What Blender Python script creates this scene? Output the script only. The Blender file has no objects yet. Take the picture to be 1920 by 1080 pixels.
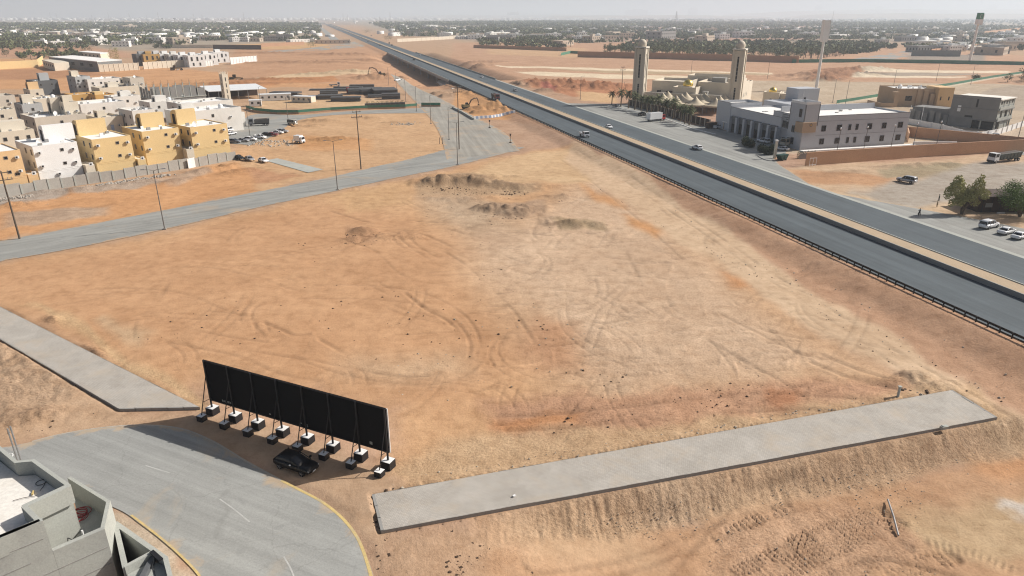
import bpy, math, random
import numpy as np
from mathutils import Vector, Matrix

SC = bpy.context.scene
COL = SC.collection
R = math.radians
rng = np.random.default_rng(7)
random.seed(7)

# ------------------------------------------------------------------ camera, light, exposure
F, CH = 1280.0, 44.0                      # focal length in 1920-wide pixels, camera height in metres
TILT = math.atan(510 / F)
cam = bpy.data.cameras.new('camera'); cam.sensor_width = 36.0; cam.lens = 36.0 * F / 1920
cam.clip_start = 0.5; cam.clip_end = 120000
co = bpy.data.objects.new('camera', cam); COL.objects.link(co)
co.location = (0, 0, CH); co.rotation_euler = (math.pi / 2 - TILT, 0, 0)
SC.camera = co

SUN_EL, SUN_AZ = R(37), math.atan2(.955, .297)
w = bpy.data.worlds.new('World'); SC.world = w; w.use_nodes = True
nt = w.node_tree; bg = nt.nodes['Background']
sky = nt.nodes.new('ShaderNodeTexSky'); sky.sky_type = 'NISHITA'; sky.sun_disc = False
sky.sun_elevation = SUN_EL; sky.sun_rotation = SUN_AZ
sky.air_density = 1.0; sky.dust_density = 4.0; sky.ozone_density = 1.0
nt.links.new(sky.outputs[0], bg.inputs[0]); bg.inputs[1].default_value = 0.06
sl = bpy.data.lights.new('sun', 'SUN'); sl.energy = 4.9; sl.angle = R(.5); sl.color = (1, .955, .895)
so = bpy.data.objects.new('sun', sl); COL.objects.link(so)
sd = Vector((math.sin(SUN_AZ) * math.cos(SUN_EL), math.cos(SUN_AZ) * math.cos(SUN_EL), math.sin(SUN_EL)))
so.rotation_euler = sd.to_track_quat('Z', 'Y').to_euler()
SC.view_settings.view_transform = 'Standard'; SC.view_settings.look = 'None'
SC.view_settings.exposure = 0.22; SC.view_settings.gamma = 1.0; SC.view_settings.use_curve_mapping = False
SC.cycles.use_denoising = True; SC.cycles.pixel_filter_type = 'BLACKMAN_HARRIS'; SC.cycles.filter_width = 1.15
SC.cycles.max_bounces = 4; SC.cycles.diffuse_bounces = 2; SC.cycles.glossy_bounces = 2
SC.cycles.transparent_max_bounces = 4; SC.cycles.volume_bounces = 1

# ------------------------------------------------------------------ survey: sight lines of the photograph -> points on the ground
def gp(px, py, z=0.0):
    dx = (px - 960) / F; dy = (540 - py) / F
    d = (dx, math.cos(TILT) + dy * math.sin(TILT), -math.sin(TILT) + dy * math.cos(TILT))
    s = (z - CH) / d[2]
    return Vector((d[0] * s, d[1] * s, z))
def hgt(py, D):                            # height of something seen at row py at forward distance D
    dy = (540 - py) / F
    return CH + D * (-math.sin(TILT) + dy * math.cos(TILT)) / (math.cos(TILT) + dy * math.sin(TILT))
UX, NX = np.array([-.269, .963]), np.array([.963, .269])     # along the highway / across it
def ps(p, s, z=0.0):
    return Vector((p * NX[0] + s * UX[0], p * NX[1] + s * UX[1], z))
HA = math.atan2(UX[1], UX[0])              # highway heading
PA = math.atan2(NX[1], NX[0])              # across heading

# ------------------------------------------------------------------ numpy noise
def _hash(ix, iy, seed):
    n = (ix.astype(np.int64) * 374761393 + iy.astype(np.int64) * 668265263 + seed * 974634413) & 0x7fffffff
    n = ((n ^ (n >> 13)) * 1274126177) & 0x7fffffff
    n = n ^ (n >> 16)
    return (n & 0xffff) / 65535.0
def vnoise(x, y, seed=0):
    ix = np.floor(x); iy = np.floor(y); fx = x - ix; fy = y - iy
    fx = fx * fx * (3 - 2 * fx); fy = fy * fy * (3 - 2 * fy)
    a = _hash(ix, iy, seed); b = _hash(ix + 1, iy, seed); c = _hash(ix, iy + 1, seed); d = _hash(ix + 1, iy + 1, seed)
    return (a + (b - a) * fx) * (1 - fy) + (c + (d - c) * fx) * fy
def fbm(x, y, seed=0, o=4):
    t = 0; a = .5
    for i in range(o):
        t = t + a * (vnoise(x, y, seed + i) - .5) * 2; x = x * 2.03 + 7.1; y = y * 2.03 + 3.7; a *= .5
    return t
def sstep(a, b, x):
    t = np.clip((x - a) / (b - a), 0, 1); return t * t * (3 - 2 * t)
def sdpoly(X, Y, P):                       # signed distance, inside positive
    P = np.asarray(P, float); n = len(P); d = np.full(X.shape, 1e18); ins = np.zeros(X.shape, bool)
    for i in range(n):
        ax, ay = P[i]; bx, by = P[(i + 1) % n]; ex, ey = bx - ax, by - ay
        t = np.clip(((X - ax) * ex + (Y - ay) * ey) / (ex * ex + ey * ey + 1e-12), 0, 1)
        d = np.minimum(d, (X - ax - t * ex) ** 2 + (Y - ay - t * ey) ** 2)
        c = ((ay > Y) != (by > Y)); xx = ex * (Y - ay) / (ey if abs(ey) > 1e-9 else 1e-9) + ax
        ins ^= c & (X < xx)
    d = np.sqrt(d); return np.where(ins, d, -d)
def dline(X, Y, P):                        # distance to an open polyline, and arc length along it
    P = np.asarray(P, float); d = np.full(X.shape, 1e9); L = np.zeros(X.shape); acc = 0
    for i in range(len(P) - 1):
        ax, ay = P[i]; bx, by = P[i + 1]; ex, ey = bx - ax, by - ay; l = math.hypot(ex, ey)
        t = np.clip(((X - ax) * ex + (Y - ay) * ey) / (l * l + 1e-12), 0, 1)
        q = np.hypot(X - ax - t * ex, Y - ay - t * ey); m = q < d
        d = np.where(m, q, d); L = np.where(m, acc + t * l, L); acc += l
    return d, L
def spline(P, n=8):                        # Catmull-Rom through the points
    P = [np.array(p, float) for p in P]; P = [2 * P[0] - P[1]] + P + [2 * P[-1] - P[-2]]; out = []
    for i in range(1, len(P) - 2):
        for k in range(n):
            t = k / n; a, b, c, d = P[i - 1:i + 3]
            out.append(.5 * (2 * b + (c - a) * t + (2 * a - 5 * b + 4 * c - d) * t * t + (3 * b - a - 3 * c + d) * t ** 3))
    out.append(P[-2]); return out
def G2(pts, z=0.0): return [tuple(gp(x, y, z)[:2]) for x, y in pts]

# ------------------------------------------------------------------ materials
M = {}
def nodes(name):
    m = bpy.data.materials.new(name); m.use_nodes = True; M[name] = m
    return m, m.node_tree, m.node_tree.nodes['Principled BSDF']
def nn(nt, t, **k):
    n = nt.nodes.new(t)
    for a, v in k.items(): setattr(n, a, v)
    return n
def noise(nt, vec, scale, detail=4, rough=.55, dist=0):
    n = nn(nt, 'ShaderNodeTexNoise'); n.inputs['Scale'].default_value = scale; n.inputs['Detail'].default_value = detail
    n.inputs['Roughness'].default_value = rough; n.inputs['Distortion'].default_value = dist
    if vec: nt.links.new(vec, n.inputs['Vector'])
    return n.outputs['Fac']
def ramp(nt, fac, stops):
    r = nn(nt, 'ShaderNodeValToRGB'); e = r.color_ramp.elements
    while len(e) < len(stops): e.new(.5)
    for i, (p, c) in enumerate(stops):
        e[i].position = p; e[i].color = (c, c, c, 1) if isinstance(c, (int, float)) else (*c, 1)
    nt.links.new(fac, r.inputs[0]); return r.outputs[0]
def mixc(nt, fac, a, b, mode='MIX'):
    m = nn(nt, 'ShaderNodeMix', data_type='RGBA', blend_type=mode)
    for i, v in ((0, fac), (6, a), (7, b)):
        if isinstance(v, bpy.types.NodeSocket): nt.links.new(v, m.inputs[i])
        elif i == 0: m.inputs[0].default_value = v
        else: m.inputs[i].default_value = (*v, 1) if len(v) == 3 else v
    return m.outputs[2]
def bump(nt, b, h, strength, dist):
    n = nn(nt, 'ShaderNodeBump'); n.inputs['Strength'].default_value = strength; n.inputs['Distance'].default_value = dist
    nt.links.new(h, n.inputs['Height']); nt.links.new(n.outputs[0], b.inputs['Normal'])
def mk(name, col, rough=.85, var=.18, scale=.6, fine=6.0, bmp=0.0, metal=0.0, rnd=0.0, spec=.3, dirt=None, coord='Object'):
    m, nt, b = nodes(name); L = nt.links
    tc = nn(nt, 'ShaderNodeTexCoord'); v = tc.outputs[coord]
    n1 = noise(nt, v, scale, 5, .6); n2 = noise(nt, v, fine, 4, .6)
    c = mixc(nt, n1, tuple(x * (1 - var) for x in col), tuple(min(1, x * (1 + var)) for x in col))
    c = mixc(nt, .35, c, mixc(nt, 1.0, c, ramp(nt, n2, [(.3, .6), (.7, 1.25)]), 'MULTIPLY'))
    if dirt:
        n3 = noise(nt, v, scale * .45, 6, .65, .4)
        c = mixc(nt, ramp(nt, n3, [(.5, 0.0), (.72, .75)]), c, dirt)
    if rnd:
        oi = nn(nt, 'ShaderNodeObjectInfo')
        c = mixc(nt, 1.0, c, ramp(nt, oi.outputs['Random'], [(0, 1 - rnd), (1, 1 + rnd)]), 'MULTIPLY')
    L.new(c, b.inputs['Base Color']); b.inputs['Roughness'].default_value = rough
    b.inputs['Metallic'].default_value = metal; b.inputs['Specular IOR Level'].default_value = spec
    if bmp: bump(nt, b, n2, .6, bmp)
    return m

# ground: colour comes from the surveyed soil zones stored on the mesh, relief and grain from noise
def ground_mat():
    m, nt, b = nodes('ground_soil'); L = nt.links
    at = nn(nt, 'ShaderNodeAttribute', attribute_name='soil'); rg = nn(nt, 'ShaderNodeAttribute', attribute_name='rough')
    g = nn(nt, 'ShaderNodeNewGeometry'); v = g.outputs['Position']
    mp = nn(nt, 'ShaderNodeMapping'); mp.inputs['Scale'].default_value = (1, 1, .3); L.new(v, mp.inputs[0]); v = mp.outputs[0]
    n1 = noise(nt, v, .06, 6, .62, .3); n2 = noise(nt, v, .42, 7, .72); n3 = noise(nt, v, 3.2, 5, .7); n4 = noise(nt, v, 12, 3, .7)
    c = mixc(nt, 1.0, at.outputs['Color'], ramp(nt, n1, [(.28, (.88, .84, .81)), (.72, (1.10, 1.11, 1.12))]), 'MULTIPLY')
    c = mixc(nt, 1.0, c, ramp(nt, n2, [(.28, (.78, .74, .70)), (.5, (1.0, 1.0, 1.0)), (.72, (1.14, 1.16, 1.18))]), 'MULTIPLY')
    c = mixc(nt, rg.outputs['Fac'], c, mixc(nt, 1.0, c, ramp(nt, n3, [(.32, (.62, .58, .55)), (.5, 1.0), (.7, (1.2, 1.2, 1.2))]), 'MULTIPLY'))
    # scraped, streaky patches of pale crust and of darker turned soil
    ms = nn(nt, 'ShaderNodeMapping'); ms.inputs['Rotation'].default_value = (0, 0, .35); ms.inputs['Scale'].default_value = (.16, .75, 1); L.new(g.outputs['Position'], ms.inputs[0])
    n5 = noise(nt, ms.outputs[0], .8, 8, .74, .3)
    c = mixc(nt, ramp(nt, n5, [(.54, 0.0), (.72, .55)]), c, mixc(nt, 1.0, c, (1.16, 1.20, 1.26), 'MULTIPLY'))
    c = mixc(nt, ramp(nt, n5, [(.26, .75), (.42, 0.0)]), c, mixc(nt, 1.0, c, (.80, .75, .70), 'MULTIPLY'))
    # crisp small ruts, clod shadows and pale chips where the soil is disturbed
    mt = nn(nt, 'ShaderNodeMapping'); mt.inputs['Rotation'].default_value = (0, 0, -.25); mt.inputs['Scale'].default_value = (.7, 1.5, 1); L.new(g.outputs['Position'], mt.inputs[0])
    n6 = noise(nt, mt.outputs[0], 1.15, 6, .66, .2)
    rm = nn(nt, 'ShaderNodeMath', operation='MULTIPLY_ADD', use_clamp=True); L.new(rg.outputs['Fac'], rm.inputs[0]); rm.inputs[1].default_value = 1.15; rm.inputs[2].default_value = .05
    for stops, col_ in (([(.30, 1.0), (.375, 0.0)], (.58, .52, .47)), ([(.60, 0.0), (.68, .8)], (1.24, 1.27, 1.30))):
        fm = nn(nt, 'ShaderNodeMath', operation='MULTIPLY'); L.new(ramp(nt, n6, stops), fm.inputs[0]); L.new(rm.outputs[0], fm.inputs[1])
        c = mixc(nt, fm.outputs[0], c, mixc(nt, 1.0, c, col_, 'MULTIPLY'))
    # small clods and pebbles
    vo = nn(nt, 'ShaderNodeTexVoronoi'); vo.inputs['Scale'].default_value = 1.7; L.new(v, vo.inputs['Vector'])
    spk = ramp(nt, vo.outputs['Distance'], [(.05, 1.0), (.10, 0.0)])
    gate = ramp(nt, noise(nt, v, .3, 3), [(.56, 0.0), (.66, 1.0)])
    k = nn(nt, 'ShaderNodeMath', operation='MULTIPLY'); L.new(spk, k.inputs[0]); L.new(gate, k.inputs[1])
    k2 = nn(nt, 'ShaderNodeMath', operation='MULTIPLY'); L.new(k.outputs[0], k2.inputs[0]); k2.inputs[1].default_value = .7
    c = mixc(nt, k2.outputs[0], c, (.16, .10, .06))
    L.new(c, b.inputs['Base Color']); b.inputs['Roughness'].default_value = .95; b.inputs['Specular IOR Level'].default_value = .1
    h = nn(nt, 'ShaderNodeMath', operation='MULTIPLY'); L.new(n3, h.inputs[0])
    ad = nn(nt, 'ShaderNodeMath', operation='MULTIPLY_ADD'); L.new(rg.outputs['Fac'], ad.inputs[0]); ad.inputs[1].default_value = 1.2; ad.inputs[2].default_value = .25
    L.new(ad.outputs[0], h.inputs[1])
    h2 = nn(nt, 'ShaderNodeMath', operation='MULTIPLY_ADD'); L.new(n2, h2.inputs[0]); h2.inputs[1].default_value = .8; L.new(h.outputs[0], h2.inputs[2])
    h3 = nn(nt, 'ShaderNodeMath', operation='MULTIPLY_ADD'); L.new(n4, h3.inputs[0]); h3.inputs[1].default_value = .15; L.new(h2.outputs[0], h3.inputs[2])
    bump(nt, b, h3.outputs[0], .8, .15)
ground_mat()

def asphalt(name, col, dust, amount, streak=HA, spots=None, cracks=False):
    """worn asphalt: base colour, wheel streaks along the road, sand blown in from the edges (attribute 'edge' = metres to the edge)"""
    m, nt, b = nodes(name); L = nt.links
    g = nn(nt, 'ShaderNodeNewGeometry'); v = g.outputs['Position']
    mp = nn(nt, 'ShaderNodeMapping'); mp.vector_type = 'POINT'; mp.inputs['Rotation'].default_value = (0, 0, -streak); L.new(v, mp.inputs[0])
    mq = nn(nt, 'ShaderNodeMapping'); mq.inputs['Scale'].default_value = (.02, .55, 1); L.new(mp.outputs[0], mq.inputs[0])
    st = noise(nt, mq.outputs[0], 1.0, 5, .65); bl = noise(nt, v, .11, 6, .6, .5); fn = noise(nt, v, 5.0, 4, .75)
    c = mixc(nt, 1.0, col, ramp(nt, st, [(.3, .79), (.7, 1.18)]), 'MULTIPLY')
    c = mixc(nt, 1.0, c, ramp(nt, bl, [(.3, .90), (.7, 1.10)]), 'MULTIPLY')
    c = mixc(nt, 1.0, c, ramp(nt, fn, [(.3, .88), (.7, 1.1)]), 'MULTIPLY')
    at = nn(nt, 'ShaderNodeAttribute', attribute_name='edge')
    dn = noise(nt, v, .23, 6, .7, .6)
    k = nn(nt, 'ShaderNodeMath', operation='MULTIPLY_ADD'); L.new(dn, k.inputs[0]); k.inputs[1].default_value = 6.0 * amount
    k.inputs[2].default_value = -3.0 * amount + .5 * amount
    s = nn(nt, 'ShaderNodeMath', operation='SUBTRACT'); L.new(k.outputs[0], s.inputs[0]); L.new(at.outputs['Fac'], s.inputs[1])
    c = mixc(nt, ramp(nt, s.outputs[0], [(.0, 0.0), (.9, .85)]), c, dust)
    if cracks:
        wv = nn(nt, 'ShaderNodeVectorMath', operation='MULTIPLY_ADD'); nz = nn(nt, 'ShaderNodeTexNoise'); nz.inputs['Scale'].default_value = .5; nz.inputs['Detail'].default_value = 4; L.new(v, nz.inputs['Vector'])
        L.new(nz.outputs['Color'], wv.inputs[0]); wv.inputs[1].default_value = (2.5, 2.5, 0); L.new(v, wv.inputs[2])
        vo = nn(nt, 'ShaderNodeTexVoronoi', feature='DISTANCE_TO_EDGE'); vo.inputs['Scale'].default_value = .12; L.new(wv.outputs[0], vo.inputs['Vector'])
        c = mixc(nt, ramp(nt, vo.outputs['Distance'], [(.001, .30), (.009, 0.0)]), c, mixc(nt, 1.0, c, (.60, .59, .58), 'MULTIPLY'))
        c = mixc(nt, ramp(nt, noise(nt, v, .35, 3, .5, 1.5), [(.62, 0.0), (.72, .35)]), c, mixc(nt, 1.0, c, (.72, .72, .73), 'MULTIPLY'))
    if spots:
        c = mixc(nt, ramp(nt, noise(nt, v, .09, 5, .6, .8), [(.55, 0.0), (.70, .7)]), c, spots)
    L.new(c, b.inputs['Base Color']); b.inputs['Roughness'].default_value = .82; b.inputs['Specular IOR Level'].default_value = .25
    bump(nt, b, fn, .4, .02)
    return m
SAND = (.47, .31, .185)
asphalt('asphalt_highway', (.088, .106, .117), (.30, .26, .20), .35)
asphalt('asphalt_side', (.292, .29, .268), SAND, 1.1, R(38), (.40, .32, .235), True)
asphalt('asphalt_dusty', (.315, .295, .255), SAND, 2.2, R(100), (.44, .33, .23))
asphalt('asphalt_near', (.322, .322, .302), (.46, .35, .24), 1.25, R(155), (.42, .345, .255), True)
asphalt('asphalt_apron', (.29, .288, .266), (.42, .35, .26), .9, HA, (.235, .225, .205))
asphalt('asphalt_lot', (.24, .225, .205), (.45, .355, .25), 1.0, R(60))

def paver_mat():
    m, nt, b = nodes('pavers'); L = nt.links
    tc = nn(nt, 'ShaderNodeTexCoord'); v = tc.outputs['Object']
    br = nn(nt, 'ShaderNodeTexBrick'); L.new(v, br.inputs['Vector']); br.inputs['Scale'].default_value = 1
    br.inputs['Brick Width'].default_value = .22; br.inputs['Row Height'].default_value = .22; br.inputs['Mortar Size'].default_value = .012
    br.inputs['Color1'].default_value = (.40, .37, .325, 1); br.inputs['Color2'].default_value = (.44, .405, .355, 1); br.inputs['Mortar'].default_value = (.27, .245, .215, 1)
    c = mixc(nt, 1.0, br.outputs['Color'], ramp(nt, noise(nt, v, .35, 6, .6, .4), [(.3, (.88, .87, .86)), (.7, (1.12, 1.12, 1.13))]), 'MULTIPLY')
    c = mixc(nt, 1.0, c, ramp(nt, noise(nt, v, 4, 4, .6), [(.3, .92), (.7, 1.08)]), 'MULTIPLY')
    c = mixc(nt, ramp(nt, noise(nt, v, .22, 6, .7, .8), [(.50, 0.0), (.72, .6)]), c, (.45, .37, .28))
    L.new(c, b.inputs['Base Color']); b.inputs['Roughness'].default_value = .9
    bump(nt, b, br.outputs['Fac'], .3, -.008)
paver_mat()

def leaf_mat(name, col, rnd=.25):
    m, nt, b = nodes(name); L = nt.links
    g = nn(nt, 'ShaderNodeNewGeometry'); oi = nn(nt, 'ShaderNodeObjectInfo')
    n = noise(nt, g.outputs['Position'], .45, 3, .6)
    c = mixc(nt, n, tuple(x * .6 for x in col), tuple(min(1, x * 1.45) for x in col))
    c = mixc(nt, 1.0, c, ramp(nt, oi.outputs['Random'], [(0, (1 - rnd, 1 - rnd, 1 - rnd)), (1, (1 + rnd * 1.3, 1 + rnd, 1 + rnd * .6))]), 'MULTIPLY')
    L.new(c, b.inputs['Base Color']); b.inputs['Roughness'].default_value = .7; b.inputs['Specular IOR Level'].default_value = .2
    return m
leaf_mat('leaf_dark', (.085, .105, .048)); leaf_mat('leaf_far', (.115, .135, .062)); leaf_mat('leaf_hedge', (.035, .05, .022)); leaf_mat('leaf_olive', (.33, .33, .15))
leaf_mat('leaf_green', (.13, .205, .04)); leaf_mat('palm_leaf', (.075, .088, .035)); leaf_mat('leaf_bright', (.19, .19, .03))

mk('bark', (.16, .12, .08), .9, .3, 3, 12)
mk('conc', (.41, .418, .378), .9, .12, .35, 9, .006, dirt=(.31, .30, .275))
mk('conc_wet', (.40, .408, .372), .9, .16, .5, 9, .006, dirt=(.27, .265, .25))
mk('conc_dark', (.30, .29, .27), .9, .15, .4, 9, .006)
mk('conc_grey', (.235, .23, .22), .9, .16, .35, 7, .01, dirt=(.18, .175, .17))
mk('roof_dust', (.80, .76, .69), .9, .10, .5, 5, dirt=(.66, .58, .48))
mk('roof_white', (.84, .82, .79), .85, .08, .3, 4, dirt=(.72, .68, .62))
mk('white_paint', (.82, .81, .79), .6, .04, .4, 5, dirt=(.72, .70, .66))
mk('white_metal', (.80, .80, .79), .35, .03, .5, 5, spec=.5)
mk('yellow_wall', (.72, .53, .27), .85, .07, .25, 5, dirt=(.66, .47, .23))
mk('orange_wall', (.72, .49, .265), .85, .07, .25, 5, dirt=(.66, .43, .22))
mk('cream_wall', (.67, .595, .48), .85, .08, .25, 5, dirt=(.58, .505, .395))
mk('beige_wall', (.57, .51, .43), .85, .1, .25, 5, dirt=(.49, .43, .35))
mk('pale_wall', (.72, .69, .64), .85, .07, .25, 5, dirt=(.55, .52, .47))
mk('grey_wall', (.42, .43, .43), .85, .08, .25, 5)
mk('dark_wall', (.12, .125, .13), .8, .1, .25, 5)
mk('ochre_wall', (.56, .33, .11), .85, .1, .25, 5)
mk('villa_wall', (.50, .36, .24), .85, .08, .25, 5, dirt=(.44, .31, .2))
mk('mosque_stone', (.66, .585, .475), .85, .08, .2, 4, .01, dirt=(.55, .485, .39))
mk('mosque_trim', (.70, .65, .57), .8, .06, .3, 5)
mk('fire_panel', (.50, .512, .535), .45, .05, .2, 5, spec=.4)
mk('fire_trim', (.17, .175, .18), .5, .1, .4, 5)
mk('boundary_orange', (.56, .34, .21), .85, .1, .15, 4, dirt=(.48, .28, .17))
mk('boundary_brown', (.42, .25, .155), .85, .1, .1, 2, dirt=(.36, .21, .13))
mk('blockwork', (.40, .375, .335), .92, .14, .6, 4, .012, dirt=(.32, .30, .27))
mk('gold', (.80, .58, .16), .28, .05, 1, 6, metal=.9)
mk('tent_cloth', (.50, .42, .30), .75, .06, .4, 5)
mk('glass', (.012, .014, .018), .14, .2, .5, 3, spec=.5)
mk('opening', (.03, .028, .026), .8, .2, .5, 3)
mk('black_steel', (.018, .018, .02), .5, .2, .8, 6)
mk('black_sheet', (.010, .010, .011), .9, .2, .3, 3, spec=.08)
mk('pale_mark', (.30, .31, .29), .7, .3, 3, 8)
mk('rail_black', (.02, .021, .022), .5, .2, .8, 6)
mk('steel', (.30, .30, .30), .5, .15, .8, 6, metal=.3)
mk('lamp_grey', (.16, .15, .14), .6, .15, .8, 6)
mk('wood_pole', (.13, .10, .075), .85, .2, .8, 6)
mk('tyre', (.022, .022, .022), .85, .15, 2, 8)
mk('rim', (.45, .45, .46), .3, .1, 2, 8, metal=.7)
mk('car_white', (.78, .78, .78), .22, .03, .6, 5, spec=.55)
mk('car_black', (.008, .008, .009), .22, .1, .6, 5, spec=.35)
mk('car_silver', (.42, .42, .43), .28, .04, .6, 5, metal=.4, spec=.5)
mk('car_grey', (.16, .17, .19), .25, .05, .6, 5, spec=.5)
mk('car_red', (.20, .03, .03), .25, .05, .6, 5, spec=.5)
mk('car_beige', (.45, .40, .32), .3, .05, .6, 5, spec=.5)
mk('red_paint', (.42, .04, .035), .4, .1, .6, 5)
mk('hose_red', (.30, .035, .04), .5, .15, 2, 8)
mk('headlight', (.75, .77, .8), .1, .05, 2, 8, spec=.7)
mk('taillight', (.35, .02, .02), .2, .05, 2, 8, spec=.6)
mk('plate', (.7, .7, .68), .5, .05, 2, 8)
mk('digger', (.20, .15, .07), .6, .2, .8, 5)
mk('digger_arm', (.13, .085, .055), .6, .2, .8, 5)
mk('green_fence', (.06, .20, .13), .7, .15, .4, 3, dirt=(.14, .20, .15))
mk('green_paint', (.03, .20, .11), .4, .1, .4, 3)
mk('sign_grey', (.80, .80, .80), .5, .03, .3, 3)
mk('barrier_blue', (.30, .38, .52), .6, .2, .8, 4)
mk('barrier_white', (.70, .70, .70), .6, .1, .8, 4)
mk('pipe_black', (.10, .10, .10), .5, .35, .3, 4, spec=.5)
mk('shed_roof', (.74, .75, .75), .5, .05, .3, 3, spec=.4)
mk('brown_wood', (.06, .036, .026), .8, .2, .6, 5)
mk('dump_green', (.10, .105, .09), .7, .2, .6, 4)
mk('bin_green', (.015, .055, .045), .5, .2, .6, 4)
mk('sandpile', (.50, .28, .12), .95, .15, .4, 3, .06)
mk('rubble', (.40, .36, .31), .95, .3, .8, 4, .04)
mk('clod', (.09, .058, .038), .95, .3, 2, 8)
mk('clod_pale', (.45, .38, .30), .95, .25, 2, 8)
mk('yellow_line', (.60, .45, .19), .8, .25, 1.2, 7, dirt=(.42, .36, .26))
mk('white_line', (.48, .475, .45), .8, .2, 1.2, 7, dirt=(.36, .355, .33))
mk('edge_dust', (.43, .385, .32), .9, .2, 1.2, 7)
mk('median_soil', (.44, .335, .225), .95, .15, .3, 4, .03)
mk('cloth_black', (.012, .012, .013), .9, .1, 3, 9)
mk('cloth_tan', (.36, .30, .22), .9, .1, 3, 9)
mk('skin', (.28, .16, .10), .7, .1, 3, 9)
mk('hill_rock', (.36, .28, .21), .95, .12, .0006, .005, coord='Object')
mk('far_white', (.78, .76, .72), .9, .1, .05, .6, rnd=.18)
mk('far_tan', (.58, .48, .38), .9, .1, .05, .6, rnd=.2)
mk('far_grey', (.30, .29, .28), .9, .12, .05, .6, rnd=.2)
mk('steel_far', (.26, .27, .28), .7, .1, .4, 3)

# ------------------------------------------------------------------ mesh helpers
class MB:
    def __init__(s): s.v = []; s.f = []; s.m = []; s.cur = 0; s.smooth = False
    def add(s, vs, fs):
        b = len(s.v); s.v += [tuple(v) for v in vs]; s.f += [tuple(b + i for i in f) for f in fs]; s.m += [s.cur] * len(fs); return s
    def box(s, x0, x1, y0, y1, z0, z1):
        return s.add([(x, y, z) for z in (z0, z1) for y in (y0, y1) for x in (x0, x1)],
                     [(0, 2, 3, 1), (4, 5, 7, 6), (0, 1, 5, 4), (2, 6, 7, 3), (0, 4, 6, 2), (1, 3, 7, 5)])
    def hexa(s, b, t):                     # four bottom points, four top points (ccw)
        return s.add(list(b) + list(t), [(3, 2, 1, 0), (4, 5, 6, 7), (0, 1, 5, 4), (1, 2, 6, 5), (2, 3, 7, 6), (3, 0, 4, 7)])
    def prism(s, P, z0, z1):
        n = len(P); a = sum(P[i][0] * P[(i + 1) % n][1] - P[(i + 1) % n][0] * P[i][1] for i in range(n))
        if a < 0: P = P[::-1]
        return s.add([(p[0], p[1], z0) for p in P] + [(p[0], p[1], z1) for p in P],
                     [tuple(range(n - 1, -1, -1)), tuple(range(n, 2 * n))] + [(i, (i + 1) % n, n + (i + 1) % n, n + i) for i in range(n)])
    def bar(s, a, b, w, z0, z1):           # wall piece from a to b (2d), thickness w
        a = Vector(a[:2]); b = Vector(b[:2]); d = (b - a); d.normalize(); q = Vector((-d.y, d.x)) * w / 2
        return s.prism([tuple(a - q), tuple(b - q), tuple(b + q), tuple(a + q)], z0, z1)
    def tube(s, a, b, r0, r1=None, n=6):
        r1 = r0 if r1 is None else r1; a = Vector(a); b = Vector(b); d = (b - a).normalized()
        x = d.orthogonal().normalized(); y = d.cross(x); vs = []
        for c, r in ((a, r0), (b, r1)):
            vs += [c + (x * math.cos(2 * math.pi * i / n) + y * math.sin(2 * math.pi * i / n)) * r for i in range(n)]
        return s.add(vs, [(i, (i + 1) % n, n + (i + 1) % n, n + i) for i in range(n)] + [tuple(range(n - 1, -1, -1)), tuple(range(n, 2 * n))])
    def path(s, P, r, n=6, closed=False):
        P = [Vector(p) for p in P]; vs = []; k = len(P)
        for i, c in enumerate(P):
            d = (P[(i + 1) % k if closed else min(i + 1, k - 1)] - P[(i - 1) % k if closed else max(i - 1, 0)]).normalized()
            x = d.cross(Vector((0, 0, 1))); x = x.normalized() if x.length > .05 else Vector((1, 0, 0)); y = x.cross(d)
            rr = r[i] if isinstance(r, (list, tuple)) else r
            vs += [c + (x * math.cos(2 * math.pi * j / n) + y * math.sin(2 * math.pi * j / n)) * rr for j in range(n)]
        fs = [(i % k * n + j, i % k * n + (j + 1) % n, (i + 1) % k * n + (j + 1) % n, (i + 1) % k * n + j) for i in range(k if closed else k - 1) for j in range(n)]
        if not closed: fs += [tuple(range(n - 1, -1, -1)), tuple((k - 1) * n + j for j in range(n))]
        return s.add(vs, fs)
    def lathe(s, prof, n=16, c=(0, 0)):
        vs = []; fs = []
        for r, z in prof: vs += [(c[0] + r * math.cos(2 * math.pi * i / n), c[1] + r * math.sin(2 * math.pi * i / n), z) for i in range(n)]
        for k in range(len(prof) - 1): fs += [(k * n + i, k * n + (i + 1) % n, (k + 1) * n + (i + 1) % n, (k + 1) * n + i) for i in range(n)]
        fs += [tuple(range(n - 1, -1, -1)), tuple((len(prof) - 1) * n + i for i in range(n))]
        return s.add(vs, fs)
    def mesh(s, name, mats):
        me = bpy.data.meshes.new(name); me.from_pydata(s.v, [], s.f)
        for m in (mats if isinstance(mats, (list, tuple)) else [mats]): me.materials.append(M[m])
        me.polygons.foreach_set('material_index', s.m)
        if s.smooth: me.polygons.foreach_set('use_smooth', [True] * len(s.f))
        me.update(); return me
    def obj(s, name, mats, parent=None, loc=None): return link(name, s.mesh(name, mats), parent, loc)
def link(name, me, parent=None, loc=None, rz=0.0):
    o = bpy.data.objects.new(name, me); COL.objects.link(o)
    if parent: o.parent = parent
    if loc is not None: o.location = loc
    if rz: o.rotation_euler = (0, 0, rz)
    return o
def tag(o, label=None, cat=None, group=None, kind=None):
    for k, v in (('label', label), ('category', cat), ('group', group), ('kind', kind)):
        if v: o[k] = v
    return o
def thing(name, label, cat, loc=(0, 0, 0), rz=0.0, group=None):
    o = bpy.data.objects.new(name, None); COL.objects.link(o); o.location = loc; o.rotation_euler = (0, 0, rz); o.empty_display_size = .3
    return tag(o, label, cat, group)
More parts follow.
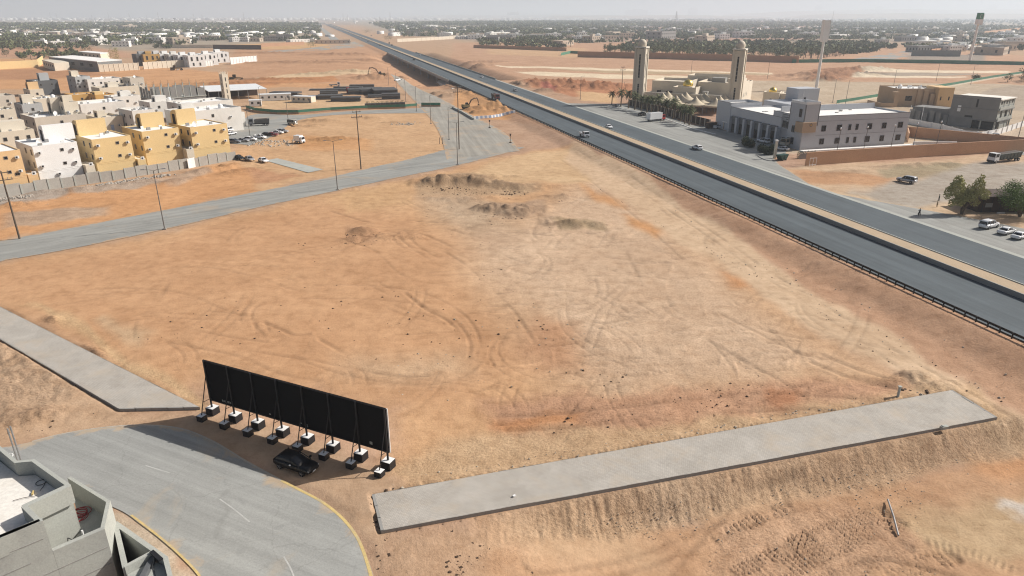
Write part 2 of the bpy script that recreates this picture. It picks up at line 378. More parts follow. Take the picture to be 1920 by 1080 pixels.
def dup(root, loc, rz=None, label=None, group=None, scale=None):
    r = root.copy(); COL.objects.link(r); r.location = loc
    if rz is not None: r.rotation_euler = (0, 0, rz)
    if scale: r.scale = (scale,) * 3
    tag(r, label, None, group)
    def kids(a, b):
        for c in KIDS(a):
            d = c.copy(); COL.objects.link(d); d.parent = b; kids(c, d)
    kids(root, r); return r
def KIDS(a): return [c for c in bpy.data.objects if c.parent == a] if a.name not in KC else KC[a.name]
KC = {}
def cache(root):                           # remember the children so that copies do not search the scene
    def go(a):
        KC[a.name] = [c for c in bpy.data.objects if c.parent == a]
        for c in KC[a.name]: go(c)
    go(root); return root
def attr(me, name, vals, kind='FLOAT'):
    a = me.attributes.new(name, 'FLOAT_COLOR' if kind == 'C' else 'FLOAT', 'POINT')
    if kind == 'C':
        b = np.ones((len(vals), 4), np.float32); b[:, :3] = vals; a.data.foreach_set('color', b.ravel())
    else: a.data.foreach_set('value', np.asarray(vals, np.float32).ravel())
def npmesh(name, V, Q, mat):
    me = bpy.data.meshes.new(name); V = np.asarray(V, np.float32); Q = np.asarray(Q, np.int32)
    me.vertices.add(len(V)); me.vertices.foreach_set('co', V.ravel())
    k = Q.shape[1]; me.loops.add(Q.size); me.loops.foreach_set('vertex_index', Q.ravel())
    me.polygons.add(len(Q)); me.polygons.foreach_set('loop_start', np.arange(len(Q), dtype=np.int32) * k)
    me.update(calc_edges=True)
    for m in (mat if isinstance(mat, (list, tuple)) else [mat]): me.materials.append(M[m])
    return me
def gridq(r, c):
    i = np.arange(r - 1)[:, None] * c + np.arange(c - 1)[None]
    return np.stack([i, i + 1, i + c + 1, i + c], -1).reshape(-1, 4)

# ------------------------------------------------------------------ terrain
Z1, ZR = 1.3, 1.5                          # ground level right of the highway, road surface
SLAB_R = [(-13.8, 54.8), (-12.0, 49.7), (56.9, 68.7), (55.4, 75.0)]
SLAB_L = [(-110, 118.0), (-83.0, 101.6), (-37.5, 70.9), (-47.0, 70.5), (-74.5, 89.5), (-100, 106.5)]
SIDE_LO = spline(G2([(-200, 545), (-80, 512), (0, 490), (120, 469), (310, 430), (480, 390), (630, 358), (760, 330), (855, 311), (960, 284), (985, 276)]), 6)
SIDE_UP = spline(G2([(-200, 498), (-80, 470), (0, 452), (120, 430), (225, 410), (480, 360), (620, 332), (700, 313), (760, 300), (840, 279), (860, 272)]), 6)
RAMP_L = spline(G2([(838, 300), (826, 255), (808, 224), (783, 196), (760, 170), (743, 149), (732, 135)]), 6)
RAMP_R = spline(G2([(975, 283), (948, 250), (905, 226), (868, 207), (826, 184), (785, 162), (757, 142)]), 6)
STRT_U = spline(G2([(418, 268), (450, 232), (478, 214), (560, 216), (650, 209), (795, 202)]), 6)
STRT_L = spline(G2([(470, 272), (520, 252), (543, 234), (580, 221), (660, 214), (806, 212)]), 6)
NEAR_O = spline(G2([(-160, 872), (-60, 850), (40, 833), (120, 813), (200, 801), (270, 797), (340, 803), (400, 826), (460, 862), (530, 900), (580, 925), (615, 947), (650, 980), (675, 1015), (692, 1055), (702, 1085), (712, 1150)]), 4)
NEAR_I = spline(G2([(-160, 960), (-60, 930), (20, 915), (90, 915), (150, 925), (205, 948), (235, 962), (262, 982), (290, 1003), (320, 1028), (345, 1050), (370, 1075), (385, 1095), (395, 1120), (400, 1135), (405, 1150), (410, 1200)]), 4)
def strip(lo, up): return list(lo) + list(up)[::-1]
FLAT = [(G2([(490, 302), (520, 295), (612, 318), (578, 327)]), 3), (strip(SIDE_LO, SIDE_UP), 2.0), (strip(RAMP_L, RAMP_R), 2.5), (strip(STRT_U, STRT_L), 2.0), (strip(NEAR_O, NEAR_I), 1.2), (SLAB_L, .6)]
# mounds and pits: photo position, radii (m), turn, height
BUMPS = [((838, 343), 7, 3.2, .2, 2.0), ((905, 345), 8, 3.2, -.1, 2.1), ((965, 352), 6, 3, -.3, 1.3), ((800, 340), 5, 3, 0, 1.0), ((880, 332), 12, 4, 0, 1.0),
         ((925, 392), 4.5, 3, .1, 1.5), ((965, 398), 5, 3, -.2, 1.4), ((1000, 392), 4, 2.5, 0, 1.0), ((1052, 370), 4.5, 2.2, 0, .9), ((1080, 421), 6, 2.2, -.1, 1.3),
         ((684, 434), 2.8, 1.7, 0, 1.0), ((668, 449), 3.2, 1.6, .3, .6), ((740, 445), 6, 2.5, 0, .5), ((1040, 412), 4, 2, .2, .5), ((860, 372), 8, 3, 0, .4),
         ((1030, 350), 6, 2, .2, .4), ((1715, 706), 2.0, 1.2, .2, 1.1), ((1690, 716), 2.4, 1.4, 0, .6), ((1750, 725), 3, 1.2, .2, .6),
         ((60, 700), 9, 6, -.6, .45), ((0, 660), 10, 6, -.6, .5), ((60, 780), 3.0, 1.6, .3, .7), ((25, 795), 2.6, 1.5, .2, .9), ((100, 600), 2.5, 1.2, -.6, .5), ((180, 660), 2.5, 1, -.6, .35),
         ((560, 235), 8, 3, 0, -1.0), ((600, 228), 9, 2.5, 0, 1.3), ((575, 236), 6, 2, -.5, 1.0), ((635, 262), 7, 3, .2, 1.1), ((600, 262), 7, 3, 0, .7), ((690, 222), 5, 2.5, 0, 1.1), ((745, 230), 8, 2, 0, .7),
         ((100, 360), 6, 2.5, .7, .8), ((30, 385), 6, 3, .7, 1.0), ((165, 355), 5, 2, .7, .9), ((250, 345), 7, 2, .7, .8), ((330, 340), 6, 2, .8, 1.0), ((390, 320), 7, 3, .8, 1.2), ((440, 310), 5, 2.5, .8, 1.1), ((455, 322), 6, 3, .8, 1.0),
         ((1545, 335), 8, 3, .1, 1.1), ((1590, 330), 7, 2.5, .1, 1.0), ((1660, 320), 9, 2, .1, .8), ((1740, 318), 12, 2.5, .1, 1.0), ((1500, 318), 6, 2.5, .1, .8),
         ((920, 205), 13, 5, .3, 3.8), ((905, 212), 8, 4, .2, 2.0), ((945, 210), 7, 4, .3, 2.0), ((705, 146), 16, 9, 0, 4.0), ((735, 140), 14, 8, .2, 3.0), ((665, 135), 20, 7, 0, 2.6), ((600, 140), 22, 6, .1, 2.2),
         ((1000, 160), 26, 8, .3, 3.2), ((1060, 163), 30, 9, .2, 4.0), ((1110, 168), 26, 8, .2, 3.4), ((1150, 170), 16, 7, .1, 2.2), ((1030, 175), 18, 6, .2, 2.0),
         ((1560, 145), 40, 14, .2, 4.0), ((1610, 135), 36, 10, .2, 3.5), ((1540, 152), 20, 9, .3, 3.0), ((1555, 155), 12, 6, 0, 3.4), ((905, 120), 26, 8, .3, 2.4), ((890, 127), 18, 8, .2, 3.0),
         ((500, 100), 60, 14, 0, 2.6), ((640, 103), 50, 12, 0, 3.0), ((560, 118), 60, 14, .1, 2.4), ((430, 158), 40, 7, .1, 2.2), ((380, 163), 30, 6, .1, 2.0), ((500, 150), 40, 6, .1, 2.0), ((690, 112), 40, 12, .1, 2.2), ((800, 175), 14, 6, .4, 2.4), ((850, 180), 16, 6, .4, 2.2)]
BW = [(gp(*c), a, b, t, h) for c, a, b, t, h in BUMPS]
# wheel and track marks: photo polyline, width (m), depth (m), cross-rib pitch (m)
TRK = [([(1085, 285), (1180, 345), (1300, 425), (1420, 510), (1520, 575), (1620, 645), (1720, 712), (1830, 780), (1960, 850)], .45, .10, 0),
       ([(1100, 282), (1200, 345), (1320, 425), (1440, 507), (1545, 572), (1650, 640), (1760, 705), (1860, 762), (1990, 830)], .45, .10, 0),
       ([(1040, 290), (1150, 372), (1240, 450), (1330, 530), (1420, 600), (1500, 668), (1600, 735)], .4, .07, 0),
       ([(860, 360), (960, 360), (1040, 370), (1100, 400), (1160, 460), (1200, 520)], .4, .06, 0),
       ([(560, 560), (680, 560), (780, 570), (850, 600), (880, 640), (870, 680), (800, 705), (700, 700)], .4, .09, 0),
       ([(590, 535), (700, 536), (800, 552), (870, 590), (900, 640), (890, 690), (820, 720), (700, 715)], .4, .08, 0),
       ([(760, 550), (800, 580), (830, 595), (860, 618)], .5, .14, 0), ([(495, 605), (530, 620), (550, 628), (580, 627)], .5, .14, 0), ([(600, 638), (640, 660), (690, 684)], .45, .12, 0),
       ([(480, 660), (580, 676), (680, 695), (740, 706), (800, 704)], .45, .10, 0), ([(470, 600), (520, 655), (600, 690), (700, 715)], .4, .07, 0),
       ([(310, 640), (380, 655), (450, 670), (520, 700), (600, 715)], .45, .10, 0), ([(305, 625), (340, 616), (420, 630), (500, 642)], .45, .10, 0),
       ([(60, 560), (200, 540), (330, 548), (420, 580), (480, 600)], .4, .07, 0), ([(200, 520), (360, 500), (480, 520), (560, 545), (640, 545)], .4, .06, 0),
       ([(640, 450), (700, 470), (760, 520), (860, 540), (980, 560)], .45, .07, 0), ([(780, 390), (760, 440), (830, 470), (900, 520), (960, 580), (1000, 640)], .45, .08, 0),
       ([(620, 395), (700, 420), (790, 440), (860, 470)], .5, .12, 0), ([(640, 470), (720, 440), (800, 430)], .4, .1, 0), ([(760, 400), (820, 425), (880, 440)], .5, .12, 0),
       ([(300, 560), (330, 520), (420, 500), (520, 500)], .4, .06, 0), ([(250, 640), (260, 600), (340, 580), (460, 590)], .4, .06, 0),
       ([(930, 780), (1040, 775), (1180, 762), (1300, 748), (1400, 738), (1500, 742), (1620, 752)], .55, .18, 0), ([(950, 805), (1080, 800), (1200, 788), (1340, 775), (1480, 770), (1560, 775)], .6, .18, 0),
       ([(900, 800), (1000, 820), (1120, 800)], .5, .12, 0), ([(1330, 640), (1400, 680), (1470, 720), (1520, 760)], .5, .10, 0), ([(1350, 590), (1450, 640), (1560, 690), (1680, 730)], .5, .10, 0),
       ([(1540, 665), (1600, 690), (1660, 710), (1720, 725)], .6, .2, 0), ([(1520, 680), (1580, 705), (1640, 722), (1690, 735)], .6, .2, 0),
       ([(1010, 410), (1000, 440), (1030, 455), (1060, 440), (1050, 410)], .5, .12, 0), ([(1180, 560), (1250, 600), (1330, 640), (1380, 700)], .4, .07, 0),
       ([(1345, 1012), (1385, 992), (1430, 968), (1470, 950)], .9, .26, .40), ([(1440, 1050), (1500, 1020), (1580, 985), (1650, 960)], 1.3, .20, .36), ([(1440, 1085), (1540, 1040), (1620, 1005), (1690, 975)], 1.2, .20, .36), ([(1380, 1075), (1440, 1045), (1520, 1005)], 1.0, .20, .36),
       ([(1000, 1100), (1150, 1060), (1300, 1000), (1420, 960), (1560, 925)], .45, .14, 0), ([(1020, 1120), (1180, 1078), (1330, 1014), (1450, 972), (1590, 935)], .45, .14, 0), ([(1500, 1085), (1640, 1052), (1760, 1078), (1850, 1110)], .45, .14, 0), ([(1700, 965), (1820, 942), (1930, 930)], .5, .12, 0), ([(1690, 985), (1820, 960), (1940, 950)], .5, .12, 0), ([(1100, 960), (1300, 950), (1500, 905)], .5, .12, 0),
       ([(1520, 1110), (1600, 1070), (1690, 1030)], 1.2, .14, .36), ([(1680, 1085), (1720, 1062), (1780, 1050)], 1.2, .20, .40),
       ([(1740, 1020), (1820, 1040), (1900, 1075), (1980, 1110)], .8, .10, .40),
       ([(1230, 1120), (1280, 1050), (1340, 985), (1400, 940), (1500, 900)], .5, .12, 0), ([(930, 1030), (960, 1060), (990, 1100)], .5, .2, 0), ([(0, 415), (120, 400), (220, 380)], .5, .15, 0), ([(150, 430), (250, 400), (360, 375)], .4, .1, 0),
       ([(1640, 370), (1760, 350), (1920, 335)], .5, .05, 0), ([(1540, 345), (1640, 390), (1720, 420)], .5, .06, 0), ([(1650, 375), (1720, 400), (1800, 410)], .5, .06, 0)]
TW = [(spline(G2(p, -2.2 if min(y for _, y in p) > 880 else 0), 5), w, d, r) for p, w, d, r in TRK]
LOWN = np.array([.266, -.964])             # towards the camera from the right-hand slab
def smooth_h(X, Y):                        # large-scale relief (no grain)
    p = X * NX[0] + Y * NX[1]; s = X * UX[0] + Y * UX[1]
    hw = sstep(82.5, 91.5, p) * ZR * sstep(3500, 1800, s)
    h = hw - (ZR - Z1) * sstep(126, 128, p) * sstep(3500, 1800, s)
    h = h - (h + .15) * ((p > 91.3) & (p < 126.2)) * .0 - .14 * ((p > 91.9) & (p < 126.0))
    # underpass cut below the viaduct
    cut = sstep(490, 515, s) * sstep(915, 880, s) * sstep(62, 88, p) * sstep(150, 128, p)
    h = h * (1 - cut) - 6.0 * cut
    app = sstep(380, 520, s) * sstep(900, 700, s) * sstep(20, 80, p) * sstep(110, 88, p)
    h = h - 2.0 * app * (1 - cut)
    # berm of the right-hand slab and the low ground before it
    dx = X + 12.0; dy = Y - 49.7
    d = dx * LOWN[0] + dy * LOWN[1]; a = dx * .964 + dy * .266
    wob = 1.2 * fbm(X * .12, Y * .12, 41, 2)
    low = sstep(.05, 3.4, d + .6 * wob * sstep(0, 2, d)) * sstep(2, 26, a) * sstep(-40, -10, -d)
    h = h - 2.2 * low
    # lip of soil along the far side of both slabs
    dd = sdpoly(X, Y, SLAB_R); far = (d < -2.5)
    h = h + .34 * np.exp(-(np.maximum(-dd, 0) / 2.2) ** 2) * far * (dd < 0)
    return h, d, a
def H0(x, y):
    return float(smooth_h(np.array([x]), np.array([y]))[0][0])
def at(px, py, z=0.0):                     # a point of the ground seen at this place of the photograph
    q = gp(px, py, z)
    for _ in range(3): q = gp(px, py, H0(q.x, q.y))
    return q

def ZP(*pts): return G2(pts)
ORANGE, PALE, PINK = (.52, .318, .180), (.55, .408, .285), (.475, .305, .20)
RED, GREYD, TANL = (.44, .215, .115), (.40, .345, .285), (.52, .41, .275)
ZONES = [  # photo outline, soil colour, soft edge (m), roughness
    (ZP((-900, 47), (2900, 47), (2900, 36), (-900, 36)), (.36, .29, .23), 200, .1),
    (ZP((-400, 36), (600, 40), (600, 75), (300, 95), (-400, 90)), (.35, .305, .24), 60, .2),
    (ZP((640, 36), (2400, 36), (2400, 80), (1500, 82), (900, 80), (720, 62)), (.35, .305, .24), 60, .2),
    (ZP((1180, 22), (1560, 24), (1560, 40), (1180, 40)), (.40, .26, .20), 200, .2),
    (ZP((320, 46), (480, 44), (480, 53), (320, 53)), (.42, .24, .18), 40, .2),
    (ZP((-300, 84), (150, 84), (250, 100), (250, 108), (-300, 108)), (.47, .29, .19), 15, .2),
    (ZP((-400, 112), (60, 110), (420, 135), (640, 118), (640, 165), (380, 165), (200, 170), (-400, 165)), (.54, .315, .165), 6, .25),
    (ZP((-100, 134), (120, 128), (200, 140), (60, 150), (-100, 150)), (.42, .235, .13), 6, .3),
    (ZP((440, 90), (720, 85), (860, 120), (880, 165), (700, 160), (430, 150), (430, 120)), (.475, .29, .175), 6, .4),
    (ZP((430, 84), (610, 80), (620, 92), (440, 92)), (.55, .36, .18), 5, .2),
    (ZP((480, 146), (700, 128), (700, 136), (560, 150), (480, 158)), (.62, .47, .30), 3, .2),
    (ZP((400, 152), (480, 150), (620, 143), (640, 152), (480, 163), (400, 165)), (.47, .24, .115), 2, .5),
    (ZP((480, 175), (720, 185), (740, 203), (480, 206)), (.54, .39, .24), 3, .2),
    (ZP((850, 82), (1500, 82), (1980, 110), (1980, 190), (1560, 200), (1180, 180), (1000, 170), (840, 120)), (.475, .305, .20), 6, .2),
    (ZP((920, 88), (1100, 92), (1100, 112), (920, 104)), (.53, .36, .22), 8, .2),
    (ZP((930, 126), (1180, 132), (1440, 140), (1440, 145), (1180, 137), (950, 129)), (.72, .62, .46), 1.5, .1),
    (ZP((960, 137), (1180, 143), (1300, 146), (1300, 153), (1180, 151), (1000, 146)), (.70, .60, .44), 1.5, .1),
    (ZP((1000, 131), (1180, 136), (1430, 141), (1430, 144), (1180, 142)), (.44, .34, .22), 2, .1),
    (ZP((1580, 138), (1660, 134), (1900, 137), (1900, 141), (1660, 139)), (.72, .63, .48), 1.5, .1),
    (ZP((1560, 149), (1640, 145), (1800, 147), (1800, 149), (1640, 150)), (.72, .63, .48), 1.5, .1),
    (ZP((1590, 141), (1700, 139), (1860, 143), (1700, 146), (1580, 147)), (.36, .31, .25), 2, .1),
    (ZP((960, 152), (1180, 160), (1180, 180), (1080, 186), (990, 170)), (.45, .225, .125), 3, .7),
    (ZP((1000, 165), (1040, 168), (1036, 178), (1005, 174)), (.40, .16, .115), 1.5, .8),
    (ZP((1085, 176), (1140, 178), (1150, 196), (1090, 194)), (.58, .40, .23), 2, .3),
    (ZP((1520, 135), (1600, 128), (1640, 140), (1560, 165), (1520, 160)), (.43, .245, .15), 3, .6),
    (ZP((1600, 165), (1680, 160), (1680, 195), (1560, 205)), (.50, .30, .18), 3, .3),
    (ZP((1700, 105), (1840, 105), (1840, 118), (1700, 116)), (.30, .26, .22), 4, .5),
    (ZP((860, 170), (970, 190), (980, 222), (900, 225), (840, 205)), (.56, .325, .16), 2, .4),
    # middle ground
    (ZP((440, 222), (560, 218), (800, 208), (830, 250), (850, 285), (700, 315), (480, 360), (440, 330)), (.54, .36, .21), 3, .25),
    (ZP((560, 255), (700, 260), (700, 280), (560, 285)), (.55, .325, .165), 3, .3),
    (ZP((530, 260), (640, 258), (660, 270), (560, 280)), (.50, .285, .135), 2, .5),
    (ZP((430, 310), (520, 320), (560, 335), (430, 345)), (.45, .26, .15), 2, .5),
    (ZP((-300, 395), (0, 372), (240, 342), (440, 302), (470, 330), (480, 358), (225, 408), (0, 450), (-300, 495)), (.55, .315, .16), 2, .35),
    (ZP((-100, 380), (0, 372), (130, 350), (130, 362), (60, 382), (-60, 400)), (.40, .35, .30), 1.5, .9),
    (ZP((130, 352), (240, 343), (330, 325), (330, 335), (250, 352), (140, 362)), (.42, .34, .27), 1.2, .9),
    (ZP((0, 405), (100, 392), (200, 385), (200, 400), (60, 425), (0, 432)), (.44, .33, .24), 1.5, .8),
    (ZP((300, 330), (380, 316), (400, 325), (330, 345)), (.48, .35, .25), 1.5, .6),
    (ZP((-300, 560), (0, 498), (120, 474), (310, 434), (480, 394), (630, 362), (760, 335), (860, 315), (980, 285), (1080, 275), (1180, 350), (1300, 440), (1450, 560), (1640, 690), (1720, 740), (1300, 830), (900, 905), (740, 930), (740, 760), (390, 690), (330, 740), (0, 575), (-300, 570)), (.525, .335, .19), 3, .3),
    (ZP((-300, 560), (0, 505), (120, 482), (310, 442), (480, 402), (600, 385), (760, 400), (850, 440), (880, 520), (930, 590), (1010, 640), (960, 720), (820, 770), (740, 760), (560, 715), (390, 680), (330, 720), (100, 610), (0, 575), (-300, 570)), ORANGE, 7, .12),
    (ZP((620, 365), (760, 340), (760, 380), (650, 400)), (.545, .36, .20), 3, .3),
    (ZP((860, 420), (960, 420), (1120, 330), (1200, 380), (1330, 490), (1420, 580), (1600, 690), (1480, 720), (1300, 740), (1100, 750), (1060, 690), (1000, 610), (900, 520)), PALE, 9, .55),
    (ZP((960, 290), (1080, 280), (1160, 340), (1060, 345), (960, 340), (880, 330)), (.56, .40, .24), 3, .2),
    (ZP((770, 345), (860, 325), (1000, 345), (1000, 362), (860, 370), (780, 362)), (.44, .315, .20), 2, .8),
    (ZP((900, 380), (1010, 378), (1015, 410), (910, 408)), (.41, .29, .195), 1.5, .9),
    (ZP((1030, 412), (1120, 412), (1130, 428), (1050, 432)), (.42, .325, .21), 1.5, .9),
    (ZP((780, 365), (900, 370), (960, 420), (900, 440), (820, 410)), (.475, .36, .25), 6, .7),
    (ZP((640, 425), (715, 428), (710, 455), (640, 460)), (.45, .275, .16), 1.2, .8),
    (ZP((1090, 345), (1150, 372), (1160, 390), (1110, 372)), (.52, .30, .15), 2, .4),
    (ZP((1160, 400), (1240, 430), (1230, 445), (1170, 420)), (.53, .295, .14), 2, .5),
    (ZP((1340, 510), (1420, 515), (1420, 545), (1360, 540)), (.51, .28, .14), 2, .5),
    (ZP((1000, 600), (1080, 610), (1090, 690), (1010, 700), (970, 660)), (.47, .285, .17), 3, .4),
    (ZP((650, 675), (860, 665), (880, 700), (760, 715), (650, 705)), (.515, .365, .235), 5, .4),
    (ZP((200, 590), (275, 620), (260, 645), (170, 600)), (.53, .38, .24), 1.5, .3),
    (ZP((1080, 270), (1200, 330), (1380, 450), (1560, 560), (1760, 690), (1960, 820), (1960, 880), (1780, 770), (1560, 640), (1380, 525), (1180, 390), (1060, 300)), (.56, .42, .285), 1.6, .06),
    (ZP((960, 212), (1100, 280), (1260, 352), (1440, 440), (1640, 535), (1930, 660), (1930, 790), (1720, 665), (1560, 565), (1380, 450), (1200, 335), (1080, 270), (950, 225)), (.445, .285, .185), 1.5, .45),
    (ZP((960, 205), (1100, 268), (1260, 342), (1440, 424), (1640, 517), (1930, 645), (1930, 660), (1640, 533), (1440, 436), (1260, 350), (1100, 276), (960, 212)), (.28, .19, .125), .8, .5),  # dark strip beside the guardrail: the rail's shadow put into the soil colour
    (ZP((900, 750), (1200, 735), (1420, 720), (1620, 715), (1740, 740), (1600, 770), (1300, 800), (960, 830)), (.47, .29, .185), 2, .7),
    (ZP((920, 780), (1100, 775), (1100, 800), (930, 812)), (.48, .255, .13), 1.2, .6),
    (ZP((1440, 735), (1510, 735), (1520, 765), (1440, 770)), (.44, .23, .13), 1.2, .8),
    (ZP((740, 880), (900, 810), (1200, 800), (1500, 770), (1800, 720), (1960, 830), (1960, 900), (1800, 745), (1300, 850), (900, 910), (740, 930)), (.50, .355, .22), 2, .7),
    (ZP((40, 575), (110, 590), (260, 680), (390, 745), (380, 765), (200, 665)), (.55, .39, .23), 1, .6),
    (ZP((-200, 640), (0, 650), (225, 775), (380, 775), (260, 800), (40, 832), (-200, 850)), (.50, .355, .235), 1.5, .3),
    (ZP((-200, 640), (0, 650), (140, 725), (120, 760), (0, 790), (-200, 800)), (.49, .355, .24), 2, .7),
    (ZP((270, 790), (390, 775), (480, 800), (720, 880), (740, 930), (715, 1000), (700, 1080), (680, 1020), (620, 945), (530, 895), (400, 825)), (.47, .335, .225), 1.2, .12),
    (ZP((700, 1090), (720, 1005), (900, 985), (1000, 1000), (1000, 1100), (700, 1150)), (.45, .31, .205), 1.5, .35),
    (ZP((215, 955), (240, 960), (385, 1080), (400, 1140), (240, 1140)), (.50, .42, .32), 1, .5),
]
LOWZ = [  # the low ground lies deeper, so its outlines are surveyed at its own level
    ([(900, 990), (1135, 985), (1440, 925), (1640, 900), (1960, 850), (1960, 1200), (900, 1200)], (.50, .325, .20), 2, .35),
    ([(1640, 960), (1800, 960), (1960, 930), (1960, 1060), (1800, 1050), (1700, 1010)], (.50, .375, .235), 2, .35),
    ([(960, 1000), (1200, 1000), (1240, 1060), (1000, 1080)], (.51, .355, .225), 2, .2),
    ([(1350, 990), (1560, 930), (1680, 960), (1740, 1020), (1600, 1100), (1340, 1100)], (.49, .325, .21), 1.5, .8),
    ([(1200, 930), (1310, 915), (1310, 985), (1220, 985)], (.40, .31, .245), 1.5, .7),
    ([(1800, 860), (1960, 840), (1960, 900), (1840, 895)], (.53, .31, .17), 1.5, .4),
    ([(1895, 945), (1960, 945), (1960, 970), (1900, 968)], (.62, .58, .52), 1, .4),
]
ZRIGHT = [
    (G2([(1440, 320), (1520, 312), (1760, 300), (1960, 285), (1960, 480), (1850, 455), (1680, 400), (1560, 360)], Z1), (.52, .385, .26), 2, .4),
    (G2([(1480, 318), (1600, 325), (1680, 335), (1640, 350), (1520, 345)], Z1), (.50, .305, .175), 2, .7),
    (G2([(1640, 318), (1760, 308), (1840, 312), (1800, 328), (1660, 334)], Z1), (.36, .30, .20), 1.5, .9),
    (G2([(1570, 365), (1680, 365), (1790, 380), (1780, 402), (1690, 400)], Z1), (.56, .43, .29), 2, .2),
    (G2([(1610, 366), (1650, 347), (1740, 326), (1800, 314), (1980, 290), (1980, 425), (1860, 395), (1780, 378), (1690, 390)], Z1), (.385, .35, .30), 2.5, .4),
    (G2([(1340, 240), (1400, 262), (1460, 290), (1520, 285), (1700, 275), (1960, 250), (1960, 160), (1360, 150)], Z1), (.47, .39, .29), 3, .3),
    (G2([(1740, 250), (1960, 225), (1960, 285), (1860, 282)], Z1), (.46, .38, .29), 2, .3),
    (G2([(1760, 190), (1960, 150), (1960, 200), (1800, 215)], Z1), (.40, .34, .27), 2, .7),
]
def soil_at(X, Y):
    n = len(X); C = np.tile(np.array((.455, .315, .205)), (n, 1)); RG = np.full(n, .3)
    D = np.hypot(X, Y); wx = X + np.clip(D * .03, .5, 14) * fbm(X / np.clip(D * .05, 4, 60), Y / np.clip(D * .05, 4, 60), 3, 5)
    wy = Y + np.clip(D * .03, .5, 14) * fbm(X / np.clip(D * .05, 4, 60) + 50, Y / np.clip(D * .05, 4, 60), 5, 5)
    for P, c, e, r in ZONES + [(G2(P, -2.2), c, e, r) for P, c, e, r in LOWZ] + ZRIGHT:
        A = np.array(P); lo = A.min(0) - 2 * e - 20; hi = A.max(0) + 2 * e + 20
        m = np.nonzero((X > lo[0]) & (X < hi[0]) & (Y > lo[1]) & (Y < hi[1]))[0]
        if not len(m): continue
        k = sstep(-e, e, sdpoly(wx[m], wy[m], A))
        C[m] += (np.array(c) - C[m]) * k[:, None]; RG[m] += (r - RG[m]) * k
    return C * np.array((.95, .913, .885)), RG
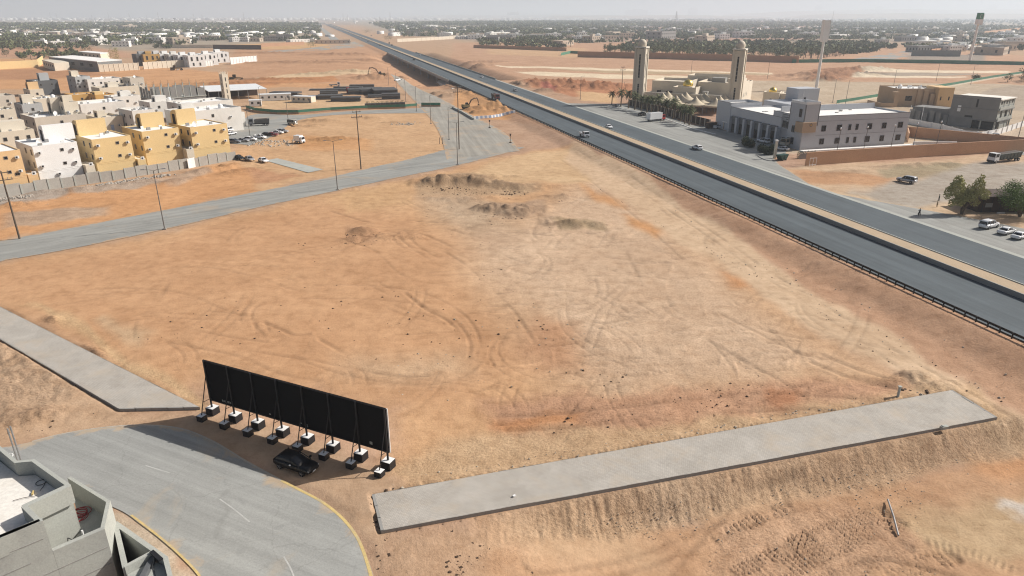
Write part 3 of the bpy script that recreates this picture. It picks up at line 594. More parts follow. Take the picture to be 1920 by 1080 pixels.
def make_ground():
    ncol = 1000; nrow = 760
    r = np.concatenate([np.linspace(6, 26, 14)[:-1], 26 * (1300 / 26) ** (np.arange(nrow) / (nrow - 1)), 1300 * (70000 / 1300) ** (np.arange(1, 46) / 45)])
    th = np.linspace(R(-70), R(70), ncol)
    RR, TT = np.meshgrid(r, th, indexing='ij'); X = (RR * np.sin(TT)).ravel(); Y = (RR * np.cos(TT)).ravel()
    h, d, a = smooth_h(X, Y)
    near = RR.ravel() < 1400
    C, RG = soil_at(X, Y)
    flat = np.zeros(len(X))
    for P, e in FLAT:
        A = np.array(P); lo = A.min(0) - 12; hi = A.max(0) + 12
        m = np.nonzero((X > lo[0]) & (X < hi[0]) & (Y > lo[1]) & (Y < hi[1]))[0]
        flat[m] = np.maximum(flat[m], sstep(-e, 0, sdpoly(X[m], Y[m], A)))
    p = X * NX[0] + Y * NX[1]; s = X * UX[0] + Y * UX[1]
    flat = np.maximum(flat, sstep(89.8, 91.3, p) * sstep(175, 160, p) * (s < 6000) * (1 - sstep(128, 132, p) * (s > 350)))
    flat = np.maximum(flat, (sdpoly(X, Y, SLAB_R) > -.3) * 1.0)
    g = np.zeros(len(X)); i = np.nonzero(near)[0]; x, y = X[i], Y[i]
    amp = .10 + .25 * RG[i]
    g[i] = amp * fbm(x * .22, y * .22, 11, 4) * .9 + .22 * fbm(x * .05, y * .05, 21, 3) + amp * .35 * (np.abs(fbm(x * .9, y * .9, 31, 3)))
    # rills on the berm face run down the slope
    sl = sstep(-.3, .3, d[i]) * sstep(5.0, 3.2, d[i] + fbm(x * .3, y * .3, 58, 3)) * sstep(2, 20, a[i])
    g[i] += sl * (.13 * fbm(a[i] * 1.7 + .25 * d[i], d[i] * .22, 51, 3) + .10 * fbm(a[i] * 3.6 + .6 * d[i], d[i] * .7, 55, 3) + .09 * fbm(x * 2.2, y * 2.2, 53, 3))
    RG[i] = np.maximum(RG[i], .95 * sl)
    C[i] += (np.array((.435, .305, .195)) * (1 + .2 * fbm(a[i] * 1.2, d[i] * .3, 57, 3))[:, None] - C[i]) * (.8 * sl)[:, None]
    # embankment rills
    em = sstep(82, 84, p[i]) * sstep(91.6, 90, p[i]) * (s[i] < 480)
    g[i] += em * .16 * fbm(s[i] * .7, p[i] * .25, 61, 3)
    for c, ra, rb, t, hh in BW:
        q = np.nonzero((np.abs(x - c.x) < 3 * ra) & (np.abs(y - c.y) < 3 * ra))[0]
        if not len(q): continue
        ux = (x[q] - c.x) * math.cos(t) + (y[q] - c.y) * math.sin(t); uy = -(x[q] - c.x) * math.sin(t) + (y[q] - c.y) * math.cos(t)
        rr = np.sqrt((ux / ra) ** 2 + (uy / rb) ** 2) + .5 * fbm(x[q] * .35, y[q] * .35, 71, 4)
        b = np.clip(1 - rr / 1.5, 0, 1); b = b ** 1.1
        g[i[q]] += hh * b * (1 + .55 * fbm(x[q] * .7, y[q] * .7, 73, 4)) + .16 * sstep(0, .25, b) * fbm(x[q] * 1.6, y[q] * 1.6, 74, 3)
        C[i[q]] *= (1 - min(.2, .14 * hh) * sstep(.05, .4, b) * (1 + .8 * fbm(x[q] * .6, y[q] * .6, 76, 3)))[:, None]
        RG[i[q]] = np.maximum(RG[i[q]], .8 * sstep(0, .3, b))
    for P, wd, dp, rib in TW:
        A = np.array(P); lo = A.min(0) - 4; hi = A.max(0) + 4
        q = np.nonzero((x > lo[0]) & (x < hi[0]) & (y > lo[1]) & (y < hi[1]))[0]
        if not len(q): continue
        lw = max(wd, .004 * float(np.hypot(*A.mean(0)))); dl, L = dline(x[q], y[q], A)
        if rib:
            wv = np.sin(L * 2 * math.pi / (rib * 1.5) + 2.2 * fbm(x[q] * .35, y[q] * .35, 75, 3)); mk_ = sstep(wd, wd * .6, dl) * sstep(-.5, .1, fbm(x[q] * .5, y[q] * .5, 79, 3))
            g[i[q]] += -dp * .3 * sstep(wd, wd * .6, dl) + dp * .75 * wv * mk_; C[i[q]] *= (1 - .06 * sstep(wd, wd * .6, dl) + .10 * wv * mk_)[:, None]; RG[i[q]] = np.maximum(RG[i[q]], .6 * mk_)
        else:
            brk = sstep(-.35, .1, fbm(L * .12 + wd * 31 + len(P), L * 0, 77, 3))
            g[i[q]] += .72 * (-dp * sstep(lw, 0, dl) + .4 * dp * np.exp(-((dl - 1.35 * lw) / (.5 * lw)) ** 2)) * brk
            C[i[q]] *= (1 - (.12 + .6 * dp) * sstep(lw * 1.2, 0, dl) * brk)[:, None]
    for k in range(420):                     # scrapes of the grader blade and track plates: crisp short marks on the pale part
        px, py = (rng.uniform(900, 1620), rng.uniform(430, 740)) if k % 5 else (rng.uniform(760, 1120), rng.uniform(335, 450))
        if px > 1180 + (py - 400) * 1.55: continue
        if k % 7 == 0: px, py = rng.uniform(900, 1700), rng.uniform(720, 800)
        c = gp(px, py); an = rng.normal(.1, .32) + (1.2 if k % 6 == 0 else 0); ln = rng.uniform(1.5, 7) * (1 + c.y / 200); A = np.array([(c.x + math.cos(an) * (j - 2) * ln / 4, c.y + math.sin(an + .12 * (j - 2)) * (j - 2) * ln / 4) for j in range(5)])
        lo = A.min(0) - 1; hi = A.max(0) + 1; q = np.nonzero((x > lo[0]) & (x < hi[0]) & (y > lo[1]) & (y < hi[1]))[0]
        if not len(q): continue
        lw = max(.16, .0028 * c.y) * rng.uniform(.8, 1.5); dl, L = dline(x[q], y[q], A); f = sstep(0, ln * .3, L) * sstep(ln, ln * .6, L) * sstep(lw, 0, dl)
        if k % 3: g[i[q]] -= rng.uniform(.05, .14) * f; C[i[q]] *= (1 - rng.uniform(.10, .26) * f)[:, None]
        else: g[i[q]] += .05 * f; C[i[q]] *= (1 + rng.uniform(.08, .18) * f)[:, None]
    for k in range(110):                     # faint criss-cross tyre marks over the whole plot
        px = rng.uniform(60, 1700); py = rng.uniform(400, 780) if k % 3 else rng.uniform(330, 480)
        c = gp(px, py); an = rng.uniform(0, math.pi); ln = rng.uniform(6, 22); bend = rng.normal(0, .06)
        P = [(c.x + math.cos(an + bend * j) * (j - 4) * ln / 8, c.y + math.sin(an + bend * j) * (j - 4) * ln / 8) for j in range(9)]
        for o in (0, 1.7):
            A = np.array(P) + np.array((-math.sin(an), math.cos(an))) * o; lo = A.min(0) - 2; hi = A.max(0) + 2
            q = np.nonzero((x > lo[0]) & (x < hi[0]) & (y > lo[1]) & (y < hi[1]))[0]
            if not len(q): continue
            lw = max(.22, .0035 * float(np.hypot(c.x, c.y))); dl, L = dline(x[q], y[q], A)
            f = sstep(0, 2.5, L) * sstep(ln, ln - 2.5, L) * sstep(lw, 0, dl)
            g[i[q]] -= .06 * f; C[i[q]] *= (1 - .13 * f)[:, None]
    z = h + g * (1 - flat) - .05 * flat
    z = np.where(RR.ravel() > 1300, np.minimum(z, h), z)
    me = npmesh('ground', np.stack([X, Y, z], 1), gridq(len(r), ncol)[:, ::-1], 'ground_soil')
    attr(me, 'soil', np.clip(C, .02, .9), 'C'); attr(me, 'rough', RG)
    me.polygons.foreach_set('use_smooth', [True] * len(me.polygons))
    tag(link('ground', me), kind='structure')
make_ground()

# ------------------------------------------------------------------ roads and pavements
def ribbon(name, lo, up, mat, z, n=10, kind='structure', zf=None, ends=False):
    lo = np.array([p[:2] for p in lo]); up = np.array([p[:2] for p in up]); k = len(lo)
    t = np.linspace(0, 1, n)[None, :, None]
    P = lo[:, None] * (1 - t) + up[:, None] * t; w_ = np.hypot(*(up - lo).T)[:, None]
    e = np.minimum(t[..., 0], 1 - t[..., 0]) * w_
    if ends:
        la = np.r_[0, np.cumsum(np.hypot(*np.diff((lo + up) / 2, axis=0).T))][:, None]; e = np.minimum(e, np.minimum(la, la[-1] - la))
    X, Y = P[..., 0].ravel(), P[..., 1].ravel(); Z = np.full(len(X), z) if zf is None else zf(X, Y) + z
    q = gridq(k, n); a, b, c = [np.array((X[q[0][j]], Y[q[0][j]])) for j in (0, 1, 2)]
    if np.cross(b - a, c - b) < 0: q = q[:, ::-1]
    me = npmesh(name, np.stack([X, Y, Z], 1), q, mat)
    attr(me, 'edge', e.ravel()); return tag(link(name, me), kind=kind)
def hw(p0, p1, ss): return [ps(p0, s) for s in ss], [ps(p1, s) for s in ss]
SS = list(np.linspace(20, 480, 60)) + list(np.linspace(500, 1200, 30)) + list(np.linspace(1250, 4200, 20))
ribbon('highway_near_carriageway', *hw(92.6, 106.7, SS), 'asphalt_highway', ZR, 8)
ribbon('highway_far_carriageway', *hw(111.1, 125.9, SS), 'asphalt_highway', ZR, 8)
def fit(a, n=40):                          # resample by length
    a = np.array([p[:2] for p in a]); l = np.r_[0, np.cumsum(np.hypot(*np.diff(a, axis=0).T))]; t = np.linspace(0, l[-1], n)
    return np.stack([np.interp(t, l, a[:, 0]), np.interp(t, l, a[:, 1])], 1)
ribbon('side_road', fit(SIDE_LO), fit(SIDE_UP), 'asphalt_side', .03, 9)
ribbon('access_road', fit(RAMP_L), fit(RAMP_R), 'asphalt_dusty', .04, 13, zf=lambda X, Y: smooth_h(X, Y)[0])
ribbon('housing_street', fit(STRT_U), fit(STRT_L), 'asphalt_side', .034, 7)
ribbon('curved_road', fit(NEAR_O, 60), fit(NEAR_I, 60), 'asphalt_near', .02, 12)
FA = [(126.0, 150), (136, 180), (141, 190), (150, 196), (157.3, 206), (157.3, 250), (152, 264), (157, 300), (157.5, 336), (129, 348)]
ribbon('forecourt_apron', [ps(125.95, s) for _, s in FA], [ps(p, s) for p, s in FA], 'asphalt_apron', Z1 + .02, 14)
ribbon('parking_strip', [ps(126, s) for s in np.linspace(88, 146, 20)], fit([ps(150, 88), ps(147, 100), ps(143, 112), ps(137, 124), ps(130, 138), ps(126.4, 146)], 20), 'asphalt_apron', Z1 + .035, 8)
ribbon('back_street', fit(G2([(1990, 262), (1900, 268), (1800, 252), (1745, 244)], Z1), 16), fit(G2([(1990, 295), (1905, 292), (1840, 272), (1740, 252)], Z1), 16), 'asphalt_apron', Z1 + .03, 6)
ribbon('verge_strip', *hw(125.7, 127.0, np.linspace(90, 500, 60)), 'conc', ZR + .012, 3)
ribbon('far_avenue', fit(G2([(1560, 119), (1700, 97), (1800, 80), (1960, 62)]), 20), fit(G2([(1640, 120), (1740, 101), (1850, 85), (1990, 70)]), 20), 'asphalt_apron', .05, 5, zf=lambda X, Y: smooth_h(X, Y)[0])
ribbon('service_road', fit(G2([(470, 98), (560, 92), (640, 83), (690, 73)]), 20), fit(G2([(480, 100), (600, 95), (720, 84), (735, 78)]), 20), 'asphalt_dusty', .05, 5, ends=True)
ribbon('frontage_road', fit([ps(40, 1300), ps(42, 2000), ps(44, 3000)], 12), fit([ps(58, 1300), ps(58, 2000), ps(58, 3000)], 12), 'asphalt_apron', .06, 4)
ribbon('house_parking_pad', G2([(497, 301), (578, 324)]), G2([(520, 297), (606, 318)]), 'conc', .06, 6)
def line(name, pts, w_, mat, z, n=30):
    c = fit(spline(pts, 6), n); d = np.gradient(c, axis=0); d /= np.hypot(*d.T)[:, None]; q = np.stack([-d[:, 1], d[:, 0]], 1) * w_ / 2
    return ribbon(name, c - q, c + q, mat, z, 2)
line('yellow_edge_line', G2([(527, 901), (562, 919), (605, 942), (640, 970), (665, 1000), (680, 1030), (692, 1067), (700, 1100), (706, 1150)]), .28, 'yellow_line', .032)
line('pale_edge_line', G2([(60, 828), (120, 813), (200, 801), (270, 797), (340, 804), (400, 828), (460, 864), (527, 901)]), .2, 'edge_dust', .032)
line('yellow_kerb_line', G2([(246, 966), (275, 988), (308, 1014), (340, 1043), (368, 1072), (385, 1098), (398, 1130)]), .2, 'yellow_line', .032)
for a in ([(412, 936), (440, 956), (468, 979)], [(532, 1044), (545, 1066), (556, 1095)], [(273, 873), (295, 880), (318, 887)]):
    line('lane_dash', G2(a), .13, 'white_line', .03, 6)

# median of the highway: two low concrete walls with soil between them
ms = list(np.linspace(20, 480, 24)) + list(np.linspace(520, 1000, 12)) + [1200, 1600, 2400, 3600]
ribbon('median_soil', *hw(107.0, 110.8, ms), 'median_soil', ZR + .72, 4)
t = thing('median_barrier', 'long low concrete barrier enclosing the sandy median strip of the highway', 'barrier', ps(107, 20, ZR))
for nm, p0, zt, mat in (('near_wall', 106.72, .86, 'conc_dark'), ('far_wall', 110.85, .86, 'conc')):  # near wall takes darker concrete: the shade on its face put into colour
    mb = MB()
    for a, b in zip(ms[:-1], ms[1:]): mb.bar(ps(p0 + .13, a), ps(p0 + .13, b - .01), .26, ZR - .05, ZR + zt)
    o = mb.obj(nm, mat); o.parent = t; o.matrix_parent_inverse = Matrix.Translation(-t.location)

# guardrail
t = thing('guardrail', 'black steel guardrail on posts along the near edge of the highway', 'guardrail', ps(92.0, 30, ZR))
inv = Matrix.Translation(-t.location)
mb = MB()
gs = np.linspace(30, 494, 60)
for a, b in zip(gs[:-1], gs[1:]):
    for dz, th in ((.62, .10), (.74, .06), (.86, .10)): mb.bar(ps(92.0 + (0 if th > .08 else .05), a), ps(92.0 + (0 if th > .08 else .05), b), th, ZR + dz - .09, ZR + dz + .03)
o = mb.obj('rail', 'rail_black'); o.parent = t; o.matrix_parent_inverse = inv
pm = MB().box(-.07, .07, -.09, .09, -.9, .88).mesh('post', 'rail_black')
for s in np.arange(30, 494, 1.95):
    o = link('post', pm); q = ps(91.86, s, ZR); o.parent = t; o.matrix_parent_inverse = inv; o.location = q; o.rotation_euler = (0, 0, HA)

# viaduct over the cut
t = thing('viaduct', 'long low concrete highway viaduct over the excavated underpass', 'bridge', ps(109, 500, ZR)); inv = Matrix.Translation(-t.location)
def vpart(nm, mb, mat):
    o = mb.obj(nm, mat); o.parent = t; o.matrix_parent_inverse = inv; return o
vpart('deck', MB().hexa([ps(91.8, 496, .1), ps(126.6, 496, .1), ps(126.6, 902, .1), ps(91.8, 902, .1)], [ps(91.8, 496, ZR - .06), ps(126.6, 496, ZR - .06), ps(126.6, 902, ZR - .06), ps(91.8, 902, ZR - .06)]), 'conc_dark')
for p0 in (91.9, 126.5): vpart('parapet', MB().bar(ps(p0, 496), ps(p0, 902), .3, ZR - .05, ZR + .85), 'conc')
for s in np.linspace(525, 875, 9):
    for p0 in (96, 104, 114, 122): vpart('pier', MB().tube(ps(p0, s, -7), ps(p0, s, .15), .7, .7, 10), 'conc_dark')
qa = [at(*c_) for c_ in ((818, 153), (848, 167), (872, 162), (836, 148))]; vpart('abutment', MB().hexa([q - Vector((0, 0, 1.5)) for q in qa], [q + Vector((0, 0, .35)) for q in qa]), 'roof_dust')

# paved slabs
def slab(name, P, z0, z1, label, bw):
    c = np.mean(P, 0); an = math.atan2(*(np.array(P[2]) - np.array(P[1]))[::-1])
    t = thing(name, label, 'pavement', (c[0], c[1], 0), an)
    L = [((x - c[0]) * math.cos(an) + (y - c[1]) * math.sin(an), -(x - c[0]) * math.sin(an) + (y - c[1]) * math.cos(an)) for x, y in P]
    n = len(L); ce = np.mean(L, 0)
    I = [tuple(np.array(p) + (ce - np.array(p)) / np.linalg.norm(ce - np.array(p)) * bw) for p in L]
    MB().prism(I, z0, z1).obj('paving', 'pavers', t)
    for i in range(n):
        a, b, ai, bi = L[i], L[(i + 1) % n], I[i], I[(i + 1) % n]
        nk = max(1, int(math.hypot(b[0] - a[0], b[1] - a[1]) / 1.6)); lp = lambda p, q, f: (p[0] + (q[0] - p[0]) * f, p[1] + (q[1] - p[1]) * f)
        for k in range(nk):
            f0, f1 = k / nk + .02 / nk, (k + 1) / nk - .02 / nk; dz = random.uniform(-.03, .02); w0 = random.uniform(-.10, .02)
            A_, B_, C_, D_ = lp(a, b, f0), lp(a, b, f1), lp(ai, bi, f1), lp(ai, bi, f0); A_, B_ = lp(A_, D_, -w0), lp(B_, C_, -w0)
            MB().hexa([(*p, z0 - .3) for p in (A_, B_, C_, D_)], [(*p, z1 + .015 + dz) for p in (A_, B_, C_, D_)]).obj('kerb', 'conc_dark', t)
    return t
slab('paved_footway', SLAB_R, -.2, .34, 'long grey paved footway slab on the sandy berm right of the black billboard', .3)
slab('paved_footway', SLAB_L, -.2, .34, 'grey paved footway slab running off left beyond the black billboard', .3)

# ------------------------------------------------------------------ billboard (seen from behind)
def billboard():
    A, B = Vector((-35.5, 69.9)), Vector((-12.9, 59.5)); d = B - A; Lb = d.length; an = math.atan2(d.y, d.x)
    t = thing('billboard', 'long black hoarding seen from behind, propped on posts in concrete blocks', 'billboard', (A.x, A.y, 0), an)
    n = 8; stp = Lb / (n - 1); z0, z1 = 1.8, 7.2; x0, x1 = -.25, Lb + .12
    edges = [x0] + [stp * i for i in range(1, n - 1)] + [x1]
    for i in range(n - 1):
        MB().box(edges[i] + .015, edges[i + 1] - .015, .10, .14 + .01 * (i % 2), z0, z1).obj('panel', 'black_sheet', t)
    MB().box(x0 + .02, x1 + .10, .20, .27, z0 + .02, z1 - .12).obj('front_face', 'white_paint', t)
    mb = MB()
    for z in (z0 + .1, z1 - .1): mb.box(x0, x1, .02, .09, z - .06, z + .06)
    mb.obj('girt', 'black_steel', t)
    for i in range(n):
        x = stp * i
        MB().box(x - .09, x + .09, -.12, .018, .8, z1 - .02).obj('post', 'black_steel', t)
        j = .06 * math.sin(i * 2.3)
        b = MB(); b.box(x - .55 + j, x + .55 + j, -.55, .52, -.1, 1.0); b.cur = 1; b.box(x - .53 + j, x + .53 + j, -.53, .50, 1.0, 1.02)
        b.obj('ballast_block', ['black_steel', 'white_paint'], t)
        k = .05 * math.sin(i * 3.1); b = MB(); b.box(x - .42 + k, x + .42 + k, -2.05, -1.25, -.1, .78); b.cur = 1; b.box(x - .40 + k, x + .40 + k, -2.03, -1.27, .78, .80)
        b.obj('brace_block', ['black_steel', 'white_paint'], t)
        MB().tube((x, -1.65, .7), (x, -.14, 5.1), .055, .055, 6).obj('brace', 'black_steel', t)
        MB().tube((x, -1.12, 2.25), (x, -.12, 2.15), .035, .035, 5).obj('tie_rod', 'black_steel', t)
    # small pale stickers and lettering marks low on the sheets
    mb = MB()
    for k, wd in enumerate((.10, .14, .08, .12, .16, .09, .12)): mb.box(1.75 + k * .21, 1.75 + k * .21 + wd, .085, .099, z0 + .32 + .02 * (k % 2), z0 + .32 + (.26, .2, .3, .24, .28, .32, .26)[k])
    mb.obj('lettering', 'pale_mark', t)
    for x, w_, h in ((13.4, .16, .14), (13.95, .42, .13), (13.95, .46, .12), (22.6, .34, .34), (8.9, .24, .14)):
        MB().box(x, x + w_, .084, .098, z0 + .45 - (.2 if w_ == .46 else 0), z0 + .45 + h - (.2 if w_ == .46 else 0)).obj('sticker', 'pale_mark', t)
billboard()

# ------------------------------------------------------------------ vehicles (x = forward)
def loft(mb, secs, n=14, e=.5):
    vs = []
    for x, hw_, zl, zh in secs:
        for i in range(n):
            a = 2 * math.pi * (i + .5) / n; c, s = math.cos(a), math.sin(a)
            vs.append((x, hw_ * math.copysign(abs(c) ** e, c), (zl + zh) / 2 + (zh - zl) / 2 * math.copysign(abs(s) ** e, s)))
    k = len(secs)
    mb.add(vs, [(a * n + i, a * n + (i + 1) % n, (a + 1) * n + (i + 1) % n, (a + 1) * n + i) for a in range(k - 1) for i in range(n)] + [tuple(range(n - 1, -1, -1)), tuple((k - 1) * n + i for i in range(n))])
CAR = dict(  # length, half width, height, belt, (rear base, rear top, front top, front base) of the cabin, tail height
    sedan=(4.75, .92, 1.46, .90, (-.37, -.20, .05, .22), .95), hatch=(4.75, .98, 1.62, 1.02, (-.475, -.33, -.02, .26), 1.06),
    suv=(5.1, 1.0, 1.86, 1.08, (-.485, -.45, .08, .23), 1.12), pickup=(5.3, .95, 1.78, 1.02, (-.10, -.06, .10, .24), 1.05), van=(5.2, .95, 2.2, 1.15, (-.49, -.485, .30, .44), 1.2))
def car_parts(kind, col, root=None):
    L, hw_, H, belt, (rb, rt, ft, fb), tail = CAR[kind]; nose = .80 if kind == 'sedan' else (.86 if kind == 'hatch' else 1.0)
    mb = MB(); mb.smooth = True
    loft(mb, [(-.5 * L, .80 * hw_, .45, tail - .18), (-.485 * L, .93 * hw_, .34, tail - .04), (-.42 * L, .99 * hw_, .28, tail), (-.15 * L, hw_, .25, belt + .03), (.12 * L, hw_, .25, belt + .02), (.25 * L, .99 * hw_, .26, belt), (.38 * L, .96 * hw_, .28, (belt + nose) / 2 + .04), (.465 * L, .90 * hw_, .33, nose), (.5 * L, .74 * hw_, .42, nose - .2)], 16, .45)
    body = mb
    gl = MB(); zb, zt = belt - .06, H - .05; wb, wt = .90 * hw_, .74 * hw_
    gl.smooth = True; z_ = lambda f: zb + (zt - zb) * f
    loft(gl, [(rb * L, wb * .93, zb - .25, z_(.03)), ((rb * .65 + rt * .35) * L, wb * .94, zb - .25, z_(.52)), ((rb * .25 + rt * .75) * L, wb * .93, zb - .25, z_(.86)), (rt * L, wb * .92, zb - .25, z_(1)), ((rt + ft) / 2 * L, wb * .92, zb - .25, z_(1.07)), (ft * L, wb * .92, zb - .25, z_(1)), ((ft * .7 + fb * .3) * L, wb * .93, zb - .25, z_(.78)), ((ft * .3 + fb * .7) * L, wb * .94, zb - .25, z_(.34)), (fb * L, wb * .93, zb - .25, z_(.02))], 16, .62)
    rf = MB(); o = .03
    rf.smooth = True; wr = wb * .80
    loft(rf, [((rb * .3 + rt * .7) * L, wr * .8, z_(.80), z_(.90)), (rt * L, wr, z_(.88), z_(1.02)), ((rt + ft) / 2 * L, wr * 1.03, z_(.93), z_(1.10)), (ft * L - .05, wr, z_(.90), z_(1.025)), (ft * L + .12, wr * .85, z_(.86), z_(.96))], 12, .55)
    for sy in (-1, 1):
        for bx, tx in ((rb, rt), (fb, ft)): rf.tube((bx * L, sy * wb, zb), (tx * L, sy * wt, zt), .055, .05, 5)
        xs = [(.0, .0)] if kind in ('sedan', 'hatch', 'pickup') else [(.02, .0), (-.25, -.25)]
        for bx, tx in xs: rf.tube((bx * L, sy * (wb + .005), zb), ((bx - .01) * L, sy * (wt + .01), zt), .05, .05, 5)
    if kind == 'pickup':
        rf.box(-.49 * L, -.11 * L, -.95 * hw_, -.86 * hw_, tail - .05, tail + .22).box(-.49 * L, -.11 * L, .86 * hw_, .95 * hw_, tail - .05, tail + .22).box(-.495 * L, -.475 * L, -.95 * hw_, .95 * hw_, tail - .1, tail + .22)
    parts = [('body', body, 'car_' + col), ('window_glass', gl, 'glass'), ('roof', rf, 'car_' + col)]
    wheels = []
    r = .34 if kind in ('sedan', 'hatch') else .39
    wm = MB(); wm.smooth = False
    wm.tube((0, -.12, 0), (0, .12, 0), r, r, 16); wm.cur = 1
    for sy in (-1, 1):
        wm.tube((0, sy * .119, 0), (0, sy * .13, 0), r * .2, r * .16, 8)
        for k in range(5):
            a = 2 * math.pi * k / 5; wm.tube((0, sy * .123, 0), (r * .66 * math.cos(a), sy * .123, r * .66 * math.sin(a)), .035, .045, 4)
    for sx in (-.31, .31):
        for sy in (-1, 1): wheels.append((sx * L, sy * (hw_ - .10), r))
    lights = [('headlight', 'headlight', (.455 * L, sy * .66 * hw_, nose - .17), (.16, .20, .07)) for sy in (-1, 1)] + [('tail_light', 'taillight', (-.484 * L, sy * .74 * hw_, tail - .17), (.05, .13, .05)) for sy in (-1, 1)]
    lights += [('number_plate', 'plate', (.5 * L, 0, .45), (.02, .26, .06)), ('number_plate', 'plate', (-.5 * L, 0, .62), (.02, .26, .06))]
    mir = [(fb * L - .22, sy * (hw_ + .08), belt + .06) for sy in (-1, 1)]
    return parts, wm, wheels, lights, mir
CARS = {}
def car(kind, col, pos, head, label, group=None, small=False, z=None, cat='car', name='parked_car'):
    q = Vector((pos[0], pos[1], H0(pos[0], pos[1]) + .06 if z is None else z))
    key = (kind, col, small)
    if key in CARS:
        if small:
            o = CARS[key].copy(); COL.objects.link(o); o.location = q; o.rotation_euler = (0, 0, head); o.name = name
            if 'group' in o: del o['group']
            return tag(o, label, cat, group)
        r_ = dup(CARS[key], q, head, label, group); r_.name = name; r_['category'] = cat; return r_
    parts, wm, wheels, lights, mir = car_parts(kind, col)
    if small:
        al = MB(); mats = []
        def put(mb, mat, off=(0, 0, 0)):
            if mat not in mats: mats.append(mat)
            al.cur = mats.index(mat); al.add([Vector(v) + Vector(off) for v in mb.v], mb.f)
        for _, mb, mt in parts: put(mb, mt)
        for w_ in wheels: put(MB().tube((0, -.12, 0), (0, .12, 0), w_[2], w_[2], 10), 'tyre', w_)
        for nm, mt, c, s in lights: put(MB().box(-s[0], s[0], -s[1], s[1], -s[2], s[2]), mt, c)
        o = al.obj(name, mats); o.location = q; o.rotation_euler = (0, 0, head); CARS[key] = o
        return tag(o, label, cat, group)
    t = thing(name, label, cat, q, head, group)
    for nm, mb, mt in parts: mb.obj(nm, mt, t)
    wmesh = wm.mesh('wheel', ['tyre', 'rim'])
    for w_ in wheels: link('wheel', wmesh, t, w_)
    for nm, mt, c, s in lights: MB().hexa([(c[0] - s[0], c[1] - s[1], c[2] - s[2]), (c[0] + s[0], c[1] - s[1] * .8, c[2] - s[2]), (c[0] + s[0], c[1] + s[1] * .8, c[2] - s[2]), (c[0] - s[0], c[1] + s[1], c[2] - s[2])], [(c[0] - s[0], c[1] - s[1], c[2] + s[2]), (c[0] + s[0] * .6, c[1] - s[1] * .8, c[2] + s[2]), (c[0] + s[0] * .6, c[1] + s[1] * .8, c[2] + s[2]), (c[0] - s[0], c[1] + s[1], c[2] + s[2])]).obj(nm, mt, t)
    for c in mir: MB().box(c[0] - .1, c[0] + .1, c[1] - .1, c[1] + .1, c[2] - .08, c[2] + .08).obj('mirror', 'car_' + col, t)
    CARS[key] = cache(t); return t
bc = gp(557, 878)
b = car('hatch', 'black', bc, math.atan2(-1.3, 2.7), 'black hatchback car standing in the shade of the black billboard')
MB().box(.05, .25, -1.10, -.98, 1.0, 1.09).obj('mirror_cap', 'white_metal', b); MB().box(2.1, 2.3, -.55, .55, .50, .62).obj('grille', 'rim', b)
UP, DN = HA, HA + math.pi
def onroad(px, py): return gp(px, py, ZR)
car('sedan', 'white', onroad(1141, 240), DN, 'white sedan driving on the far carriageway opposite the white flatbed truck', 'cars on the highway', z=ZR + .02, name='moving_car')
car('hatch', 'white', onroad(1307, 280), UP, 'white hatchback driving on the far carriageway below the fire station forecourt', 'cars on the highway', z=ZR + .02, name='moving_car')
car('sedan', 'silver', onroad(966, 171), DN, 'silver car on the far carriageway left of the red earth mound', 'cars on the highway', True, ZR + .02, name='moving_car')
for px, py, k, c, h, lb in ((904, 146, 'sedan', 'white', DN, 'white car on the far carriageway just past the near end of the viaduct'), (776, 113, 'suv', 'black', UP, 'black car on the near carriageway of the viaduct'), (788, 104, 'sedan', 'white', DN, 'white car on the far carriageway in the middle of the viaduct'),
                           (735, 86, 'van', 'grey', DN, 'dark van on the far carriageway beyond the viaduct'), (730, 82, 'van', 'black', DN, 'black van following another van beyond the viaduct'), (713, 86, 'suv', 'black', UP, 'black car at the far end of the viaduct'), (690, 79, 'sedan', 'black', UP, 'small black car on the highway far beyond the viaduct'),
                           (696, 68, 'van', 'grey', DN, 'distant grey van on the far carriageway'), (675, 64, 'sedan', 'white', DN, 'distant white car on the far carriageway'), (678, 70, 'sedan', 'silver', UP, 'distant silver car on the near carriageway'), (655, 58, 'van', 'white', DN, 'farthest white van on the highway')):
    car(k, c, onroad(px, py), h, lb, 'cars on the highway', True, ZR + .02, name='moving_car')
PK = 'cars parked on the right hand forecourt'
car('suv', 'white', gp(1853, 427, Z1), PA + .22, 'large white estate car parked nearest the tree at the brown hut', None, z=Z1 + .06)
car('sedan', 'white', gp(1886, 438, Z1), PA + .25, 'white sedan parked between a white estate and a white sedan cut by the edge', None, z=Z1 + .06)
car('sedan', 'white', gp(1912, 447, Z1), PA + .25, 'white sedan cut by the right edge, nearest the highway', None, z=Z1 + .06)
car('suv', 'white', gp(1858, 383, Z1), PA + 2.9, 'white car half hidden behind the dark brown hut', None, z=Z1 + .06)
car('suv', 'silver', gp(1699, 342, Z1), HA + .35, 'silver four wheel drive parked alone on the grey gravel lot', None, z=Z1 + .06)
car('sedan', 'white', gp(1785, 254, Z1), PA - .35, 'white sedan parked along the white site wall behind the orange wall', None, z=Z1 + .06)
car('hatch', 'white', gp(1866, 257, Z1), PA + .9, 'white hatchback parked on the back street near the corner of the grey shell', None, z=Z1 + .06)
car('suv', 'black', gp(1914, 273, Z1), PA - .2, 'dark car at the right edge beside the slim street lamp', None, z=Z1 + .06)
car('pickup', 'black', gp(1204, 217, Z1), HA - .9, 'black pickup parked beside the white box truck under the palms', None, z=Z1 + .06)
car('pickup', 'white', gp(1348, 241, Z1), PA + .2, 'white pickup parked at the left corner of the fire station', None, z=Z1 + .06)
car('suv', 'white', gp(1431, 268, Z1), HA + .2, 'white four wheel drive behind the hedge in front of the garage bays', None, z=Z1 + .06)
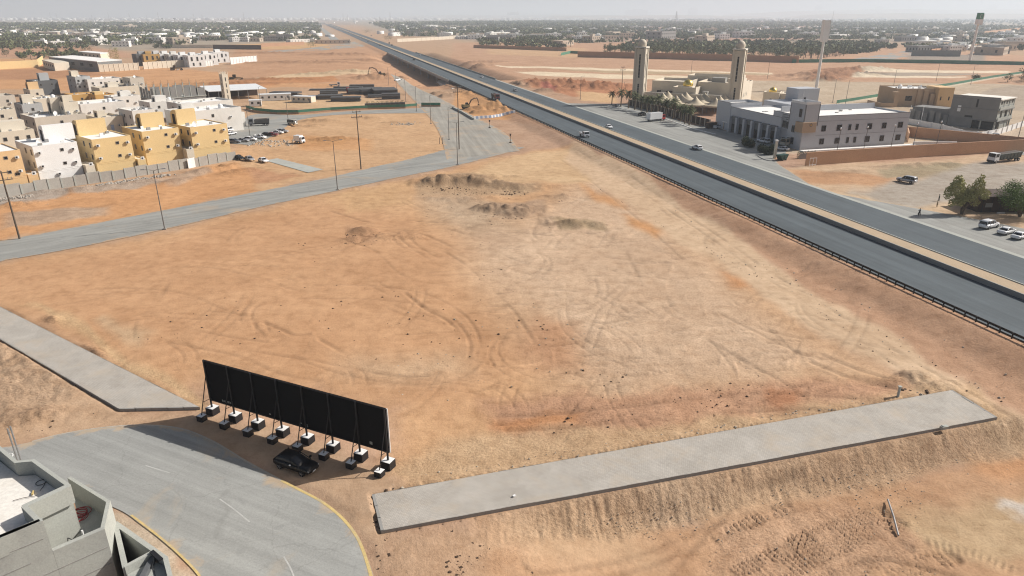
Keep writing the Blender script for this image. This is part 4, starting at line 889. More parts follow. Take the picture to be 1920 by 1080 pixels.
car('sedan', 'white', gp(1466, 282, Z1), HA + .5, 'white car in the shade beside the pale gate pillar', None, z=Z1 + .06)
car('hatch', 'grey', gp(1155, 201, Z1), HA + .2, 'grey car parked at the first palm by the minaret shadow', None, z=Z1 + .06)
# left: cars around the housing street
hA = R(50)
for px, py, k, c, h, lb in ((448, 299, 'sedan', 'black', hA - 1.5, 'black car parked at the end of the grey block wall'), (468, 301, 'sedan', 'silver', hA - 1.7, 'silver car parked second from the end of the block wall'), (494, 304, 'sedan', 'white', hA - 1.7, 'white sedan parked on the pale pad beside the block wall'),
                           (440, 268, 'hatch', 'grey', hA - 1.0, 'grey hatchback parked at the corner of the last yellow house'), (456, 266, 'sedan', 'silver', hA - 1.0, 'silver sedan second in the row beside the yellow house'), (470, 264, 'hatch', 'white', hA - 1.0, 'white hatchback third in the row beside the yellow house'),
                           (488, 260, 'pickup', 'white', hA - 1.3, 'white pickup in the middle of the parked row'), (500, 255, 'sedan', 'black', hA - 1.0, 'black sedan next to the dark red car'), (511, 255, 'sedan', 'red', hA - 1.0, 'dark red sedan in the parked row'), (521, 251, 'sedan', 'white', hA - 1.0, 'white sedan beside the dark red car'), (530, 249, 'hatch', 'silver', hA - 1.0, 'silver hatchback last in the parked row on the sand'),
                           (434, 253, 'sedan', 'white', hA + .3, 'white sedan parked beside the wall of the long white house, nearest'), (433, 246, 'suv', 'white', hA + .3, 'white four wheel drive parked beside the long white house, middle'), (438, 240, 'sedan', 'grey', hA + .3, 'grey sedan parked beside the long white house, farthest')):
    car(k, c, at(px, py), h, lb, 'cars parked by the housing street')
car('van', 'beige', at(549, 234), hA - 1.45, 'pale minibus standing alone at the edge of the sandy lot', None, cat='minibus', name='minibus')
for px, py, k, c in ((745, 152, 'pickup', 'white'), (748, 150, 'sedan', 'beige')):
    car(k, c, at(px, py), hA, ('white pickup on the track beside the excavator mound', 'beige car on the track beside the excavator mound')[c == 'beige'], None, True)

def wheelset(t, xs, hy, r=.5, w_=.3):
    me = MB().tube((0, -w_ / 2, 0), (0, w_ / 2, 0), r, r, 14); me.cur = 1; me.tube((0, -w_ / 2 - .01, 0), (0, w_ / 2 + .01, 0), r * .5, r * .5, 10)
    me = me.mesh('wheel', ['tyre', 'rim'])
    for x in xs:
        for s in (-1, 1): link('wheel', me, t, (x, s * hy, r))
def cab(t, x0, x1, hw_, z0, z1, mat):
    MB().hexa([(x0, -hw_, z0), (x1, -hw_, z0), (x1, hw_, z0), (x0, hw_, z0)], [(x0, -hw_ * .95, z1), (x1 - .25, -hw_ * .92, z1), (x1 - .25, hw_ * .92, z1), (x0, hw_ * .95, z1)]).obj('cab', mat, t)
    zw = z0 + (z1 - z0) * .5; f = .25 * .5
    MB().hexa([(x1 - f - .0, -hw_ * .86, zw), (x1 - f + .02, -hw_ * .86, zw), (x1 - f + .02, hw_ * .86, zw), (x1 - f - .0, hw_ * .86, zw)], [(x1 - .24, -hw_ * .84, z1 - .12), (x1 - .20, -hw_ * .84, z1 - .12), (x1 - .20, hw_ * .84, z1 - .12), (x1 - .24, hw_ * .84, z1 - .12)]).obj('windscreen', 'glass', t)
    for s in (-1, 1): MB().box(x0 + .35, x1 - .45, s * hw_ * .965 - .02, s * hw_ * .965 + .02, zw, z1 - .18).obj('side_window', 'glass', t)
    for s in (-1, 1): MB().box(x1 - .02, x1 + .04, s * hw_ * .7 - .2, s * hw_ * .7 + .2, z0 + .25, z0 + .45).obj('headlight', 'headlight', t)
def boxtruck(name, label, pos, head, Lc, Lb, hb, cabmat, boxmat, cat='truck', bed=False):
    t = thing(name, label, cat, pos, head); hw_ = 1.2
    MB().box(-Lb, Lc, -.45, .45, .55, .9).obj('chassis', 'black_steel', t)
    cab(t, .1, Lc, 1.1, .6, 2.5 if not bed else 2.2, cabmat)
    if bed:
        MB().box(-Lb, -.05, -hw_, hw_, .95, 1.1).obj('flatbed', boxmat, t)
        for a in ((-Lb, -.05, -hw_, -hw_ + .06), (-Lb, -.05, hw_ - .06, hw_), (-Lb, -Lb + .06, -hw_ + .06, hw_ - .06)): MB().box(a[0], a[1], a[2], a[3], 1.1, 1.5).obj('side_board', boxmat, t)
        MB().box(-.12, -.05, -hw_ + .06, hw_ - .06, 1.1, 2.3).obj('headboard', 'black_steel', t)
    else: MB().box(-Lb, -.05, -hw_, hw_, .95, .95 + hb).obj('cargo_box', boxmat, t)
    wheelset(t, (-Lb + 1.1, Lc - .8), .95, .42); return t
boxtruck('flatbed_truck', 'white flatbed truck coming along the near carriageway beside the guardrail', onroad(1097, 257).to_tuple()[:2] + (ZR + .02,), DN, 1.9, 3.6, 0, 'car_white', 'car_white', bed=True)
boxtruck('box_truck', 'white box truck with a red cab parked in front of the palms', gp(1238, 226, Z1).to_tuple()[:2] + (Z1 + .05,), math.atan2(*(gp(1260, 224, Z1) - gp(1222, 228, Z1)).to_tuple()[:2][::-1]), 2.0, 7.2, 2.7, 'red_paint', 'car_white')
boxtruck('container_unit', 'small white box trailer standing on the sand right of the parked cars', at(566, 269), hA - 1.2, .9, 2.6, 2.0, 'car_white', 'car_white', 'trailer')
def bigtruck(label, pos, head, cabmat, bodymat, Lb=6.5, name='dump_truck'):
    t = thing(name, label, 'truck', pos, head)
    MB().box(-Lb, 2.4, -.5, .5, .7, 1.1).obj('chassis', 'black_steel', t); cab(t, .4, 2.5, 1.25, .75, 3.1, cabmat)
    MB().box(2.5, 2.6, -1.2, 1.2, .5, .95).obj('bumper', 'black_steel', t)
    MB().hexa([(-Lb, -1.1, 1.15), (.1, -1.1, 1.15), (.1, 1.1, 1.15), (-Lb, 1.1, 1.15)], [(-Lb - .2, -1.25, 2.9), (.1, -1.25, 2.7), (.1, 1.25, 2.7), (-Lb - .2, 1.25, 2.9)]).obj('dump_body', bodymat, t)
    for i in range(7):
        x = -Lb + .4 + i * (Lb - .6) / 6
        for s in (-1, 1): MB().box(x - .07, x + .07, s * 1.2 - .1, s * 1.2 + .1, 1.2, 2.72).obj('body_rib', bodymat, t)
    MB().hexa([(-Lb + .2, -1.0, 2.7), (-.1, -1.0, 2.6), (-.1, 1.0, 2.6), (-Lb + .2, 1.0, 2.7)], [(-Lb + 1, -.5, 3.0), (-1, -.5, 2.9), (-1, .5, 2.9), (-Lb + 1, .5, 3.0)]).obj('load', 'brown_wood', t)
    wheelset(t, (-Lb + .9, -Lb + 2.3, 1.5), 1.05, .52, .4); return t
bigtruck('white cabbed dump truck with dark ribbed body parked at the end of the wall', gp(1866, 305, Z1).to_tuple()[:2] + (Z1 + .05,), PA + math.pi + .12, 'car_white', 'dump_green', 10)
bigtruck('dark dump truck with red markings driving on the near carriageway', onroad(931, 187).to_tuple()[:2] + (ZR + .02,), DN, 'car_red', 'pipe_black', 7)
bigtruck('dark truck parked at the street end beside the long white house', at(478, 236), hA + 2.6, 'car_grey', 'pipe_black', 6)
t = bigtruck('grey fire engine parked in the shade in front of the station wing', gp(1476, 276, Z1).to_tuple()[:2] + (Z1 + .05,), HA + 1.75, 'car_beige', 'car_grey', 6.5, 'fire_engine')

# ------------------------------------------------------------------ lamp posts and power poles
LAMPS = {}
def lamp(px, py, H, arms, head, label, group, z=None):
    q = at(px, py) if z is None else gp(px, py, z); key = (H, arms)
    if key in LAMPS: return dup(LAMPS[key], q, head, label, group)
    t = thing('street_lamp', label, 'street lamp', q, head, group)
    MB().box(-.3, .3, -.3, .3, -.3, .25).obj('base', 'conc_dark', t)
    MB().tube((0, 0, .2), (0, 0, H), .13, .075, 8).obj('pole', 'lamp_grey', t)
    for s in ((1, -1) if arms == 2 else (1,)):
        MB().path([(0, 0, H - .15), (s * .7, 0, H + .12), (s * 1.8, 0, H + .25)], .045, 5).obj('arm', 'lamp_grey', t)
        MB().hexa([(s * 1.7, -.16, H + .16), (s * 2.5, -.12, H + .2), (s * 2.5, .12, H + .2), (s * 1.7, .16, H + .16)], [(s * 1.7, -.13, H + .32), (s * 2.5, -.1, H + .32), (s * 2.5, .1, H + .32), (s * 1.7, .13, H + .32)]).obj('lamp_head', 'steel', t)
    LAMPS[key] = cache(t); return t
SR = R(38)
SG = 'street lamps along the side road'
lamp(309, 430, 13.2, 2, SR - .4, 'double armed lamp post nearest the camera on the side road edge', SG)
lamp(633, 356, 13.2, 2, SR - .4, 'double armed lamp post on the side road edge left of the rubble mound', SG)
lamp(858, 309, 13.2, 2, SR - .4, 'double armed lamp post on the near edge where the side road meets the access road', SG)
lamp(37 - 1, 470 - 300, 0, 0, 0, '', '') if False else None
AG = 'street lamps along the access road to the underpass'
for i, (px, py) in enumerate([(842, 262), (808, 232), (781, 209), (761, 191), (744, 176), (729, 160)]):
    lamp(px, py, 12.0, 1, .3, ['single arm lamp post at the mouth of the access road, nearest the junction', 'second single arm lamp post up the access road from the junction', 'third single arm lamp post on the access road, above the green hoarding end', 'fourth single arm lamp post on the access road beside the water barriers', 'fifth single arm lamp post on the access road right of the pipe yard', 'farthest single arm lamp post on the access road by the excavator'][i], AG)
for px, py, lb in ((541, 230, 'thin lamp post beside the pale minibus'), (470, 263, 'thin lamp post among the parked cars by the yellow house'), (490, 205, 'thin lamp post in front of the white site cabin')):
    lamp(px, py, 11.0, 1, 1.0, lb, 'lamp posts of the housing street')
for px, py, lb in ((1088, 186, 'thin lamp post in front of the red earth mound'), (1295, 146, 'thin lamp post behind the mosque dome'), (1439, 147, 'thin lamp post behind the right minaret'), (1585, 196, 'leaning thin lamp post behind the tall white pylon sign'), (1674, 168, 'thin lamp post left of the tan villa roof'), (1755, 152, 'thin lamp post above the tan villa'), (1820, 158, 'thin lamp post above the grey shell'), (1561, 193, 'short thin lamp post left of the green fence end'), (1537, 136, 'thin lamp post on the ridge by the pylon sign'), (1905, 273, 'slim lamp post on the back street at the right edge')):
    lamp(px, py, 12.0 if py < 250 else 13.0, 1, PA, lb, 'lamp posts of the right hand field', Z1)
def wall_lamp(px, py, lb):
    q = gp(px, py, Z1); t = thing('yard_lamp', lb, 'street lamp', q, PA, 'lamps along the fire station boundary wall')
    MB().path([(0, 0, 0), (0, 0, 5), (.15, 0, 7.0), (.1, 0, 8.3)], [.1, .09, .08, .07], 6).obj('pole', 'lamp_grey', t)
    m_ = MB(); m_.smooth = True; m_.lathe([(.05, 8.2), (.24, 8.35), (.3, 8.6), (.2, 8.85), (.03, 8.95)], 10).obj('globe', 'white_metal', t)
for px, py, lb in ((1568, 290, 'globe lamp inside the orange wall, nearest the station corner'), (1618, 287, 'second globe lamp along the orange wall'), (1669, 283, 'third globe lamp along the orange wall'), (1711, 279, 'fourth globe lamp along the orange wall'), (1755, 275, 'last globe lamp along the orange wall by the side court')): wall_lamp(px, py, lb)

def power(px, py, H, label, head=.6, z=None, arms=2):
    q = at(px, py) if z is None else gp(px, py, z); t = thing('power_pole', label, 'utility pole', q, head)
    MB().tube((0, 0, -.5), (0, 0, H), .21, .13, 8).obj('pole', 'wood_pole', t)
    for k in range(arms):
        z_ = H - .35 - k * 1.5
        MB().box(-1.7 if k else -1.3, 1.7 if k else 1.3, -.07, .07, z_ - .09, z_ + .09).obj('crossarm', 'wood_pole', t)
        for x in ((-1.5, -.8, .8, 1.5) if k else (-1.1, 0, 1.1)):
            MB().tube((x, 0, z_ + .09), (x, 0, z_ + .5), .07, .05, 6).obj('insulator', 'steel', t)
    return t
power(677, 317, 17.6, 'dark power pole on the far edge of the side road, left of centre', .5)
power(861, 280, 21.5, 'tallest dark power pole at the mouth of the access road', .3)
power(37, 448, 14.5, 'dark power pole at the left edge on the side road', .8)
power(1165, 182, 16.5, 'power pole with crossarms left of the left minaret', PA, Z1)
q = at(1177, 185); t = thing('stay_pole', 'thin leaning stay pole beside the power pole by the minaret', 'pole', q, 0)
MB().tube((0, 0, 0), (-2.5, 0, 9), .1, .07, 6).obj('pole', 'wood_pole', t)

# ------------------------------------------------------------------ small things on the plot
def one(mb, name, mats, label, cat, loc=(0, 0, 0), rz=0, group=None):
    o = mb.obj(name, mats); o.location = loc; o.rotation_euler = (0, 0, rz); return tag(o, label, cat, group)
q = gp(1683, 745, .3); mb = MB(); mb.tube((0, 0, -.3), (0, 0, 1.5), .16, .16, 8); mb.box(-.2, .2, -.2, .2, 1.5, 1.56)
one(mb, 'marker_post', 'conc', 'short concrete marker post at the far edge of the paved slab', 'post', q)
q = gp(1770, 803, .4); one(MB().box(-.45, .45, -.22, .22, -.05, .3).box(-.3, -.1, -.18, .18, .3, .38), 'concrete_block', 'conc', 'small pale concrete block on the near edge of the paved slab', 'block', q, .3)
a, c = gp(1664, 938, -2.0), gp(1684, 1005, -2.0)
mb = MB(); mb.path([a + Vector((0, 0, .12)), (a + c) / 2 + Vector((.05, 0, .16)), c + Vector((0, 0, .10))], .09, 8); one(mb, 'dropped_pipe', 'steel', 'grey pipe lying on the churned ground below the berm', 'pipe')
q = gp(964, 930, .42); one(MB().box(-.14, .14, -.1, .1, 0, .1), 'paper_scrap', 'white_paint', 'white scrap lying on the paved slab', 'litter', q, .6)
q = gp(955, 1040, -1.0); one(MB().path([q + Vector((-1.1, 1.4, .1)), q + Vector((0, 0, .15)), q + Vector((1.3, -1.9, .1))], .05, 5), 'bent_rod', 'brown_wood', 'bent dark rod lying below the left end of the berm', 'rod')
q = gp(1095, 1010, -2.2); one(MB().path([gp(1064, 999, -2.2) + Vector((0, 0, .1)), gp(1092, 1006, -2.2) + Vector((0, 0, .18)), gp(1119, 1018, -2.2) + Vector((0, 0, .08))], .045, 5), 'dry_branch', 'brown_wood', 'thin dry branch lying below the berm', 'branch')
q = at(827, 270); t = thing('twin_post', 'pair of short dark posts left of the junction', 'post', q)
for x in (-.5, .5): MB().tube((x, 0, 0), (x, 0, 2.4), .12, .1, 6).obj('post', 'wood_pole', t)
for i, (px, py) in enumerate([(918, 240), (957, 268)]):
    q = at(px, py); mb = MB(); mb.box(-.35, .35, -.35, .35, 0, .4); mb.tube((0, 0, .4), (0, 0, 3.4), .09, .07, 6); mb.box(-.3, .3, -.06, .06, 2.6, 3.4)
    one(mb, 'sign_post', 'wood_pole', ('short dark sign post on a block near the sand heap', 'short dark sign post on a block at the road corner')[i], 'sign', q, .3)
ico = MB()
def stones(name, mat, pts, kind='stuff'):
    V = []; Q = []
    for x, y, z, r in pts:
        a0 = rng.uniform(0, 6.28); b_ = len(V); k = 5
        for j in range(k): rr = r * rng.uniform(.7, 1.2); V.append((x + rr * math.cos(a0 + j * 6.283 / k) * 1.2, y + rr * math.sin(a0 + j * 6.283 / k), z - .03))
        for j in range(k): rr = r * rng.uniform(.4, .8); V.append((x + rr * math.cos(a0 + j * 6.283 / k), y + rr * math.sin(a0 + j * 6.283 / k), z + r * rng.uniform(.4, .8)))
        for j in range(k): Q.append((b_ + j, b_ + (j + 1) % k, b_ + k + (j + 1) % k, b_ + k + j))
        Q.append((b_ + k, b_ + k + 1, b_ + k + 2, b_ + k + 3)); Q.append((b_ + k, b_ + k + 3, b_ + k + 4, b_ + k + 4)[:4] if False else (b_ + k, b_ + k + 3, b_ + k + 4, b_ + k))
    me = bpy.data.meshes.new(name); me.from_pydata(V, [], [q_ if q_[0] != q_[3] else q_[:3] for q_ in Q]); me.materials.append(M[mat]); me.update()
    return tag(link(name, me), kind=kind)
def scatter(polys, n, rlo, rhi, z0=0.0):
    out = []
    for P, k in polys:
        for _ in range(int(n * k)):
            j = rng.integers(len(P)); a, b_ = P[j], P[(j + 1) % len(P)]; c = np.mean(P, 0); u, v = rng.random(), rng.random()
            if u + v > 1: u, v = 1 - u, 1 - v
            px, py = c + u * (np.array(a) - c) + v * (np.array(b_) - c); q = gp(px, py, z0)
            out.append((q.x, q.y, H0(q.x, q.y), rlo * (rhi / rlo) ** (rng.random() ** 2.2)))
    return out
stones('dark_clods', 'clod', scatter([([(380, 470), (900, 430), (1060, 640), (700, 720), (250, 640)], .5), ([(700, 1000), (900, 985), (1000, 1060), (960, 1100), (710, 1100)], .8), ([(1050, 690), (1500, 700), (1660, 735), (1000, 830)], .4), ([(780, 350), (1010, 345), (1100, 430), (800, 420)], .4), ([(0, 640), (230, 770), (0, 830)], .3), ([(690, 900), (760, 900), (720, 1000), (690, 990)], .12)], 420, .06, .22))
stones('mound_rubble', 'clod', scatter([([(780, 338), (880, 330), (1000, 350), (990, 362), (860, 362)], .5), ([(900, 380), (1010, 380), (1010, 408), (910, 404)], .3), ([(645, 428), (712, 430), (705, 455), (645, 458)], .2), ([(1030, 365), (1080, 366), (1075, 376), (1030, 376)], .08), ([(1690, 700), (1740, 705), (1760, 735), (1690, 725)], .1)], 620, .08, .32, .7))
stones('slope_stones', 'clod', scatter([([(1080, 330), (1200, 400), (1420, 530), (1700, 700), (1900, 820), (1900, 760), (1600, 590), (1300, 410)], 1.0), ([(1500, 700), (1680, 720), (1600, 760), (1460, 745)], .4)], 130, .05, .15))
stones('pale_stones', 'clod_pale', scatter([([(0, 372), (260, 340), (330, 335), (100, 380), (0, 410)], .8), ([(1080, 300), (1900, 700), (1900, 760), (1300, 470)], .6), ([(750, 900), (1400, 790), (1800, 720), (1780, 735), (700, 935)], .9), ([(440, 285), (540, 260), (560, 275), (470, 290)], .5), ([(720, 225), (790, 222), (800, 238), (730, 236)], .5), ([(500, 480), (1100, 560), (1500, 720), (760, 760)], .6)], 260, .05, .2))
stones('berm_stones', 'clod_pale', scatter([([(960, 1000), (1500, 900), (1900, 830), (1900, 900), (1400, 1000)], 1.0), ([(1350, 960), (1740, 940), (1760, 1080), (1300, 1090)], .5)], 700, .03, .10, -1.5))

# ------------------------------------------------------------------ unfinished building, near left corner
def near_building():
    T = 14.0; o = gp(40, 960, T)
    t = thing('unfinished_building', 'raw concrete house shell with parapets at the lower left corner', 'building', (o.x, o.y, 0)); inv = Matrix.Translation(-t.location)
    def part(nm, mb, mat):
        q = mb.obj(nm, mat); q.parent = t; q.matrix_parent_inverse = inv; return q
    g = lambda x, y, z=T: gp(x, y, z)
    D = lambda P, z=T: [tuple(g(x, y, z)[:2]) for x, y in P]
    A = [(-60, 790), (30, 866), (62, 863), (128, 910), (45, 949), (72, 976), (-70, 1036)]
    part('wall', MB().prism(D([(-62, 794), (28, 868), (62, 865), (124, 910), (46, 948), (68, 976), (-72, 1034)]), 0, 12.7), 'conc')
    part('roof', MB().prism(D([(-60, 800), (27, 869), (60, 867), (121, 910), (48, 947), (64, 975), (-70, 1030)]), 12.7, 12.9), 'roof_dust')
    for a, b, w_ in ((A[0], A[1], .26), (A[1], A[2], .26), (A[2], A[3], .26), (A[3], A[4], .42), (A[4], A[5], .30), (A[5], A[6], .34)):
        p, q = g(*a), g(*b); d = (q - p).normalized() * .06
        part('parapet', MB().bar(p - d, q + d, w_, 12.6, T + .004 * A.index(a)), 'conc')
    part('cable_conduit', MB().path([g(-40, 818, 13.3) + Vector((-.2, -.2, 0)), g(32, 869, 13.3) + Vector((-.15, -.2, 0))], .05, 6), 'yellow_line')
    # terrace one level down, its front flush with the facade
    B = [(130, 895), (203, 940), (192, 991)]; zt = 11.5; zw = 9.5
    part('terrace_floor', MB().prism(D([(60, 975), (124, 912)], 13.9) + D([(130, 897), (201, 941), (191, 989), (100, 1029)], zt), 9.6, 9.9), 'conc_wet')
    for a, b, w_ in ((B[0], B[1], .24), (B[1], B[2], .26)):
        p, q = g(*a, zt), g(*b, zt); d = (q - p).normalized() * .05
        part('parapet', MB().bar(p - d, q + d, w_, 0, zt + .004 * B.index(a)), 'conc')
    part('wall_pier', MB().bar(g(121, 917, 13.6), g(128, 914, 13.6), .34, 9.6, 13.5), 'conc')
    P0 = g(0, 1005, T); P0.z = 0; e2 = g(77, 974, T); e2.z = 0; dx = (e2 - P0).normalized(); nr = Vector((dx.y, -dx.x, 0)); q2 = g(192, 991, zt); tr = (q2 - P0).dot(dx)
    def fb(t0, t1, z0, z1, off, th, nm, m_): part(nm, MB().bar(P0 + dx * t0 + nr * off, P0 + dx * t1 + nr * off, th, z0, z1), m_)
    fb(-16, 2.25, 0, T + .02, .05, .34, 'facade', 'conc_wet'); fb(2.26, tr + .1, 0, zt + .02, .05, .34, 'facade', 'conc_wet')
    for z, t0, t1 in ((12.7, -16, 2.0), (10.0, -3, tr), (8.6, -3, tr), (7.3, -3, tr), (11.3, -16, 1.0)): fb(t0, t1, z, z + .05, .23, .03, 'joint', 'conc_dark')
    # side wing with the open light well
    W = [(216, 980), (310, 1046), (322, 1092)]
    for k, (a_, b_, w_) in enumerate(((W[0], W[1], .34), (W[1], W[2], .30), (W[0], (234, 1062), .32), ((234, 1062), (282, 1036), .26))):
        p, q = g(*a_, zw), g(*b_, zw); d = (q - p).normalized() * .05
        part('parapet', MB().bar(p - d, q + d, w_, 2.0, zw + .006 * k), 'conc')
    part('well_floor', MB().prism(D([(215, 985), (300, 1040), (282, 1036), (234, 1062)], zw), 1.8, 2.0), 'conc_dark')
    part('roof_slab', MB().prism(D([(236, 1064), (283, 1039), (306, 1048), (318, 1095), (300, 1140), (215, 1140)], zw), 8.6, 8.9), 'conc_wet')
    p, q = g(289, 1038, 9.3), g(262, 1088, 9.3); part('dark_beam', MB().bar(p, q, .35, 8.92, 9.3), 'dark_wall')
    p, q = g(284, 1034, 9.6), g(302, 1050, 9.6); part('dark_beam', MB().bar(p, q, .3, 9.56, 9.66), 'black_steel')
    p, q = g(288, 1068, 9.0), g(296, 1100, 9.0); part('roof_joint', MB().bar(p, q, .08, 8.9, 8.94), 'dark_wall')
    # loose things lying about up there
    c = g(150, 962, 9.95); mb = MB(); r_ = random.Random(4)
    for k in range(7):
        cx, cy = c.x + r_.uniform(-.12, .12) + (.0, .15)[k > 3], c.y + r_.uniform(-.1, .1) - (0, .65)[k > 3]; rr = r_.uniform(.45, .62)
        mb.path([(cx + rr * math.cos(u) * 1.1, cy + rr * math.sin(u), 9.95 + .03 * k) for u in np.linspace(0, 6.28, 20)[:-1]], .028, 5, True)
    one(mb, 'hose_coil', 'hose_red', 'coiled red hose lying on the terrace of the unfinished building', 'hose')
    c = g(77, 905, 12.95); mb = MB(); mb.path([(c.x + .32 * math.cos(u), c.y + .32 * math.sin(u), 12.97) for u in np.linspace(0, 6.28, 18)[:-1]], .025, 5, True); mb.path([(c.x + .32, c.y, 12.96), (c.x + .45, c.y - .5, 12.96), (c.x + .5, c.y - .9, 12.96)], .02, 5)
    one(mb, 'cable_loop', 'black_steel', 'small black cable loop on the dusty white roof', 'cable')
    c = g(20, 862, 13.1); mb = MB(); mb.path([(c.x + .22 * math.cos(u), c.y + .22 * math.sin(u), 13.4 + .12 * math.sin(u)) for u in np.linspace(0, 5.2, 14)], .03, 5); one(mb, 'wire_coil', 'white_metal', 'white wire coil hanging at the roof parapet corner', 'wire')
    c = g(128, 1012, 11.5); mb = MB(); mb.tube(c + Vector((-.15, 0, -.6)), c + Vector((0, 0, .15)), .03, .03, 5); mb.tube(c + Vector((0, 0, .15)), c + Vector((.35, .05, -.1)), .03, .03, 5); mb.tube(c + Vector((.1, 0, -.2)), c + Vector((.3, 0, -.1)), .025, .025, 5)
    one(mb, 'steel_bracket', 'black_steel', 'bent black bracket on the terrace wall', 'bracket')
    c = g(155, 1000, 10.6); one(MB().tube(c + Vector((0, 0, -.9)), c + Vector((0, 0, .25)), .07, .07, 8), 'drain_pipe', 'white_metal', 'short white pipe standing on the terrace', 'pipe')
    for i, (px, py) in enumerate([(28, 848), (37, 856)]):
        q = gp(px, py, 10.5); one(MB().tube((0, 0, 0), (0, 0, 13.4 if i else 12.8), .06, .06, 6), 'scaffold_tube', 'steel', ('shorter upright tube beside the roof parapet', 'taller upright tube beside the roof parapet')[i], 'tube', (q.x, q.y, 0))
    c = g(62, 925, 12.95); one(MB().box(-.05, .05, -.22, .22, 0, .1), 'timber_offcut', 'yellow_line', 'small yellow timber offcut on the dusty roof', 'timber', c, .4)
    c = g(45, 935, 12.95); one(MB().path([c + Vector((-.6, -.25, .03)), c + Vector((0, .05, .05)), c + Vector((.7, .28, .03))], .02, 5), 'rebar_rod', 'brown_wood', 'thin rusty rod lying on the dusty roof', 'rod')
near_building()

# ------------------------------------------------------------------ houses
WM = {}
def window_mesh(w_, h, deep=.09, frame='conc_dark', pane='glass', mull=True):
    k = (round(w_, 2), round(h, 2), frame, pane)
    if k in WM: return WM[k]
    mb = MB(); f = .07
    for a in ((-w_ / 2, w_ / 2, -h / 2 - f, -h / 2), (-w_ / 2, w_ / 2, h / 2, h / 2 + f), (-w_ / 2 - f, -w_ / 2, -h / 2 - f, h / 2 + f), (w_ / 2, w_ / 2 + f, -h / 2 - f, h / 2 + f)): mb.box(a[0], a[1], -deep, 0, a[2], a[3])
    if mull and w_ > .9: mb.box(-.025, .025, -deep + .02, -.02, -h / 2, h / 2)
    mb.cur = 1; mb.box(-w_ / 2, w_ / 2, -.02, .01, -h / 2, h / 2)
    WM[k] = mb.mesh('window', [frame, pane]); return WM[k]
def window(t, face, u, z, w_, h, W, D, **k):   # face F (y=0), L (x=0), R (x=W), B (y=D)
    me = window_mesh(w_, h, **k)
    loc, rz = {'F': ((u, 0, z), 0), 'L': ((0, u, z), -math.pi / 2), 'R': ((W, u, z), math.pi / 2), 'B': ((u, D, z), math.pi)}[face]
    return link('window', me, t, loc, rz)
def ac_mesh():
    if 'ac' in WM: return WM['ac']
    mb = MB(); mb.box(-.45, .45, -.62, -.22, -.32, .32); mb.cur = 1; mb.box(-.38, .10, -.64, -.62, -.25, .25); mb.cur = 2
    for x in (-.35, .35): mb.box(x - .03, x + .03, -.6, 0, -.38, -.32)
    mb.box(-.5, .5, -.16, -.02, -.05, .05)
    WM['ac'] = mb.mesh('ac_unit', ['white_metal', 'opening', 'steel']); return WM['ac']
def tank_mesh():
    if 'tk' not in WM:
        mb = MB(); mb.smooth = True; mb.lathe([(.9, 0), (.95, .2), (.95, 1.3), (.7, 1.6), (.25, 1.7), (.25, 1.85)], 14); WM['tk'] = mb.mesh('water_tank', 'white_metal')
    return WM['tk']
def dish_mesh():
    if 'ds' not in WM:
        mb = MB(); mb.smooth = True; n = 14; vs = []
        for k, (r, d) in enumerate(((.05, 0), (.35, .05), (.65, .17), (.9, .34))): vs += [(r * math.cos(2 * math.pi * i / n), -.3 - d, 1.0 + r * math.sin(2 * math.pi * i / n)) for i in range(n)]
        mb.add(vs, [(k * n + i, (k + 1) * n + i, (k + 1) * n + (i + 1) % n, k * n + (i + 1) % n) for k in range(3) for i in range(n)]); mb.tube((0, 0, 0), (0, -.25, 1), .05, .05, 6); WM['ds'] = mb.mesh('satellite_dish', 'white_paint')
    return WM['ds']
